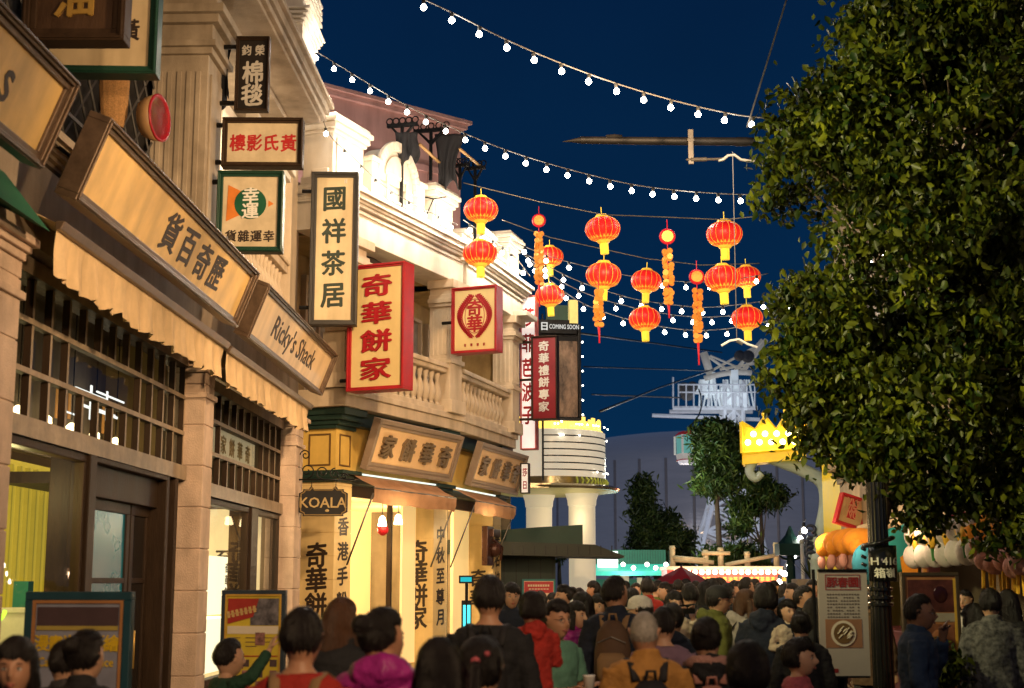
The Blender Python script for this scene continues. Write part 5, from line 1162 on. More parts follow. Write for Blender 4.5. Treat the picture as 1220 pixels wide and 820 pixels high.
# parasol
Y = 37; X0 = hx(812, Y); z = hz(675, Y); t = thing('market_umbrella', 'wide dark red market umbrella over the middle of the crowd', 'umbrella', (X0, Y, 0))
m = MB(); r_ = 42 * Y / 1718; zc = hz(697, Y); n = 8; vs = [(0, 0, z)]; fs = []
for k in range(n): a = 2 * math.pi * (k + .3) / n; vs += [(r_ * math.cos(a) * .55, r_ * math.sin(a) * .55, zc + (z - zc) * .5), (r_ * math.cos(a), r_ * math.sin(a), zc), (r_ * math.cos(a), r_ * math.sin(a), zc - .08)]
for k in range(n): a, b = 1 + 3 * k, 1 + 3 * ((k + 1) % n); fs += [(0, a, b), (a, a + 1, b + 1, b), (a + 1, a + 2, b + 2, b + 1)]
m.add(vs, fs); obj('canopy', m, mat('dark_red_canvas', (.22, .012, .02), .7, var=.1, em=(1, .05, .06), es=.04), t); m = MB(); m.tube([(0, 0, 0), (0, 0, z + .08)], .03, 8); obj('pole', m, iron, t)
# green street lamp, white pole, spiky plant
Y = 34
m = MB(); x = 0; m.tube([(0, 0, 0), (0, 0, hz(650, Y))], [.13, .09], 10); m.box(-.32, .32, -.32, .32, hz(662, Y), hz(648, Y)); m.lathe([(.3, 0), (.12, .2), (.02, .42)], (0, 0, hz(648, Y)), 8)
for a in (-1, 1): m.tube([(0, 0, hz(668, Y)), (a * .2, 0, hz(665, Y)), (a * .28, 0, hz(660, Y))], .03, 6)
o = tag(obj('street_lamp', m, mat('bottle_green_metal', (.01, .04, .03), .4, metal=.3)), 'dark green lantern headed street lamp near the yellow wall', 'lamp post'); o.location = (hx(943, Y), Y, 0)
m = MB(); m.tube([(0, 0, 0), (0, 0, hz(645, 33))], .045, 8); m.ball((0, 0, hz(645, 33)), .07, 8, 6); o = tag(obj('white_pole', m, whiteP, smooth=True), 'slim white pole right of the green street lamp', 'pole'); o.location = (hx(957, 33), 33, 0)
m = MB(); rg = random.Random(4)
for k in range(50):
    a = rg.uniform(0, 6.28); e = rg.uniform(.5, 1.5); L_ = rg.uniform(.5, .8); d = Vector((math.cos(a) * math.cos(e), math.sin(a) * math.cos(e), math.sin(e))); q_ = Vector((-math.sin(a), math.cos(a), 0)) * .025
    m.add([-q_, q_, d * L_ * .6 + q_ * .7, d * L_, d * L_ * .6 - q_ * .7], [(0, 1, 2, 3, 4)])
o = tag(obj('spiky_plant', m, con), 'spiky rosette plant in front of the white pole', 'plant'); o.location = (hx(968, 31), 31, hz(692, 31))
m = MB(); m.box(-.4, .4, -.3, .3, 0, hz(690, 31)); o = tag(obj('planter_box', m, stoneA, bevel=.02), 'stone planter box under the spiky plant', 'planter'); o.location = (hx(968, 31), 31, 0)
string('short string of bulbs slanting down beside the white pole', [(925, 690, 35), (940, 665, 34.5), (950, 640, 34), (960, 618, 33.5)], 7, scale=2.0)
# ================================================================== RIGHT SIDE SHOPS, frame FR (local x grows towards the camera)
H_ = lambda px, py=695, y=0: FR.hit(px, py, y)
D_ = place(thing('game_stall_building', 'cream building with a yellow corner wall and open game stall hung with plush toys', 'building'), FR)
xe = H_(985)[0]; x1 = H_(1008)[0]
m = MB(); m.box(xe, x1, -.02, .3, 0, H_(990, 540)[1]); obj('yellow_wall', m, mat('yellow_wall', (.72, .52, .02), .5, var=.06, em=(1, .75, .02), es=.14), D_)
zt = H_(1010, 575)[1]; zo = H_(1010, 632)[1]
m = MB(); m.box(x1, 22, -.05, .3, zo, zt); m.box(x1, 22, .0, 5.0, zt + .1, 9); m.box(x1, x1 + .4, -.06, .3, 0, zo)
for o_, a, b in ((.08, zt, zt + .1), (.16, zt + .1, zt + .2), (.3, zt + .2, zt + .32)): m.box(x1 - .1, 22, -o_, 0, a, b)
m.box(x1 + 8.6, x1 + 9.0, -.06, .3, 0, zo); m.box(xe, xe + .2, .31, 5, 0, 7.5); m.box(x1, 22, 4.2, 4.4, 0, zo)
obj('wall', m, mat('beige_boards', (.34, .27, .17), .6, var=.12, dirt=.3), D_, bevel=.008)
m = MB()
for k in range(7): x = x1 + .5 + k * 2.1; m.box(x, x + 1.1, -.02, .02, zt + 1.0, zt + 3.0); m.frame(x - .1, x + 1.2, zt + .9, zt + 3.1, .1, -.08, 0)
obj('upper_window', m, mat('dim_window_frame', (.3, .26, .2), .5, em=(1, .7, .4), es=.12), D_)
m = MB(); m.box(x1 + .4, 21, 4.0, 4.1, 0, zo); obj('stall_back', m, mat('red_brown_backcloth', (.16, .05, .04), .7, em=(1, .3, .15), es=.04, var=.4, scale=1), D_)
m = MB(); m.box(x1 + .6, x1 + 8.4, .1, .9, 0, 1.05); obj('counter', m, mat('maroon_counter', (.14, .03, .03), .5), D_, bevel=.02)
m = MB()
for k, x in enumerate((x1 + 1.0, x1 + 3.6, x1 + 6.2, x1 + 8.8)): m.tube([(x, -.1, zo - .05), (x + 2.2, -.12, zo - .02)], .07, 8)
obj('bamboo_beam', m, bam, D_, smooth=True)
m = MB(); m.box(x1 + 6.0, x1 + 6.35, -.2, -.05, 0, zo - .5); obj('pink_pillar', m, mat('dusty_pink_pillar', (.35, .12, .10), .6), D_)
m = MB(); m.T = None
for i, c in enumerate('奇運'): m.glyph(c, x1 + 6.17, 2.5 - i * .5, .28, .4, -.203, .005)
obj('pillar_lettering', m, goldP, D_)
# blue scrolled column with crown sign
Yc = 27.6; bl = mat('pale_blue_plaster', (.38, .5, .52), .45, var=.1)
c0 = at(975, 695, Yc); t = thing('scrolled_column', 'pale blue column whose top curls into a big scrolled bracket over the street', 'column', (c0.x, Yc, 0))
k_ = lambda px, py: (at(px, py, Yc).x - c0.x, at(px, py, Yc).z)
m = MB(); zc = k_(975, 640)[1]
m.lathe([(.2, 0), (.2, .3), (.14, .4), (.14, zc - .5), (.17, zc - .45), (.17, zc - .35), (.13, zc - .3), (.15, zc)], n=20); obj('shaft', m, bl, t, auto=40)
m = MB(); P2 = [(978, 640), (985, 600), (980, 575), (960, 562), (935, 552), (912, 545), (898, 549), (893, 562), (900, 570), (908, 563)]
pts = [];
for i in range(len(P2) - 1):
    for s in range(6):
        p0, p1, p2, p3 = [P2[max(0, min(len(P2) - 1, j))] for j in (i - 1, i, i + 1, i + 2)]; u_ = s / 6
        f = lambda a, b, c, d: .5 * (2 * b + (c - a) * u_ + (2 * a - 5 * b + 4 * c - d) * u_ * u_ + (3 * b - a - 3 * c + d) * u_ ** 3)
        x, z = k_(f(p0[0], p1[0], p2[0], p3[0]), f(p0[1], p1[1], p2[1], p3[1])); pts.append((x, 0, z))
m.tube(pts, [(.16 * (1 - .55 * i / len(pts)), .11 * (1 - .4 * i / len(pts))) for i in range(len(pts))], 12)
P3 = [(980, 600), (965, 590), (955, 600), (962, 612), (970, 606)]; m.tube([(k_(968 + (11 - q_ * .42) * math.cos(.3 + q_ * .33), 0)[0], 0, k_(968, 600 - (12 - q_ * .45) * math.sin(.3 + q_ * .33))[1]) for q_ in range(22)], [.085 - .0025 * q_ for q_ in range(22)], 10)
P3 = [(978, 630), (966, 622), (962, 632), (968, 638)]; m.tube([(k_(970 + (8 - q_ * .3) * math.cos(.3 + q_ * .33), 0)[0], 0, k_(968, 632 - (8 - q_ * .3) * math.sin(.3 + q_ * .33))[1]) for q_ in range(20)], [.07 - .002 * q_ for q_ in range(20)], 10)
obj('scroll', m, bl, t, smooth=True)
m = MB(); a = k_(968, 668)
for q_ in range(6): m.tube([(a[0] - .04 + .09 * math.cos(t_ + q_), -.08, a[1] + .1 + q_ * .1 + .07 * math.sin(t_ + q_)) for t_ in np.linspace(0, 4.5, 9)], [.05 - .004 * w_ for w_ in range(9)], 6)
obj('dark_ornament', m, mat('dark_blue_ornament', (.03, .04, .08), .4), t, smooth=True)
a = at(884, 540, Yc - .1); b = at(958, 520, Yc - .1); W_ = b.x - a.x; H0 = at(884, 503, Yc - .1).z - a.z
t = thing('crown_sign', 'bright yellow crown shaped light box with glowing bulbs inside, half behind the leaves', 'sign', a, rz=R(-12))
m = MB(); crn = [(0, 0), (W_, .08), (W_ * 1.02, H0 * 1.35), (W_ * .86, H0 * .75), (W_ * .72, H0 * 1.25), (W_ * .55, H0 * .7), (W_ * .38, H0 * 1.15), (W_ * .22, H0 * .72), (0, H0)]
ye = mat('yellow_crown_face', (.8, .55, .02), .4, em=(1, .62, .02), es=.3); m.prism(crn, 0, .04); [m.tube([(crn[i][0], -.02, crn[i][1]), (crn[(i + 1) % 9][0], -.02, crn[(i + 1) % 9][1])], .035, 6) for i in range(9)]; [m.ball((crn[i][0], -.02, crn[i][1] + .05), .07, 8, 6) for i in (2, 4, 6)]; m.prism([(0, -.22), (W_, -.12), (W_, .08), (0, 0)], .0, .5); m.box(0, .05, 0, .5, -.1, H0); obj('box', m, ye, t)
for k in range(10): m = MB(); m.ball((.12 + k * W_ / 11, -.06, .2 + .16 * (k % 2)), .055, 8, 6); obj('bulb', m, emat('crown_bulb', (1, .85, .4), 16), t)
# plush toys in hanging rows
def plush_duck():
    t = thing('plush_duck', 'white plush duck with yellow bill hanging in the middle of the duck row', 'plush toy', group='white plush ducks hung in a row')
    m = MB(); m.ball((0, 0, .33), (.16, .17, .2), 16, 12); m.ball((0, .03, .0), (.17, .18, .2), 16, 12); obj('body', m, mat('white_plush', (.6, .54, .5), .95, bump=.6, bscale=120), t, smooth=True)
    m = MB(); m.tube([(-.05, -.1, .33), (-.09, -.2, .24), (-.11, -.26, .1)], [.06, .065, .035], 10); obj('bill', m, mat('yellow_felt', (.75, .42, .03), .8), t, smooth=True)
    m = MB(); m.ball((.04, 0, .52), (.07, .06, .05), 8, 6); m.ball((-.04, 0, .5), (.05, .05, .04), 8, 6); obj('bow', m, mat('crimson_felt', (.45, .02, .06), .8), t, smooth=True)
    m = MB(); m.prism([(-.12, .1), (.02, .12), (0, -.06), (-.1, -.1)], -.2, -.17); obj('scarf', m, mat('green_felt', (.05, .2, .05), .8), t)
    m = MB(); m.tube([(-.09 + .035 * math.cos(q_), -.165, .37 + .04 * math.sin(q_)) for q_ in np.linspace(.3, 3.0, 8)], .007, 4); obj('eye', m, iron, t)
    t.scale = (.78,) * 3; return t
dk = None
for k, (px, py) in enumerate(((1090, 657), (1103, 656), (1115, 655), (1128, 654), (1141, 652), (1153, 651), (1166, 650))):
    x, z = H_(px, py + 6, -.5); p = FR.w(x, -.5, z); lb = 'first plush duck from the lamp post end of the row' if k == 0 else ('last plush duck of the row, beside the orange toys' if k == 6 else None)
    if dk is None: dk = plush_duck(); dk.location = p; dk['label'] = lb; dk.rotation_euler = (0, 0, R(12))
    else:
        dup(dk, p, R(8 + 13 * math.sin(k * 2.1)), lb or 'white plush duck with yellow bill hanging in the middle of the duck row')
def plush_orange(px, py, k, lb, s=1.0):
    x, z = H_(px, py, -.45); p = FR.w(x, -.45, z)
    t = thing('plush_prawn', lb, 'plush toy', p, rz=R(10 * k), group='orange plush toys with pink feelers'); t.scale = (s,) * 3
    m = MB(); m.ball((0, 0, .14), (.24, .2, .17), 16, 12)
    for q_ in range(4): m.ball((-.17 + q_ * .11, -.1, .08), (.08, .1, .1), 10, 8)
    obj('body', m, mat('orange_plush', (.75, .27, .02), .9, bump=.5, bscale=120, em=(1, .3, .02), es=.05), t, smooth=True)
    m = MB()
    for q_ in range(4): m.ball((-.18 + q_ * .11, -.1, -.09 - .02 * (q_ % 2)), (.055, .06, .09), 10, 8)
    obj('feet', m, mat('pink_plush', (.6, .3, .25), .9), t, smooth=True)
for k, (px, py) in enumerate(((993, 662), (1003, 660), (1014, 659), (1026, 660))): plush_orange(px, py, k, ['orange plush toy nearest the yellow wall', 'second orange plush toy from the yellow wall', 'third orange plush toy from the yellow wall', 'orange plush toy beside the blue plush fish'][k], 1.25)
for k, (px, py) in enumerate(((1170, 645), (1184, 640), (1196, 648))): plush_orange(px, py, k + 5, ['orange plush toy right after the ducks', 'orange plush toy in the middle under the leaves', 'orange plush toy hidden in the lowest leaves'][k], .85)
for k, (px, py, lb) in enumerate(((1033, 672, 'blue plush fish left of the black lamp post'), (1068, 655, 'teal and orange plush fish right of the black lamp post'))):
    x, z = H_(px, py, -.5); t = thing('plush_fish', lb, 'plush toy', FR.w(x, -.5, z - .2), rz=R(15), group=None)
    m = MB(); m.ball((0, 0, .2), (.24, .13, .3), 16, 12); m.prism([(-.1, .4), (.28, .62), (.2, .3)], -.05, .05); obj('body', m, mat('blue_plush' if k == 0 else 'teal_plush', (.03, .22, .32) if k == 0 else (.03, .3, .28), .9, bump=.4, bscale=120), t, smooth=True)
    m = MB(); m.prism([(-.02, .1), (.24, .25), (.2, -.25), (.05, -.3)], -.15, -.1); obj('fin', m, MATS['orange_plush'], t)
for k, (px, py) in enumerate(((1186, 672), (1196, 668), (1207, 676), (1216, 672), (1176, 668))):
    x, z = H_(px, py, -.6); t = thing('plush_flamingo', 'small pink plush flamingo hanging below the leaves at the right edge', 'plush toy', FR.w(x, -.6, z), rz=R(40 * k), group='pink plush flamingos at the right edge')
    m = MB(); m.ball((0, 0, 0), (.13, .1, .11), 12, 8); m.tube([(.08, 0, .05), (.14, 0, .16), (.06, 0, .24)], [.045, .035, .045], 8); obj('body', m, mat('flamingo_pink', (.6, .3, .26), .9, bump=.4), t, smooth=True)
    m = MB(); m.tube([(-.02, 0, -.08), (-.03, 0, -.3)], .02, 6); m.tube([(.04, 0, -.08), (.05, 0, -.28)], .02, 6); obj('leg', m, mat('yellow_felt', (.75, .42, .03), .8), t)
# red tilted sign at the yellow wall
x, z = H_(1005, 628, -.35); p = FR.w(x, -.35, z); s_ = p.y / 1718
t = thing('tilted_sign', 'tilted crimson box sign with pale lettering blocks on the yellow wall', 'sign', p + Vector((.05, 0, 0)), rz=R(8), ry=R(17))
m = MB(); W_ = 35 * s_; H0 = 38 * s_; m.frame(-W_ / 2, W_ / 2, 0, H0, .04, -.1, .06); m.box(-W_ / 2 + .04, W_ / 2 - .04, -.06, .06, .04, H0 - .04); m.box(W_ / 2, W_ / 2 + .1, -.02, .06, .02, H0); obj('box', m, redpaint, t, bevel=.005)
m = MB(); m.box(-W_ / 2 + .05, W_ / 2 - .05, -.066, -.06, .06, .14); m.box(-W_ / 2 + .05, -W_ / 2 + .16, -.066, -.06, .14, H0 - .06); m.box(W_ / 2 - .16, W_ / 2 - .05, -.066, -.06, .14, H0 - .06); obj('pale_strip', m, mat('tan_strip', (.5, .32, .14), .5), t)
m = MB(); m.glyph('SINCE', 0, .22, .13, .2, -.062, .004)
for i, c in enumerate('粉榮'): m.glyph(c, -.07 + i * .14, H0 * .68, .16, .26, -.062, .004)
obj('lettering', m, mat('pale_red_letter', (.6, .25, .15), .5), t)
m = MB(); m.tube([(0, 0, 0), (.95, 0, .06)], .05, 8); m.tube([(.0, .05, -.1), (.95, .05, -.06)], .05, 8); o = tag(obj('bamboo_bundle', m, bam, smooth=True), 'short bundle of bamboo canes just above the orange plush toys', 'bamboo'); x, z = H_(1002, 648, -.3); o.location = FR.w(x, -.3, z)
# string of lamps and lantern lights seen through the tree
m = None
string('bulb string hidden behind the upper leaves of the tree', [(1010, 330, 17), (1090, 250, 17), (1150, 220, 17), (1215, 120, 17)], 12, scale=1.8)
for px, py in ((1125, 260), (1215, 140), (1145, 350)): lamp('POINT', at(px, py, 16.5), 30, (1, .85, .6), .1)
lamp('POINT', at(1072, 222, 20.5), 25, (1, .2, .12), .2)
# stall lights
for x in (x1 + 1.5, x1 + 4.5, x1 + 7.5): lamp('POINT', FR.w(x, -.9, zo - .1), 38, (1, .68, .4), .12)
# ------------------------------------------------------------------ cast iron post with plate
Yp = 13.0; p0 = at(1048, 695, Yp); s_ = Yp / 1718
t = thing('lamp_post', 'fluted black cast iron post with ring mouldings, rising into the fig tree', 'lamp post', (p0.x, Yp, 0))
gl = mat('glossy_black_paint', (.008, .008, .008), .18, var=.1, spec=.7)
m = MB(); r_ = .083; n = 48; vs = []; fs = []; zs = [0, .6, hz(745, Yp, 1048), 2.4, hz(575, Yp, 1048)]
for i, z in enumerate(zs):
    for j in range(n): a = 2 * math.pi * j / n; q_ = (r_ * 1.1 if i < 3 else r_) * (1 + .05 * math.cos(a * 16)); vs.append((q_ * math.cos(a), q_ * math.sin(a), z))
for i in range(len(zs) - 1):
    for j in range(n): fs.append((i * n + j, i * n + (j + 1) % n, (i + 1) * n + (j + 1) % n, (i + 1) * n + j))
m.add(vs, fs)
for py in (702, 712, 720): m.lathe([(.09, -.02), (.115, -.012), (.115, .012), (.09, .02)], (0, 0, hz(py, Yp, 1048)), 32)
m.lathe([(.16, 0), (.16, .3), (.13, .36), (.10, .6)], n=32)
obj('shaft', m, gl, t, auto=35)
t = thing('number_plate', 'curved black plate with white letters H 416 strapped to the cast iron post', 'plate', (p0.x, Yp, hz(693, Yp, 1048)))
h_ = hz(650, Yp, 1048) - hz(693, Yp, 1048); m = MB(); vs = []; fs = []
for j in range(21):
    a = -math.pi * .95 + math.pi * .9 * j / 20; vs += [(.13 * math.cos(a) + .035, .13 * math.sin(a) + .02, 0), (.13 * math.cos(a) + .035, .13 * math.sin(a) + .02, h_)]
for j in range(20): fs.append((2 * j, 2 * j + 2, 2 * j + 3, 2 * j + 1))
m.add(vs, fs); o = obj('plate', m, gl, t, smooth=True); md = o.modifiers.new('s', 'SOLIDIFY'); md.thickness = .008
m = MB()
for (k, cx, cz, s1) in (('H 416', .03, h_ * .56, .095), ('箱', -.02, h_ * .24, .095), ('嶺', .075, h_ * .24, .09)): m.glyph(k, cx, cz, s1, s1, 0, .003)
m.v = [(x, -math.sqrt(max(1e-5, .1375 ** 2 - (x - .035) ** 2)) + .02 + y, z) for x, y, z in m.v]; obj('lettering', m, mat('chalk_white', (.6, .58, .5), .6), t)
m = MB(); m.tube([(.135 * math.cos(a), .135 * math.sin(a), h_ + .03 + .04 * math.cos(a)) for a in np.linspace(0, 2 * math.pi, 22)], .02, 8)
for k in range(5): m.tube([(-.12, -.02, .0 + k * .07), (-.16, -.03, .02 + k * .07)], .016, 6)
obj('strap', m, gl, t, smooth=True)
# ------------------------------------------------------------------ standing posters
def photo(m, x0, x1, z0, z1, y, mi): m.box(x0, x1, y - .004, y, z0, z1, mi)
t, W_, H0, _ = poster('poster_stand', 'blue framed standing poster with large yellow characters on a lilac sheet', 18, 152, 705, 900, 8.6, mat('lilac_grey_sheet', (.22, .23, .3), .5), None, mat('dark_teal_frame', (.012, .05, .07), .4), fw=.05, rz=R(-6), ground=True, cat='poster stand')
m = MB(); m.box(-W_ / 2 + .08, W_ / 2 - .08, -.008, 0, H0 - .2, H0 - .09, 0); m.box(-W_ / 2 + .08, W_ / 2 - .08, -.01, -.002, H0 - .225, H0 - .2, 1); m.frame(-W_ / 2 + .05, W_ / 2 - .05, .06, H0 - .05, .018, -.014, 0, 2)
obj('print', m, [mat('brown_violet_band', (.06, .035, .04), .6), mat('dull_yellow_dots', (.35, .27, .06), .6), mat('copper_line', (.35, .16, .06), .4)], t)
m = MB()
for i, c in enumerate('漫畫肖像彩繪'): m.glyph(c, -.215 + i * .086, H0 - .3, .095, .1, -.003, .006)
m.glyph('Caricature Service', 0, H0 - .41, .062, .075, -.003, .006); obj('lettering', m, mat('bright_yellow_letter', (.62, .42, .02), .5), t)
t, W_, H0, _ = poster('poster_stand', 'yellow standing poster with a red heading and a grid of small photos', 258, 337, 703, 880, 10.4, yellowPr, None, mat('slate_blue_frame', (.03, .045, .06), .4), fw=.035, rz=R(-4), ground=True, cat='poster stand')
m = MB(); m.frame(-W_ / 2 + .03, W_ / 2 - .03, .05, H0 - .03, .012, -.012, 0, 0)
photo(m, -.02, W_ / 2 - .05, H0 - .25, H0 - .06, 0, 2); m.prism([(-W_ / 2 + .05, H0 - .24), (-.0, H0 - .19), (.04, H0 - .06), (-W_ / 2 + .05, H0 - .06)], -.008, -.0005, 1)
m.box(-W_ / 2 + .05, W_ / 2 - .05, -.004, 0, H0 - .31, H0 - .255, 3); photo(m, .02, .09, H0 - .39, H0 - .3, -.001, 4)
m.box(-W_ / 2 + .05, W_ / 2 - .05, -.005, 0, H0 - .47, H0 - .462, 1)
rg = random.Random(3)
for r__ in range(4):
    for c_ in range(4): photo(m, -.17 + c_ * .1, -.12 + c_ * .1, H0 - .54 - r__ * .075, H0 - .49 - r__ * .075, 0, 4 + (r__ + c_) % 2)
for k in range(8): x = -.17 + .12 * (k % 3); m.box(x, x + .08, -.003, 0, H0 - .34 - .03 * (k // 3), H0 - .335 - .03 * (k // 3), 5)
obj('print', m, [mat('amber_line', (.6, .35, .05), .4), mat('poster_red', (.35, .03, .02), .5), mat('grey_photo', (.12, .11, .12), .4, var=.9, scale=14), creamP, mat('food_photo', (.25, .12, .1), .4, var=.9, scale=30), mat('dark_photo', (.08, .05, .05), .4, var=.8, scale=30)], t)
m = MB(); m.T = Matrix.Translation((-.08, 0, H0 - .155)) @ Matrix.Rotation(R(-12), 4, 'Y')
for k in range(7): m.box(-.11 + k * .032, -.09 + k * .032, -.012, -.008, -.022, .025); m.box(-.115 + k * .032, -.085 + k * .032, -.012, -.008, -.004, .004)
obj('heading_marks', m, mat('pale_amber_letter', (.6, .4, .15), .5), t)
# right banner and framed poster
Y = 11.4; t, W_, H0, _ = poster('roll_banner', 'tall pale grey banner with dark red title and a noodle bowl photo', 978, 1038, 680, 806, Y, mat('pale_grey_vinyl', (.4, .36, .31), .5, var=.05), None, None, fw=.002, rz=R(3), cat='banner')
z_ = t.location.z
m = MB(); m.tube([(-W_ / 2 + .0, 0, H0), (W_ / 2, 0, H0)], .012, 8); m.tube([(-W_ / 2 - .03, .02, -z_ + .0), (-W_ / 2 - .03, .02, H0 + .01)], .014, 8); m.box(-W_ / 2, W_ / 2, -.1, .1, -z_, -z_ + .08); m.tube([(0, .03, -z_), (0, .03, H0)], .01, 6); m.box(-W_ / 2 + .01, W_ / 2 - .01, -.005, .03, -.012, .004); obj('stand', m, iron, t)
m = MB(); m.frame(-.14, .14, H0 - .15, H0 - .03, .005, -.004, -.0005, 0); photo(m, -.15, .14, .22, .44, 0, 1)
m.T = Matrix.Translation((-.01, -.006, .33)) @ Matrix.Rotation(R(90), 4, 'X'); m.lathe([(.001, 0), (.095, 0), (.1, .004)], n=24, m=2); m.lathe([(.001, .004), (.078, .004), (.08, .008)], n=24, m=3); m.T = None
rg = random.Random(1)
for k in range(12): x, z = -.06 + rg.random() * .1, .29 + rg.random() * .07; m.tube([(x, -.016, z), (x + .03, -.018, z + .03)], .004, 4, 2)
for r__ in range(9):
    for k in range(12):
        if rg.random() < .85: x = -.13 + k * .022; m.box(x, x + .014, -.003, 0, H0 - .19 - r__ * .025, H0 - .18 - r__ * .025, 4)
m.box(-.14, -.06, -.004, 0, .03, .06, 0)
obj('print', m, [mat('dull_red_print', (.25, .02, .02), .5), mat('tan_photo', (.30, .15, .08), .5), creamP, mat('noodle_brown', (.16, .09, .03), .5), mat('grey_print', (.12, .1, .08), .5)], t)
m = MB()
for i, c in enumerate('豚春園'): m.glyph(c, -.085 + i * .085, H0 - .09, .09, .085, -.001, .005)
obj('lettering', m, MATS['dull_red_print'], t)
t, W_, H0, _ = poster('poster_stand', 'gold framed brown drinks poster with photos of cups, behind the man in blue', 1078, 1148, 682, 800, 11.9, mat('orange_brown_print', (.30, .13, .05), .5), None, mat('dark_bronze_frame', (.05, .035, .02), .4), fw=.03, ground=True, rz=R(2), cat='poster stand')
m = MB(); photo(m, -W_ / 2 + .05, W_ / 2 - .05, H0 - .32, H0 - .06, 0, 0); photo(m, -W_ / 2 + .05, W_ / 2 - .05, H0 - .40, H0 - .33, 0, 1); photo(m, -W_ / 2 + .05, W_ / 2 - .06, H0 - .68, H0 - .42, 0, 2); m.ball((.08, -.005, H0 - .18), (.06, .005, .07), 14, 8, 3); m.ball((.06, -.005, H0 - .54), (.07, .005, .08), 14, 8, 4); m.box(-W_ / 2 + .03, W_ / 2 - .03, -.003, 0, H0 - .85, H0 - .8, 1); m.box(W_ / 2 - .05, W_ / 2 - .03, -.006, 0, .05, H0 - .05, 5)
obj('print', m, [mat('maroon_photo', (.07, .02, .015), .4, var=.6, scale=9), mat('grey_caption', (.3, .26, .2), .5), mat('brown_photo', (.16, .06, .03), .4, var=.6, scale=9), mat('dark_cup', (.03, .008, .008), .2), mat('copper_cup', (.3, .12, .05), .3), mat('amber_strip', (.5, .3, .04), .5)], t)
# pot for the shrub
m = MB(); m.lathe([(.16, 0), (.2, .3), (.22, .32), (.22, .36), (.19, .36), (.18, .3)], n=20); o = tag(obj('plant_pot', m, mat('terracotta', (.2, .08, .05), .7), smooth=True), 'terracotta pot holding the small shrub by the right poster', 'pot'); q0 = at(1118, 695, 11.2); o.location = (q0.x, 11.2, 0)
# ================================================================== PEOPLE
from mathutils.bvhtree import BVHTree
TMP = bpy.data.scenes.new('workbench')
def remeshed(mb, voxel, smooth=2, name='m'):
    me = bpy.data.meshes.new(name); me.from_pydata(mb.v, [], mb.f); me.update()
    bm = bmesh.new(); bm.from_mesh(me); bmesh.ops.recalc_face_normals(bm, faces=bm.faces); bm.to_mesh(me); bm.free()
    o = bpy.data.objects.new(name, me); TMP.collection.objects.link(o)
    r = o.modifiers.new('r', 'REMESH'); r.mode = 'VOXEL'; r.voxel_size = voxel
    if smooth: q = o.modifiers.new('s', 'SMOOTH'); q.factor = .5; q.iterations = smooth
    TMP.view_layers[0].update(); dg = TMP.view_layers[0].depsgraph; out = bpy.data.meshes.new_from_object(o.evaluated_get(dg))
    bpy.data.objects.remove(o); bpy.data.meshes.remove(me)
    out.polygons.foreach_set('use_smooth', [True] * len(out.polygons)); return out
def gs(x, c, s): return math.exp(-((x - c) / s) ** 2)
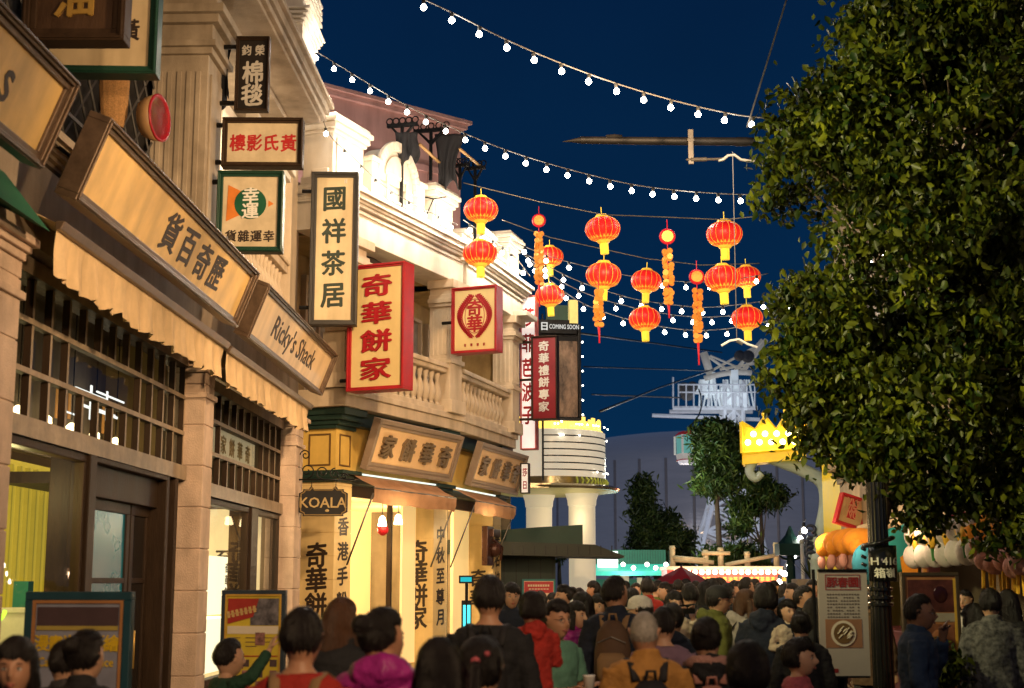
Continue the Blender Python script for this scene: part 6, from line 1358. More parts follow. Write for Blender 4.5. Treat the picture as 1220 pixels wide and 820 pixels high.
def headmesh(mb, c, sc=1, yaw=0, pitch=0, grow=0, hair=None, n=56, k=44):
    """head with nose, brow, sockets, lips, chin; hair='short'/... gives the hair shell instead"""
    M = Matrix.Translation(c) @ Euler((pitch, 0, yaw)).to_matrix().to_4x4() @ Matrix.Scale(sc, 4); vs = []; fs = []
    for i in range(k + 1):
        ph = -math.pi / 2 + math.pi * i / k
        for j in range(n):
            a = 2 * math.pi * j / n; x, y, z = math.cos(ph) * math.cos(a), math.cos(ph) * math.sin(a), math.sin(ph)
            low = max(0, -z); fr = max(0, -y)
            rx = .076 * (1 - .26 * low ** 1.3); ry = .096 * (1 - .10 * low); rz = .118
            px, py, pz = x * rx, y * ry, z * rz
            if y > 0: py *= 1.04 + .06 * gs(z, .25, .5); 
            if low > .2: py -= .012 * low * fr ** .5 * 1.5
            if hair is None:
                py -= .026 * gs(x, 0, .16) * gs(z, -.16, .17) * fr; py -= .010 * gs(x, 0, .12) * gs(z, .0, .22) * fr
                py += .010 * (gs(x, .40, .2) + gs(x, -.40, .2)) * gs(z, .07, .13) * fr; py -= .004 * gs(z, .26, .12) * fr
                py -= .007 * gs(x, 0, .24) * gs(z, -.48, .06) * fr; py += .005 * gs(x, 0, .3) * gs(z, -.56, .05) * fr - .006 * gs(x, 0, .3) * gs(z, -.75, .12) * fr
                py -= .004 * (gs(x, .5, .2) + gs(x, -.5, .2)) * gs(z, -.2, .2) * fr
            else:
                hn = noise.noise(Vector((x * 5, z * 2, hair['t'] * 99)));  face = 1 / (1 + math.exp((y + .30 - .25 * abs(x)) * 16)) * 1 / (1 + math.exp((z - hair['front'] - .22 * hn + .12 * x) * 14))
                lo_ = hair['low'] + hair.get('ear', 0) * gs(y, -.05, .38) * min(1, abs(x) * 1.6); under = 1 / (1 + math.exp((z - lo_) * 16))
                g = hair['t'] * (1 + .35 * max(0, z)) * (1 + .18 * noise.noise(Vector((x * 4, y * 4, z * 4)) + Vector((hair.get('s', 0), 0, 0))))
                if hair.get('ear'): g *= min(1, max(.25, .40 + .9 * (z + .45)))
                g = g * (1 - face) * (1 - under) - .018 * max(face, under)
                nrm = Vector((x / rx, y / ry, z / rz)).normalized(); px += nrm.x * g; py += nrm.y * g; pz += nrm.z * g
            vs.append(M @ Vector((px, py, pz)))
    for i in range(k):
        for j in range(n): fs.append((i * n + j, i * n + (j + 1) % n, (i + 1) * n + (j + 1) % n, (i + 1) * n + j))
    mb.add(vs, fs)
    if hair is None:
        for sg in (-1, 1):
            pts = [M @ Vector((sg * (.074 + .012 * math.sin(q)), .008 + .020 * math.cos(q) + .004, .004 + .030 * math.sin(q))) for q in np.linspace(0, 2 * math.pi, 10)]; mb.tube(pts, .008 * sc, 6)
            mb.ball(M @ Vector((sg * .076, .01, 0)), (.006 * sc, .014 * sc, .024 * sc), 8, 6)
    return M
def hand(mb, w, d, up, side, curl=.5, s=1):
    """palm and five unequal bent fingers leaving the wrist w along d; up = back of the hand"""
    d = Vector(d).normalized(); up = (Vector(up) - d * Vector(up).dot(d)).normalized(); r = d.cross(up) * side; w = Vector(w)
    mb.tube([w - d * .02, w + d * .03 * s, w + d * .075 * s, w + d * .09 * s], [(.026 * s, .020 * s), (.036 * s, .016 * s), (.040 * s, .014 * s), (.034 * s, .010 * s)], 10)
    for k, (o, L_) in enumerate(((-.030, .062), (-.010, .074), (.011, .07), (.030, .055))):
        p = w + d * .082 * s + r * o * s; pts = [p]; dd = d.copy()
        for q in range(3):
            dd = (dd - up * curl * (.45 + .25 * q)).normalized(); p = p + dd * L_ * s * (.42, .33, .25)[q]; pts.append(p)
        mb.tube(pts, [.0095 * s, .0088 * s, .008 * s, .0065 * s], 6)
    t0 = w + d * .025 * s - r * .028 * s; mb.tube([t0, t0 - r * .026 * s + d * .02 * s, t0 - r * .034 * s + d * .045 * s - up * .015 * s, t0 - r * .026 * s + d * .062 * s - up * .03 * s], [.012 * s, .0105 * s, .0095 * s, .007 * s], 6)
POSES = {   # elbow, wrist for left(-x) and right(+x), palm direction
    'relaxed': [((-.235, .03, 1.13), (-.245, -.05, .89), (0, -.25, -1)), ((.235, .03, 1.13), (.245, -.05, .89), (0, -.25, -1))],
    'holding': [((-.225, .0, 1.14), (-.09, -.24, 1.16), (.3, -.8, .3)), ((.225, .0, 1.14), (.09, -.24, 1.18), (-.3, -.8, .3))],
    'phone_up': [((-.23, -.12, 1.2), (-.08, -.27, 1.45), (.3, -.3, .9)), ((.23, -.12, 1.2), (.08, -.27, 1.46), (-.3, -.3, .9))],
    'arm_up': [((-.30, -.10, 1.48), (-.24, -.26, 1.68), (0, -.4, 1)), ((.225, .02, 1.14), (.2, -.16, 1.0), (0, -.8, -.5))],
    'hand_mouth': [((-.235, .03, 1.13), (-.21, -.12, .92), (0, -.3, -1)), ((.22, -.14, 1.19), (.07, -.17, 1.42), (-.4, -.1, .8))],
}
PROTO = {}
skinM = {}
def skin(tone):
    if tone not in skinM:
        c = {'light': (.52, .30, .19), 'mid': (.42, .22, .13), 'tan': (.33, .17, .095)}[tone]
        m = mat('skin_' + tone, c, .5, var=.08, scale=12, spec=.4); m.node_tree.nodes['Principled BSDF'].inputs['Subsurface Weight'].default_value = .12
        m.node_tree.nodes['Principled BSDF'].inputs['Subsurface Radius'].default_value = (.02, .008, .004); skinM[tone] = m
    return skinM[tone]
eyeW = mat('eye_white', (.62, .58, .53), .25); eyeD = mat('dark_iris', (.015, .01, .008), .15); lipM = mat('lips', (.38, .12, .09), .4); browM = mat('eyebrow', (.025, .016, .012), .8)
def torso(mb, g=0, low=.86, fem=0):
    w = [(low, .155 + .01 * fem, .105), (.95, .165 + .012 * fem, .115), (1.06, .145 - .012 * fem, .105), (1.18, .155 - .008 * fem, .112), (1.30, .178 - .012 * fem, .12), (1.38, .185 - .016 * fem, .11), (1.43, .15, .085), (1.465, .085, .062), (1.50, .052, .052)]
    mb.tube([(0, .012 + (.006 if z > 1.25 else 0), z) for z, _, _ in w], [(a + g, b + g) for _, a, b in w], 22)
def body_proto(pose, hs=1.0, fem=0, yaw=0, pitch=0):
    key = ('body', pose, hs, fem, yaw, pitch)
    if key in PROTO: return PROTO[key]
    mb = MB(); torso(mb, -.012, fem=fem); hc = Vector((0, -.018 + .0, 1.583 + (hs - 1) * .10))
    mb.tube([(0, .02, 1.42), (0, .008, 1.5), (0, 0, 1.56)], [.056, .052, .054], 14)
    M = headmesh(mb, hc, hs, yaw, pitch)
    for sg, (el, wr, hd) in zip((-1, 1), POSES[pose]):
        sh = Vector((sg * (.172 - .012 * fem), .015, 1.395)); el = Vector(el); wr = Vector(wr)
        mb.tube([sh, sh.lerp(el, .5), el, el.lerp(wr, .35), wr], [.05, .044, .036, .036, .024], 10)
        up = (0, .6, .8) if hd[2] > -.5 else (sg, 0, .1); hand(mb, wr, hd, up, sg * (1 if hd[2] > -.5 else -1), .55)
        mb.tube([(sg * .085, .01, .92), (sg * .095, .0, .7), (sg * .098, -.005, .48), (sg * .1, .02, .3), (sg * .1, .02, .09)], [.085, .072, .052, .05, .036], 12)
        mb.tube([(sg * .1, .05, .05), (sg * .1, -.05, .045), (sg * .105, -.15, .03)], [(.034, .035), (.04, .032), (.036, .02)], 10)
    me = remeshed(mb, .0065, 2, 'body')
    # add eyes, brows, lips as coloured faces / small shapes of the same mesh
    ex = MB()
    for sg in (-1, 1):
        ex.ball((sg * .0295, -.079, .0075), (.0145, .0095, .0068), 12, 8, 1); ex.ball((sg * .0295, -.0835, .0075), (.0062, .0062, .0064), 10, 6, 2)
        ex.tube([(sg * .014, -.0895, .026), (sg * .03, -.0885, .0315), (sg * .046, -.0785, .027)], [.0022, .0034, .002], 6, 4); ex.tube([(sg * .013, -.0845, .012), (sg * .03, -.088, .0158), (sg * .045, -.080, .0105)], .0016, 5, 4)
    ex.tube([(-.023, -.088, -.056), (-.008, -.0985, -.0525), (0, -.0985, -.0545), (.008, -.0985, -.0525), (.023, -.088, -.056)], [.001, .0042, .0038, .0042, .001], 6, 3)
    ex.tube([(-.019, -.088, -.0595), (0, -.0985, -.0625), (.019, -.088, -.0595)], [.001, .0056, .001], 6, 3)
    bm = bmesh.new(); bm.from_mesh(me); m2 = bpy.data.meshes.new('x'); m2.from_pydata([M @ Vector(v) for v in ex.v], [], ex.f); m2.polygons.foreach_set('material_index', ex.m); m2.polygons.foreach_set('use_smooth', [True] * len(ex.f)); m2.update()
    bm.from_mesh(m2); bm.to_mesh(me); bm.free(); bpy.data.meshes.remove(m2)
    while len(me.materials): me.materials.pop()
    for m in (skin('light'), eyeW, eyeD, lipM, browM): me.materials.append(m)
    PROTO[key] = me; return me
def folds(me, amp, sc, seed=0, z0=None):
    cs = [v.co.copy() for v in me.vertices]; ns = [v.normal.copy() for v in me.vertices]; out = []
    for c, nv in zip(cs, ns):
        n_ = noise.noise(Vector((c.x * sc + seed, c.y * sc, c.z * sc * 1.7))) + .5 * noise.noise(Vector((c.x * sc * 2.3, c.y * sc * 2.3 + seed, c.z * sc * 3.5)))
        out += (c + nv * n_ * amp)[:]
    me.vertices.foreach_set('co', out); me.update()
def top_proto(kind, pose, fem=0):
    key = ('top', kind, pose, fem)
    if key in PROTO: return PROTO[key]
    mb = MB(); g = {'tee': .006, 'sweater': .014, 'jacket': .022, 'hoodie': .02, 'puffer': .035}[kind]; low = {'tee': .86, 'sweater': .84, 'jacket': .78, 'hoodie': .80, 'puffer': .78}[kind]
    w = [(low, .165, .115), (.95, .168, .118), (1.06, .152 - .008 * fem, .108), (1.18, .158 - .006 * fem, .114), (1.30, .18 - .010 * fem, .122), (1.38, .186 - .014 * fem, .112), (1.43, .165, .092), (1.462, .105, .07)]
    if kind == 'puffer':
        w2 = []
        for i in range(len(w) - 1):
            for q in range(2):
                t = q / 2; a = [w[i][k] + (w[i + 1][k] - w[i][k]) * t for k in range(3)]; b_ = .012 * (1 if q else -.4); w2.append((a[0], a[1] + b_, a[2] + b_))
        w = w2 + [w[-1]]
    mb.tube([(0, .014, z) for z, _, _ in w], [(a + g, b + g) for _, a, b in w], 22)
    if kind in ('jacket', 'hoodie', 'puffer'): mb.tube([(0, .02, 1.44), (0, .015, 1.49), (0, .012, 1.505)], [(.085, .075), (.074, .07), (.07, .068)], 18)
    if kind == 'hoodie': mb.tube([(-.10, .03, 1.44), (-.07, .11, 1.45), (0, .14, 1.46), (.07, .11, 1.45), (.10, .03, 1.44)], [(.03, .03), (.045, .055), (.05, .075), (.045, .055), (.03, .03)], 12); mb.tube([(0, .12, 1.47), (0, .145, 1.40), (0, .13, 1.33)], [(.08, .03), (.07, .035), (.03, .02)], 12)
    if kind == 'puffer': mb.tube([(-.11, .02, 1.45), (-.08, .12, 1.46), (0, .155, 1.47), (.08, .12, 1.46), (.11, .02, 1.45)], [(.04, .04), (.06, .06), (.065, .075), (.06, .06), (.04, .04)], 12)
    for sg, (el, wr, hd) in zip((-1, 1), POSES[pose]):
        sh = Vector((sg * (.165 - .012 * fem), .015, 1.40)); el = Vector(el); wr = Vector(wr); q = g * .8
        end = el.lerp(wr, .93) if kind != 'tee' else sh.lerp(el, .75)
        if kind == 'tee': mb.tube([sh, sh.lerp(el, .4), end], [.056 + q, .054 + q, .054 + q], 12)
        else:
            pts = [sh, sh.lerp(el, .5), el, el.lerp(wr, .4), end]; rr = [.056 + q, .052 + q, .045 + q, .042 + q, .034 + q * .7]
            if kind == 'puffer':
                P2, R2 = [], []
                for i in range(4):
                    for u_ in (0, .33, .66): P2.append(pts[i].lerp(pts[i + 1], u_)); R2.append(rr[i] + (rr[i + 1] - rr[i]) * u_ + (.008 if u_ else -.004))
                pts, rr = P2 + [pts[-1]], R2 + [rr[-1]]
            mb.tube(pts, rr, 12)
    me = remeshed(mb, .012, 2, 'top'); folds(me, .010 if kind != 'tee' else .005, 11, len(kind)); me.materials.append(skin('light')); PROTO[key] = me; return me
def legs_proto():
    if 'legs' in PROTO: return PROTO['legs']
    mb = MB(); mb.tube([(0, .012, .98), (0, .012, .9), (0, .012, .84)], [(.165, .118), (.172, .125), (.15, .115)], 18)
    for sg in (-1, 1): mb.tube([(sg * .085, .01, .92), (sg * .097, .0, .7), (sg * .1, -.005, .48), (sg * .102, .02, .3), (sg * .102, .022, .085)], [.098, .084, .066, .062, .058], 14)
    me = remeshed(mb, .014, 2, 'trousers'); folds(me, .008, 10); me.materials.append(skin('light')); PROTO['legs'] = me; return me
def shoe_proto():
    if 'shoe' in PROTO: return PROTO['shoe']
    mb = MB()
    for sg in (-1, 1): mb.tube([(sg * .1, .07, .05), (sg * .1, .0, .055), (sg * .103, -.1, .04), (sg * .105, -.18, .03)], [(.038, .045), (.046, .05), (.046, .036), (.03, .024)], 12)
    me = remeshed(mb, .012, 1, 'shoes'); me.materials.append(skin('light')); PROTO['shoe'] = me; return me
def hair_proto(style, hs=1.0, yaw=0, pitch=0, fem=0):
    key = ('hair', style, hs, yaw, pitch)
    if key in PROTO: return PROTO[key]
    mb = MB(); hc = Vector((0, -.018, 1.583 + (hs - 1) * .10)); P_ = {'short': dict(t=.017, front=.62, low=-.36, ear=.45), 'bowl': dict(t=.025, front=.42, low=-.45), 'long': dict(t=.02, front=.45, low=-.62), 'pony': dict(t=.018, front=.50, low=-.45, ear=.4), 'bun': dict(t=.018, front=.50, low=-.45, ear=.4), 'thin': dict(t=.004, front=.35, low=-.42, ear=.5), 'cap': dict(t=.018, front=.50, low=-.42, ear=.5)}[style]
    M = headmesh(mb, hc, hs, yaw, pitch, hair=P_)
    T = lambda *p: M @ Vector(p)
    if style == 'long':
        mb.tube([T(0, .05, .06), T(0, .075, -.05), T(0, .085, -.16), T(0, .085, -.26), T(0, .08, -.33)], [(.075 * hs, .055 * hs), (.09 * hs, .05 * hs), (.098 * hs, .044 * hs), (.09 * hs, .034 * hs), (.06 * hs, .014)], 18)
        for sg in (-1, 1): mb.tube([T(sg * .072, -.015, .04), T(sg * .088, -.01, -.06), T(sg * .092, .0, -.16), T(sg * .08, .01, -.26)], [.022 * hs, .026 * hs, .026 * hs, .012], 8)
    if style == 'pony': mb.tube([T(0, .1, .05), T(0, .14, .03), T(0, .155, -.06), T(0, .14, -.18), T(0, .13, -.24)], [.024, .034, .036, .026, .006], 10)
    if style == 'bun': mb.ball(T(0, .12, .07), .045, 12, 8)
    me = remeshed(mb, .0085 if style != 'thin' else .005, 1, 'hair'); me.materials.append(skin('light'))
    cs = [v.co.copy() for v in me.vertices]; ns = [v.normal.copy() for v in me.vertices]; out = []
    for c, nv in zip(cs, ns):
        d = c - hc; a = math.atan2(d.y, d.x); out += (c + nv * (.0035 * noise.noise(Vector((a * 9, c.z * 3, 0))) + .002 * noise.noise(Vector((a * 26, c.z * 5, 1)))) * (1.6 if style != 'thin' else .3))[:]
    me.vertices.foreach_set('co', out); me.update()
    # loose strands lying over the shell and breaking its outline
    bv = BVHTree.FromPolygons([Vector(out[i:i + 3]) for i in range(0, len(out), 3)], [tuple(p.vertices) for p in me.polygons]); rg = random.Random(len(style)); st = MB(); crown = hc + Vector((.01, .045, .13)) * hs
    nst = {'thin': 90, 'short': 520, 'cap': 300}.get(style, 700); wd_ = .0022
    for q in range(nst):
        z_ = rg.uniform(-.3, 1); a = rg.uniform(0, 6.283); d = Vector((math.cos(a) * math.sqrt(1 - z_ * z_), math.sin(a) * math.sqrt(1 - z_ * z_), z_))
        hit = bv.ray_cast(hc + d * .4, -d)
        if hit[0] is None or (hit[0] - hc).length < .088 * hs and d.y < -.2: continue
        p = hit[0]; pts = []; L_ = rg.uniform(.5, 1.2) * {'short': .05, 'thin': .03, 'cap': .04, 'bowl': .08, 'bun': .07, 'pony': .08}.get(style, .16); ok = True; fl = Vector((rg.uniform(-.35, .35), rg.uniform(-.3, .3), 0)); lift_ = .002
        for k in range(6):
            near = bv.find_nearest(p)
            if near[0] is None: break
            n_ = near[1]; pts.append(near[0] + n_ * lift_); lift_ += rg.uniform(0, .0022 if style != 'long' else .0012)
            dirv = (p - crown).normalized() + Vector((0, 0, -.9)) + fl
            if style in ('bun', 'pony'): dirv = (hc + Vector((0, .12, .05)) - p).normalized() + fl * .4
            dirv = (dirv - n_ * dirv.dot(n_)); dirv = dirv.normalized() if dirv.length > 1e-4 else Vector((0, 0, -1)); p = near[0] + dirv * L_ / 5
        if len(pts) < 4: continue
        vs_ = []; side = (pts[-1] - pts[0]).cross(pts[0] - hc); side = side.normalized() if side.length > 1e-6 else Vector((1, 0, 0))
        for k, pp in enumerate(pts): w_ = wd_ * (1.3 - k / (len(pts) - 1)); vs_ += [pp - side * w_, pp + side * w_]
        st.add(vs_, [(2 * k, 2 * k + 1, 2 * k + 3, 2 * k + 2) for k in range(len(pts) - 1)])
    bm = bmesh.new(); bm.from_mesh(me); m2 = bpy.data.meshes.new('x'); m2.from_pydata(st.v, [], st.f); m2.polygons.foreach_set('use_smooth', [True] * len(st.f)); m2.update(); bm.from_mesh(m2); bm.to_mesh(me); bm.free(); bpy.data.meshes.remove(m2)
    PROTO[key] = me; return me
def slot(me, name, parent, m, label=None):
    o = bpy.data.objects.new(name, me); COL.objects.link(o); o.parent = parent
    if m is not None: o.material_slots[0].link = 'OBJECT'; o.material_slots[0].material = m
    if label: o['label'] = label
    return o
hairM = {'black': mat('black_hair', (.012, .009, .008), .42, var=.4, scale=20, stretch=(6, 6, .6), bump=.5, bscale=60, spec=.35), 'brown': mat('brown_hair', (.075, .032, .014), .42, var=.4, scale=20, stretch=(6, 6, .6), bump=.5, bscale=60, spec=.35), 'grey': mat('grey_hair', (.28, .25, .21), .5, var=.3, scale=20, bump=.4)}
def cloth(name, col, rough=.85, **k): return mat('cloth_' + name, col, rough, var=.25, scale=7, bump=.9, bscale=16, **k)
CL = {'red': cloth('red', (.34, .022, .015)), 'magenta': cloth('magenta', (.34, .022, .22), .45), 'black': cloth('black', (.012, .012, .014)), 'green': cloth('green', (.015, .055, .03)), 'navy': cloth('navy', (.012, .018, .035)), 'teal': cloth('sage', (.10, .24, .17)), 'mustard': cloth('mustard', (.42, .2, .045)), 'grey': cloth('grey', (.30, .27, .25)), 'pink': cloth('pink', (.50, .2, .2)), 'rose': cloth('rose', (.42, .09, .11)), 'olive': cloth('olive', (.10, .11, .022)), 'cream': cloth('cream', (.55, .45, .33)), 'plum': cloth('plum', (.13, .02, .035)), 'mauve': cloth('mauve', (.2, .12, .17)), 'denim': cloth('denim', (.03, .055, .10)), 'charcoal': cloth('charcoal', (.04, .038, .042)), 'brown': cloth('brown', (.10, .055, .03)), 'white': cloth('white', (.6, .57, .52)), 'blue': cloth('blue', (.03, .10, .28))}
m = mat('cloth_speckled', (.09, .09, .085), .8, var=.97, scale=26); CL['speckled'] = m
def person(label, px, top, Y, face, hair='short', hc='black', kind='jacket', col='black', pose='relaxed', tone='light', fem=0, child=0, legs='charcoal', lift=0, group=None, yaw=0, pitch=0, glasses=0, hstyle=None, sc=None):
    p = at(px, top, Y); full = 1.725 + (.03 if hair in ('bowl', 'long') else 0) + (.045 if child else 0)
    s = sc or max(.55, (p.z - lift)) / full
    if lift and not sc: s = .62
    t = thing('person', label, 'person', (p.x, Y, p.z - full * s), R(face), group=group)
    if not lift: t.location.z = 0.0
    t.scale = (s * (.97 if not child else 1.02), s * (.97 if not child else 1.02), s)
    hs = 1.22 if child else 1.0; yaw = R(yaw); pitch = R(pitch)
    b = slot(body_proto(pose, hs, fem, yaw, pitch), 'body', t, skin(tone))
    slot(top_proto(kind, pose, fem), {'tee': 'shirt', 'sweater': 'sweater', 'jacket': 'jacket', 'hoodie': 'hooded_top', 'puffer': 'puffer_jacket'}[kind], t, CL[col])
    slot(legs_proto(), 'trousers', t, CL[legs]); slot(shoe_proto(), 'shoes', t, CL['black'])
    slot(hair_proto(hair, hs, yaw, pitch), 'hair', t, hairM[hc])
    hc_ = Vector((0, -.018, 1.583 + (hs - 1) * .10)); M = Matrix.Translation(hc_) @ Euler((pitch, 0, yaw)).to_matrix().to_4x4() @ Matrix.Scale(hs, 4)
    if glasses:
        g = MB(); g.T = M
        for sg in (-1, 1): g.tube([(sg * .03 + .019 * math.cos(q), -.098, .006 + .014 * math.sin(q)) for q in np.linspace(0, 2 * math.pi, 13)], .0017, 5); g.tube([(sg * .049, -.097, .01), (sg * .078, .0, .012)], .0017, 5)
        g.tube([(-.011, -.099, .008), (.011, -.099, .008)], .0017, 5); obj('glasses', g, iron, t)
    return t, M
def backpack(pt, label, m, s=1.0, m2=None, dz=0):
    """a rucksack on somebody's back: body, front pocket, straps over the shoulders"""
    t = thing('backpack', label, 'backpack'); t.location = pt.location; t.rotation_euler = pt.rotation_euler; t.scale = pt.scale
    b = MB(); b.tube([(0, .215, .98 + dz), (0, .225, 1.02 + dz), (0, .23, 1.2 + dz), (0, .225, 1.34 + dz), (0, .21, 1.41 + dz)], [(.12 * s, .06), (.15 * s, .085), (.145 * s, .085), (.12 * s, .07), (.06 * s, .04)], 18)
    obj('bag', b, m, t, smooth=True)
    b = MB(); b.tube([(0, .30, 1.0 + dz), (0, .31, 1.05 + dz), (0, .31, 1.16 + dz), (0, .30, 1.2 + dz)], [(.09 * s, .02), (.115 * s, .035), (.115 * s, .035), (.09 * s, .02)], 14); obj('pocket', b, m2 or m, t, smooth=True)
    b = MB()
    for sg in (-1, 1): b.tube([(sg * .07, .16, 1.36), (sg * .085, .10, 1.44), (sg * .10, .02, 1.462), (sg * .11, -.07, 1.44), (sg * .115, -.13, 1.36), (sg * .12, -.155, 1.25), (sg * .14, -.145, 1.12), (sg * .185, .03, 1.02), (sg * .12, .19, 1.02)], [(.024, .007)] * 9, 8)
    b.tube([(-.03, .2, 1.4 + dz), (-.02, .22, 1.46 + dz), (.02, .22, 1.46 + dz), (.03, .2, 1.4 + dz)], .010, 6)
    obj('strap', b, m2 or m, t, smooth=True)
    b = MB(); b.tube([(-.11 * s, .30, 1.27 + dz), (0, .315, 1.31 + dz), (.11 * s, .30, 1.27 + dz)], .004, 5); obj('zip', b, ironG, t)
    return t
def cap(pt, M, m, brim=1):
    g = MB(); g.T = M; g.lathe([(.098, .03), (.101, .055), (.09, .105), (.05, .135), (.01, .143)], (0, .006, 0), 24, sx=.92, sy=1.12)
    if brim: g.prism([(.075 * math.cos(q), -.075 + .085 * math.sin(q)) for q in np.linspace(math.pi, 2 * math.pi, 14)], .034, .042, axis='z')
    obj('cap', g, m, pt, smooth=True, auto=50)
def phone(pt, label, z=1.2, y=-.33, lit=1, wide=0):
    t = thing('mobile_phone', label, 'phone'); t.location = pt.matrix_basis @ Vector((0, y, z)); t.rotation_euler = (R(-15), 0, pt.rotation_euler[2]); 
    m = MB(); m.box(-.037 - wide * .04, .037 + wide * .04, -.004, .004, -.0, .15 - wide * .06); obj('case', m, iron, t, bevel=.003)
    m = MB(); m.box(-.033 - wide * .04, .033 + wide * .04, .0041, .005, .005, .145 - wide * .06); obj('screen', m, emat('phone_screen', (.6, .75, 1), .8), t)
    return t
bpk = {k: mat('bag_' + k, c, .7, var=.15, bump=.3, bscale=150) for k, c in dict(black=(.014, .013, .014), brown=(.10, .055, .03), pink=(.38, .17, .13), magenta=(.28, .01, .10), tan=(.25, .15, .07)).items()}
# ---- nearest people (face: 0 = towards the viewer, 180 = back view, 90 = facing right, -90 = facing left)
person('woman facing the viewer at the bottom left corner, only brow and eyes in frame', 22, 749, 5.6, 8, 'long', 'black', 'jacket', 'black', fem=1, tone='mid')
person('person with dark bunned hair at the lower left, in front of the lilac poster', 102, 750, 6.3, 160, 'bun', 'black', 'jacket', 'black', fem=1)
person('small person in black beside the bunned hair, half behind her', 78, 762, 7.0, 200, 'short', 'black', 'jacket', 'charcoal')
person('boy in a dark green top raising one arm, in front of the yellow poster', 272, 761, 9.4, 120, 'short', 'black', 'sweater', 'green', 'arm_up', child=1, yaw=10)
p_, M_ = person('man in a red shirt with dark shoulder straps, seen from behind, lower left', 360, 722, 5.6, 176, 'short', 'black', 'tee', 'red', tone='mid'); backpack(p_, 'dark backpack with tan edged straps on the man in the red shirt', bpk['black'], 1.0, bpk['tan'], -.1)
person('woman with long reddish brown hair in a black coat, left of the shop pillar', 408, 705, 7.6, 190, 'long', 'brown', 'jacket', 'black', fem=1, yaw=-30)
person('woman in a bright magenta puffer jacket with black hair tied back', 457, 723, 5.9, 185, 'bun', 'black', 'puffer', 'magenta', fem=1, tone='mid', yaw=-50)
person('long black haired woman at the bottom, between the magenta jacket and the tall man', 523, 750, 5.2, 180, 'long', 'black', 'jacket', 'black', fem=1)
p_, M_ = person('girl with a pink hair tie and blue black jacket in front of the tall man', 572, 760, 5.9, 172, 'pony', 'black', 'jacket', 'navy', child=1)
g = MB(); g.T = M_; g.ball((.0, .118, .05), (.02, .018, .02), 10, 6); g.ball((-.04, .1, .08), (.012, .01, .012), 8, 5); obj('hair_tie', g, CL['rose'], p_, smooth=True)
p_, M_ = person('tall man in a black sweater seen from behind, with one black strap', 583, 684, 8.0, 176, 'short', 'black', 'sweater', 'black', tone='mid'); backpack(p_, 'small black backpack worn by the tall man in black', bpk['black'], .8)
person('toddler in a red hooded top carried on the arm of the tall man', 634, 702, 8.15, 195, 'bowl', 'black', 'hoodie', 'red', 'holding', child=1, lift=1, sc=.62)
p_, M_ = person('woman in glasses and a sage green top holding a paper cup', 662, 713, 8.9, 35, 'pony', 'black', 'tee', 'teal', 'holding', fem=1, glasses=1, tone='mid')
cup = MB(); cup.lathe([(.028, 0), (.036, .09), (.038, .092), (.036, .1), (.001, .1)], n=16); o = tag(obj('paper_cup', cup, whiteP, smooth=True), 'white paper cup in the hands of the woman in glasses', 'cup'); o.location = p_.matrix_basis @ Vector((.0, -.35, 1.16))
b = MB(); b.box(-.16, .16, -.05, .05, 0, .28); b.tube([(-.08, 0, .28), (-.06, 0, .42), (.06, 0, .42), (.08, 0, .28)], .008, 5); o = tag(obj('shopping_bag', b, mat('teal_bag', (.01, .12, .17), .5), bevel=.015), 'teal blue bag at the side of the woman in glasses', 'bag'); o.location = p_.matrix_basis @ Vector((-.30, -.12, .85)); o.rotation_euler = (0, 0, .4)
p_, M_ = person('man in a navy jacket with a brown backpack, centre of the photo', 733, 685, 10.6, 170, 'short', 'black', 'jacket', 'navy', tone='mid', yaw=-35); backpack(p_, 'brown and tan backpack on the man in navy', bpk['brown'], .9, bpk['tan'])
p_, M_ = person('balding grey haired man in a mustard and pale blue jacket', 768, 724, 7.2, 182, 'thin', 'grey', 'jacket', 'mustard', tone='mid', yaw=-15); backpack(p_, 'black backpack on the balding man in mustard', bpk['black'], 1.0, None, -.05)
p_, M_ = person('dark haired woman in a black jacket with a pink furry hood', 842, 735, 7.6, 178, 'bun', 'black', 'hoodie', 'black', fem=1, yaw=-20); backpack(p_, 'small pink backpack on the woman with the furry hood', bpk['pink'], .85, None, -.06)
g = MB(); g.tube([(-.12, -.02, 1.45), (-.09, .10, 1.475), (0, .15, 1.48), (.09, .10, 1.475), (.12, -.02, 1.45)], [.03, .038, .04, .038, .03], 12); obj('fur_trim', g, mat('pink_fur', (.42, .22, .18), .95, bump=1, bscale=80, var=.3), p_, smooth=True)
person('dark haired person in a plum coat at the bottom, with light catching the crown', 890, 757, 5.7, 176, 'bowl', 'black', 'jacket', 'plum', fem=1)
person('girl in a rose pink sweater with a black bob, in profile', 950, 757, 9.6, 70, 'bowl', 'black', 'sweater', 'rose', child=1)
person('man in a blue grey jacket with a hand at his mouth, by the iron post', 1092, 707, 9.8, 78, 'short', 'black', 'jacket', 'denim', 'hand_mouth', glasses=1, tone='tan')
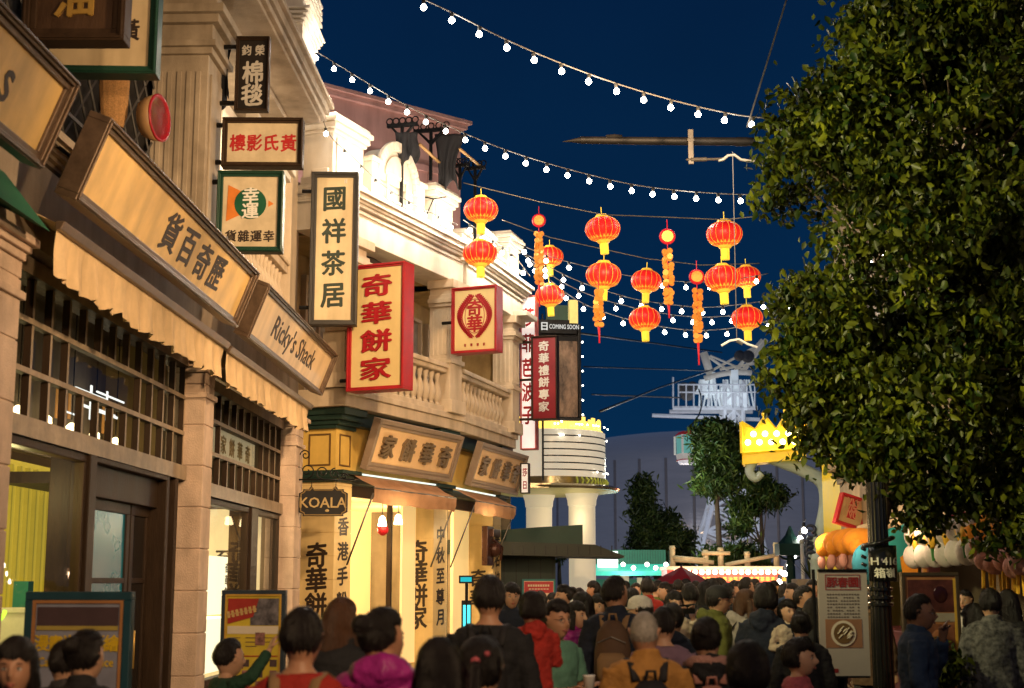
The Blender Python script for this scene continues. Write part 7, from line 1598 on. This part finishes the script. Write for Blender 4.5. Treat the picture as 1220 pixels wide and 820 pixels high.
# ---- middle distance
person('man in a very large navy coat with thick bowl cut black hair', 912, 690, 11.6, 150, 'bowl', 'black', 'hoodie', 'navy')
person('child resting on the shoulder of the man in the navy coat', 937, 712, 11.5, 20, 'bowl', 'black', 'jacket', 'cream', 'holding', child=1, lift=1, sc=.6)
p_, M_ = person('man in an olive green hooded jacket, black cap and glasses, in profile', 853, 697, 12.6, 100, 'cap', 'black', 'hoodie', 'olive', glasses=1); cap(p_, M_, bpk['black'])
p_, M_ = person('long brown haired woman in a light grey hoodie, in profile', 886, 698, 13.2, 100, 'long', 'brown', 'hoodie', 'grey', 'holding', fem=1); backpack(p_, 'black shoulder bag on the woman in the light grey hoodie', bpk['black'], .8)
person('brown haired woman in a pale grey sweater just right of the grey hoodie', 900, 701, 14.2, 95, 'long', 'brown', 'sweater', 'grey', fem=1)
person('woman in a pink coat with long black hair, looking left', 695, 701, 13.2, -60, 'long', 'black', 'jacket', 'pink', 'holding', fem=1)
person('smiling long haired woman in a dark coat just behind the man in navy', 714, 703, 13.8, -20, 'long', 'black', 'jacket', 'black', fem=1)
p_, M_ = person('person in a white cap behind the balding man', 764, 709, 11.4, -120, 'cap', 'black', 'sweater', 'mauve'); cap(p_, M_, CL['white'])
person('person in a mauve jumper raising a hand, right beside the balding head', 790, 722, 9.2, 160, 'short', 'black', 'sweater', 'mauve')
p_, M_ = person('child in a navy quilted vest with a pink hair clip', 800, 719, 11.8, 165, 'pony', 'black', 'puffer', 'navy', child=1, legs='cream')
g = MB(); g.T = M_; g.ball((.02, .10, .075), (.03, .015, .018), 8, 5); obj('hair_clip', g, CL['pink'], p_, smooth=True)
p_, M_ = person('person in a cream jacket holding up a phone in the middle of the crowd', 802, 700, 14.2, 20, 'long', 'black', 'jacket', 'cream', 'phone_up', fem=1); phone(p_, 'phone held up by the person in the cream jacket', 1.5, -.33, 1, 1)
p_, M_ = person('person in a charcoal jacket with black backpack, left of the olive jacket', 821, 694, 14.6, 175, 'short', 'black', 'jacket', 'charcoal', yaw=20); backpack(p_, 'black backpack left of the olive jacket', bpk['black'])
person('long dark haired woman in black near the red umbrella', 838, 690, 17.5, 140, 'long', 'black', 'jacket', 'black', fem=1)
person('bareheaded man in black right behind the olive jacket', 866, 694, 16.5, 130, 'short', 'black', 'jacket', 'black')
person('dark haired man above the olive cap', 849, 688, 17.6, 160, 'short', 'black', 'jacket', 'charcoal')
person('man in the back row before the red stall, over the grey hoodie', 888, 687, 19.5, 120, 'short', 'black', 'jacket', 'navy')
person('man in a red jacket seen from behind, left of the red umbrella', 771, 688, 18.5, 175, 'short', 'black', 'jacket', 'red')
person('man smiling towards the viewer behind the tall man in black', 609, 691, 14.5, 10, 'bowl', 'black', 'jacket', 'navy', tone='light')
person('woman with raised chin in dark blue, in front of the kiosk', 673, 696, 17, -70, 'bun', 'black', 'jacket', 'navy', fem=1)
person('woman in bright pink at the edge of the kiosk poster', 684, 712, 12.4, 60, 'long', 'black', 'puffer', 'magenta', fem=1)
person('man with black hair left of the blue column', 956, 697, 14.2, 60, 'short', 'black', 'jacket', 'black', tone='mid')
person('man facing the viewer in the back, just under the white pole', 967, 690, 19.0, 15, 'short', 'black', 'jacket', 'brown', tone='mid')
person('woman in black with yellow edged bag strap, by the banner', 968, 708, 12.2, 150, 'long', 'black', 'jacket', 'black', fem=1)
person('person in a black coat with magenta cuff below the carried child', 954, 728, 11.0, 170, 'bun', 'black', 'jacket', 'black', fem=1)
person('man in a green jacket half hidden behind the man in navy', 752, 700, 13.5, 150, 'short', 'black', 'jacket', 'green')
person('woman with shoulder bag in a brown coat before the teal stall', 742, 704, 16, 30, 'long', 'brown', 'jacket', 'brown', fem=1)
p_, M_ = person('person in a patterned black and white jacket at the right edge', 1179, 700, 11.4, 165, 'short', 'black', 'jacket', 'speckled')
person('long haired woman in black at the right edge, behind the patterned jacket', 1200, 698, 12.2, 160, 'long', 'black', 'jacket', 'black', fem=1)
p_, M_ = person('shorter person with a furry collar and magenta backpack by the game stall', 1161, 717, 12.0, 185, 'bowl', 'black', 'jacket', 'charcoal', child=1); backpack(p_, 'magenta backpack in front of the game stall', bpk['magenta'], .85)
person('person in dark clothes between the iron post and the banner', 1033, 705, 14.5, 160, 'short', 'black', 'jacket', 'brown')
person('stall keeper in a pale shirt inside the game stall', 1150, 702, 17.0, -40, 'short', 'black', 'tee', 'white')
rg = random.Random(11); cols = ['black', 'navy', 'charcoal', 'brown', 'red', 'denim', 'olive', 'grey', 'plum', 'cream']
k = 0
for px, top, Y in ((708, 690, 24), (724, 697, 22), (745, 692, 26), (757, 694, 23), (782, 691, 24), (793, 693, 21), (808, 690, 25), (816, 688, 28), (829, 692, 23), (843, 689, 27), (858, 686, 22), (874, 689, 25), (881, 692, 22), (898, 689, 24), (906, 694, 21), (921, 690, 27), (934, 692, 22), (945, 694, 19), (690, 700, 21), (659, 704, 19), (644, 702, 21)):
    hs_, c_ = rg.choice(['short', 'short', 'long', 'bowl', 'bun']), rg.choice(cols); f_ = rg.choice([170, 185, 150, 95, 20, -20, -80])
    person('far crowd member in a %s coat with %s dark hair, packed before the stalls' % (c_, {'short': 'short', 'long': 'long', 'bowl': 'thick', 'bun': 'tied up'}[hs_]), px, top, Y, f_, hs_, 'black', rg.choice(['jacket', 'hoodie', 'sweater']), c_, fem=int(hs_ in ('long', 'bun')), tone=rg.choice(['light', 'mid']), group='far crowd before the stalls'); k += 1

bpy.data.scenes.remove(TMP)
# ================================================================== SKY, CAMERA, LIGHT
wd = bpy.data.worlds.new('World'); scene.world = wd; wd.use_nodes = True
N = wd.node_tree.nodes; L = wd.node_tree.links; bg = N['Background']
tc = N.new('ShaderNodeTexCoord'); sx = N.new('ShaderNodeSeparateXYZ'); L.new(tc.outputs['Generated'], sx.inputs[0])
cr = N.new('ShaderNodeValToRGB'); L.new(sx.outputs[2], cr.inputs[0])
els = cr.color_ramp.elements
els[0].position = 0; els[0].color = (.003, .030, .088, 1); els[1].position = .5; els[1].color = (.0005, .0095, .042, 1)
e = els.new(.2); e.color = (.0008, .0195, .066, 1); e = els.new(.35); e.color = (.0005, .014, .050, 1)
nz = N.new('ShaderNodeTexNoise'); nz.inputs['Scale'].default_value = 2.2; nz.inputs['Detail'].default_value = 5; L.new(tc.outputs['Generated'], nz.inputs[0])
m1 = N.new('ShaderNodeMapRange'); m1.inputs[1].default_value = .3; m1.inputs[2].default_value = .75; m1.inputs[3].default_value = .86; m1.inputs[4].default_value = 1.3; L.new(nz.outputs['Fac'], m1.inputs[0])
mm = N.new('ShaderNodeMix'); mm.data_type = 'RGBA'; mm.blend_type = 'MULTIPLY'; mm.inputs[0].default_value = 1; L.new(cr.outputs[0], mm.inputs[6]); L.new(m1.outputs[0], mm.inputs[7]); L.new(mm.outputs[2], bg.inputs[0]); bg.inputs[1].default_value = 1.0
sky = N.new('ShaderNodeTexSky'); sky.sky_type = 'NISHITA'; sky.sun_disc = False; sky.sun_elevation = R(-4); sky.sun_rotation = R(200)
bg2 = N.new('ShaderNodeBackground'); bg2.inputs[1].default_value = .05; L.new(sky.outputs[0], bg2.inputs[0])
ad = N.new('ShaderNodeAddShader'); L.new(bg.outputs[0], ad.inputs[0]); L.new(bg2.outputs[0], ad.inputs[1]); L.new(ad.outputs[0], N['World Output'].inputs[0])
cam = bpy.data.cameras.new('camera'); co = bpy.data.objects.new('camera', cam); COL.objects.link(co); scene.camera = co
co.location = (0, 0, EYE); co.rotation_euler = (math.pi / 2 + TH, 0, 0); cam.lens = 50; cam.sensor_width = 36
cam.clip_start = .1; cam.clip_end = 3000
cam.dof.use_dof = True; cam.dof.focus_distance = 21; cam.dof.aperture_fstop = 2.8
scene.view_settings.view_transform = 'Standard'; scene.view_settings.look = 'None'; scene.view_settings.exposure = 0; scene.view_settings.gamma = 1
scene.render.engine = 'CYCLES'; cy = scene.cycles
cy.use_denoising = True; cy.max_bounces = 5; cy.diffuse_bounces = 2; cy.glossy_bounces = 3; cy.transmission_bounces = 4; cy.transparent_max_bounces = 8
lamp('POINT', at(835, 590, 41), 260, (.9, .95, .8), .4); lamp('POINT', at(780, 560, 45), 260, (.9, .95, .8), .4)  # unseen fill lamps added to brighten the far trees
cy.sample_clamp_indirect = 3; cy.sample_clamp_direct = 0; cy.caustics_reflective = False; cy.caustics_refractive = False; cy.use_light_tree = True
# warm street lighting (lamps stand along the right-hand side of the street, out of frame behind and above the viewer)
WARM = (1, .66, .35)
for loc, e, tg in (((1.6, 0.5, 4.4), 1700, (-4, 11, 4)), ((1.9, 7.6, 5.3), 1500, (-4, 14, 4.5)), ((1.9, 11.5, 7.0), 1900, (-3.4, 19, 4.0)), ((1.9, 13.5, 7.7), 3000, (-1.2, 25, 3.5))):
    lamp('SPOT', loc, e, WARM, .18, tg, 80, .9)
lamp('SPOT', (-2.4, 8.5, 5.4), 2500, (1, .88, .45), .12, (3.2, 13, 5.0), 85, .9)  # unseen spot added on the left to brighten the fig tree
lamp('SPOT', (1.0, 4.0, 5.5), 260, (1, .75, .5), .3, (0, 14, 1.2), 95, 1)  # unseen fill spot added to brighten the crowd from the front
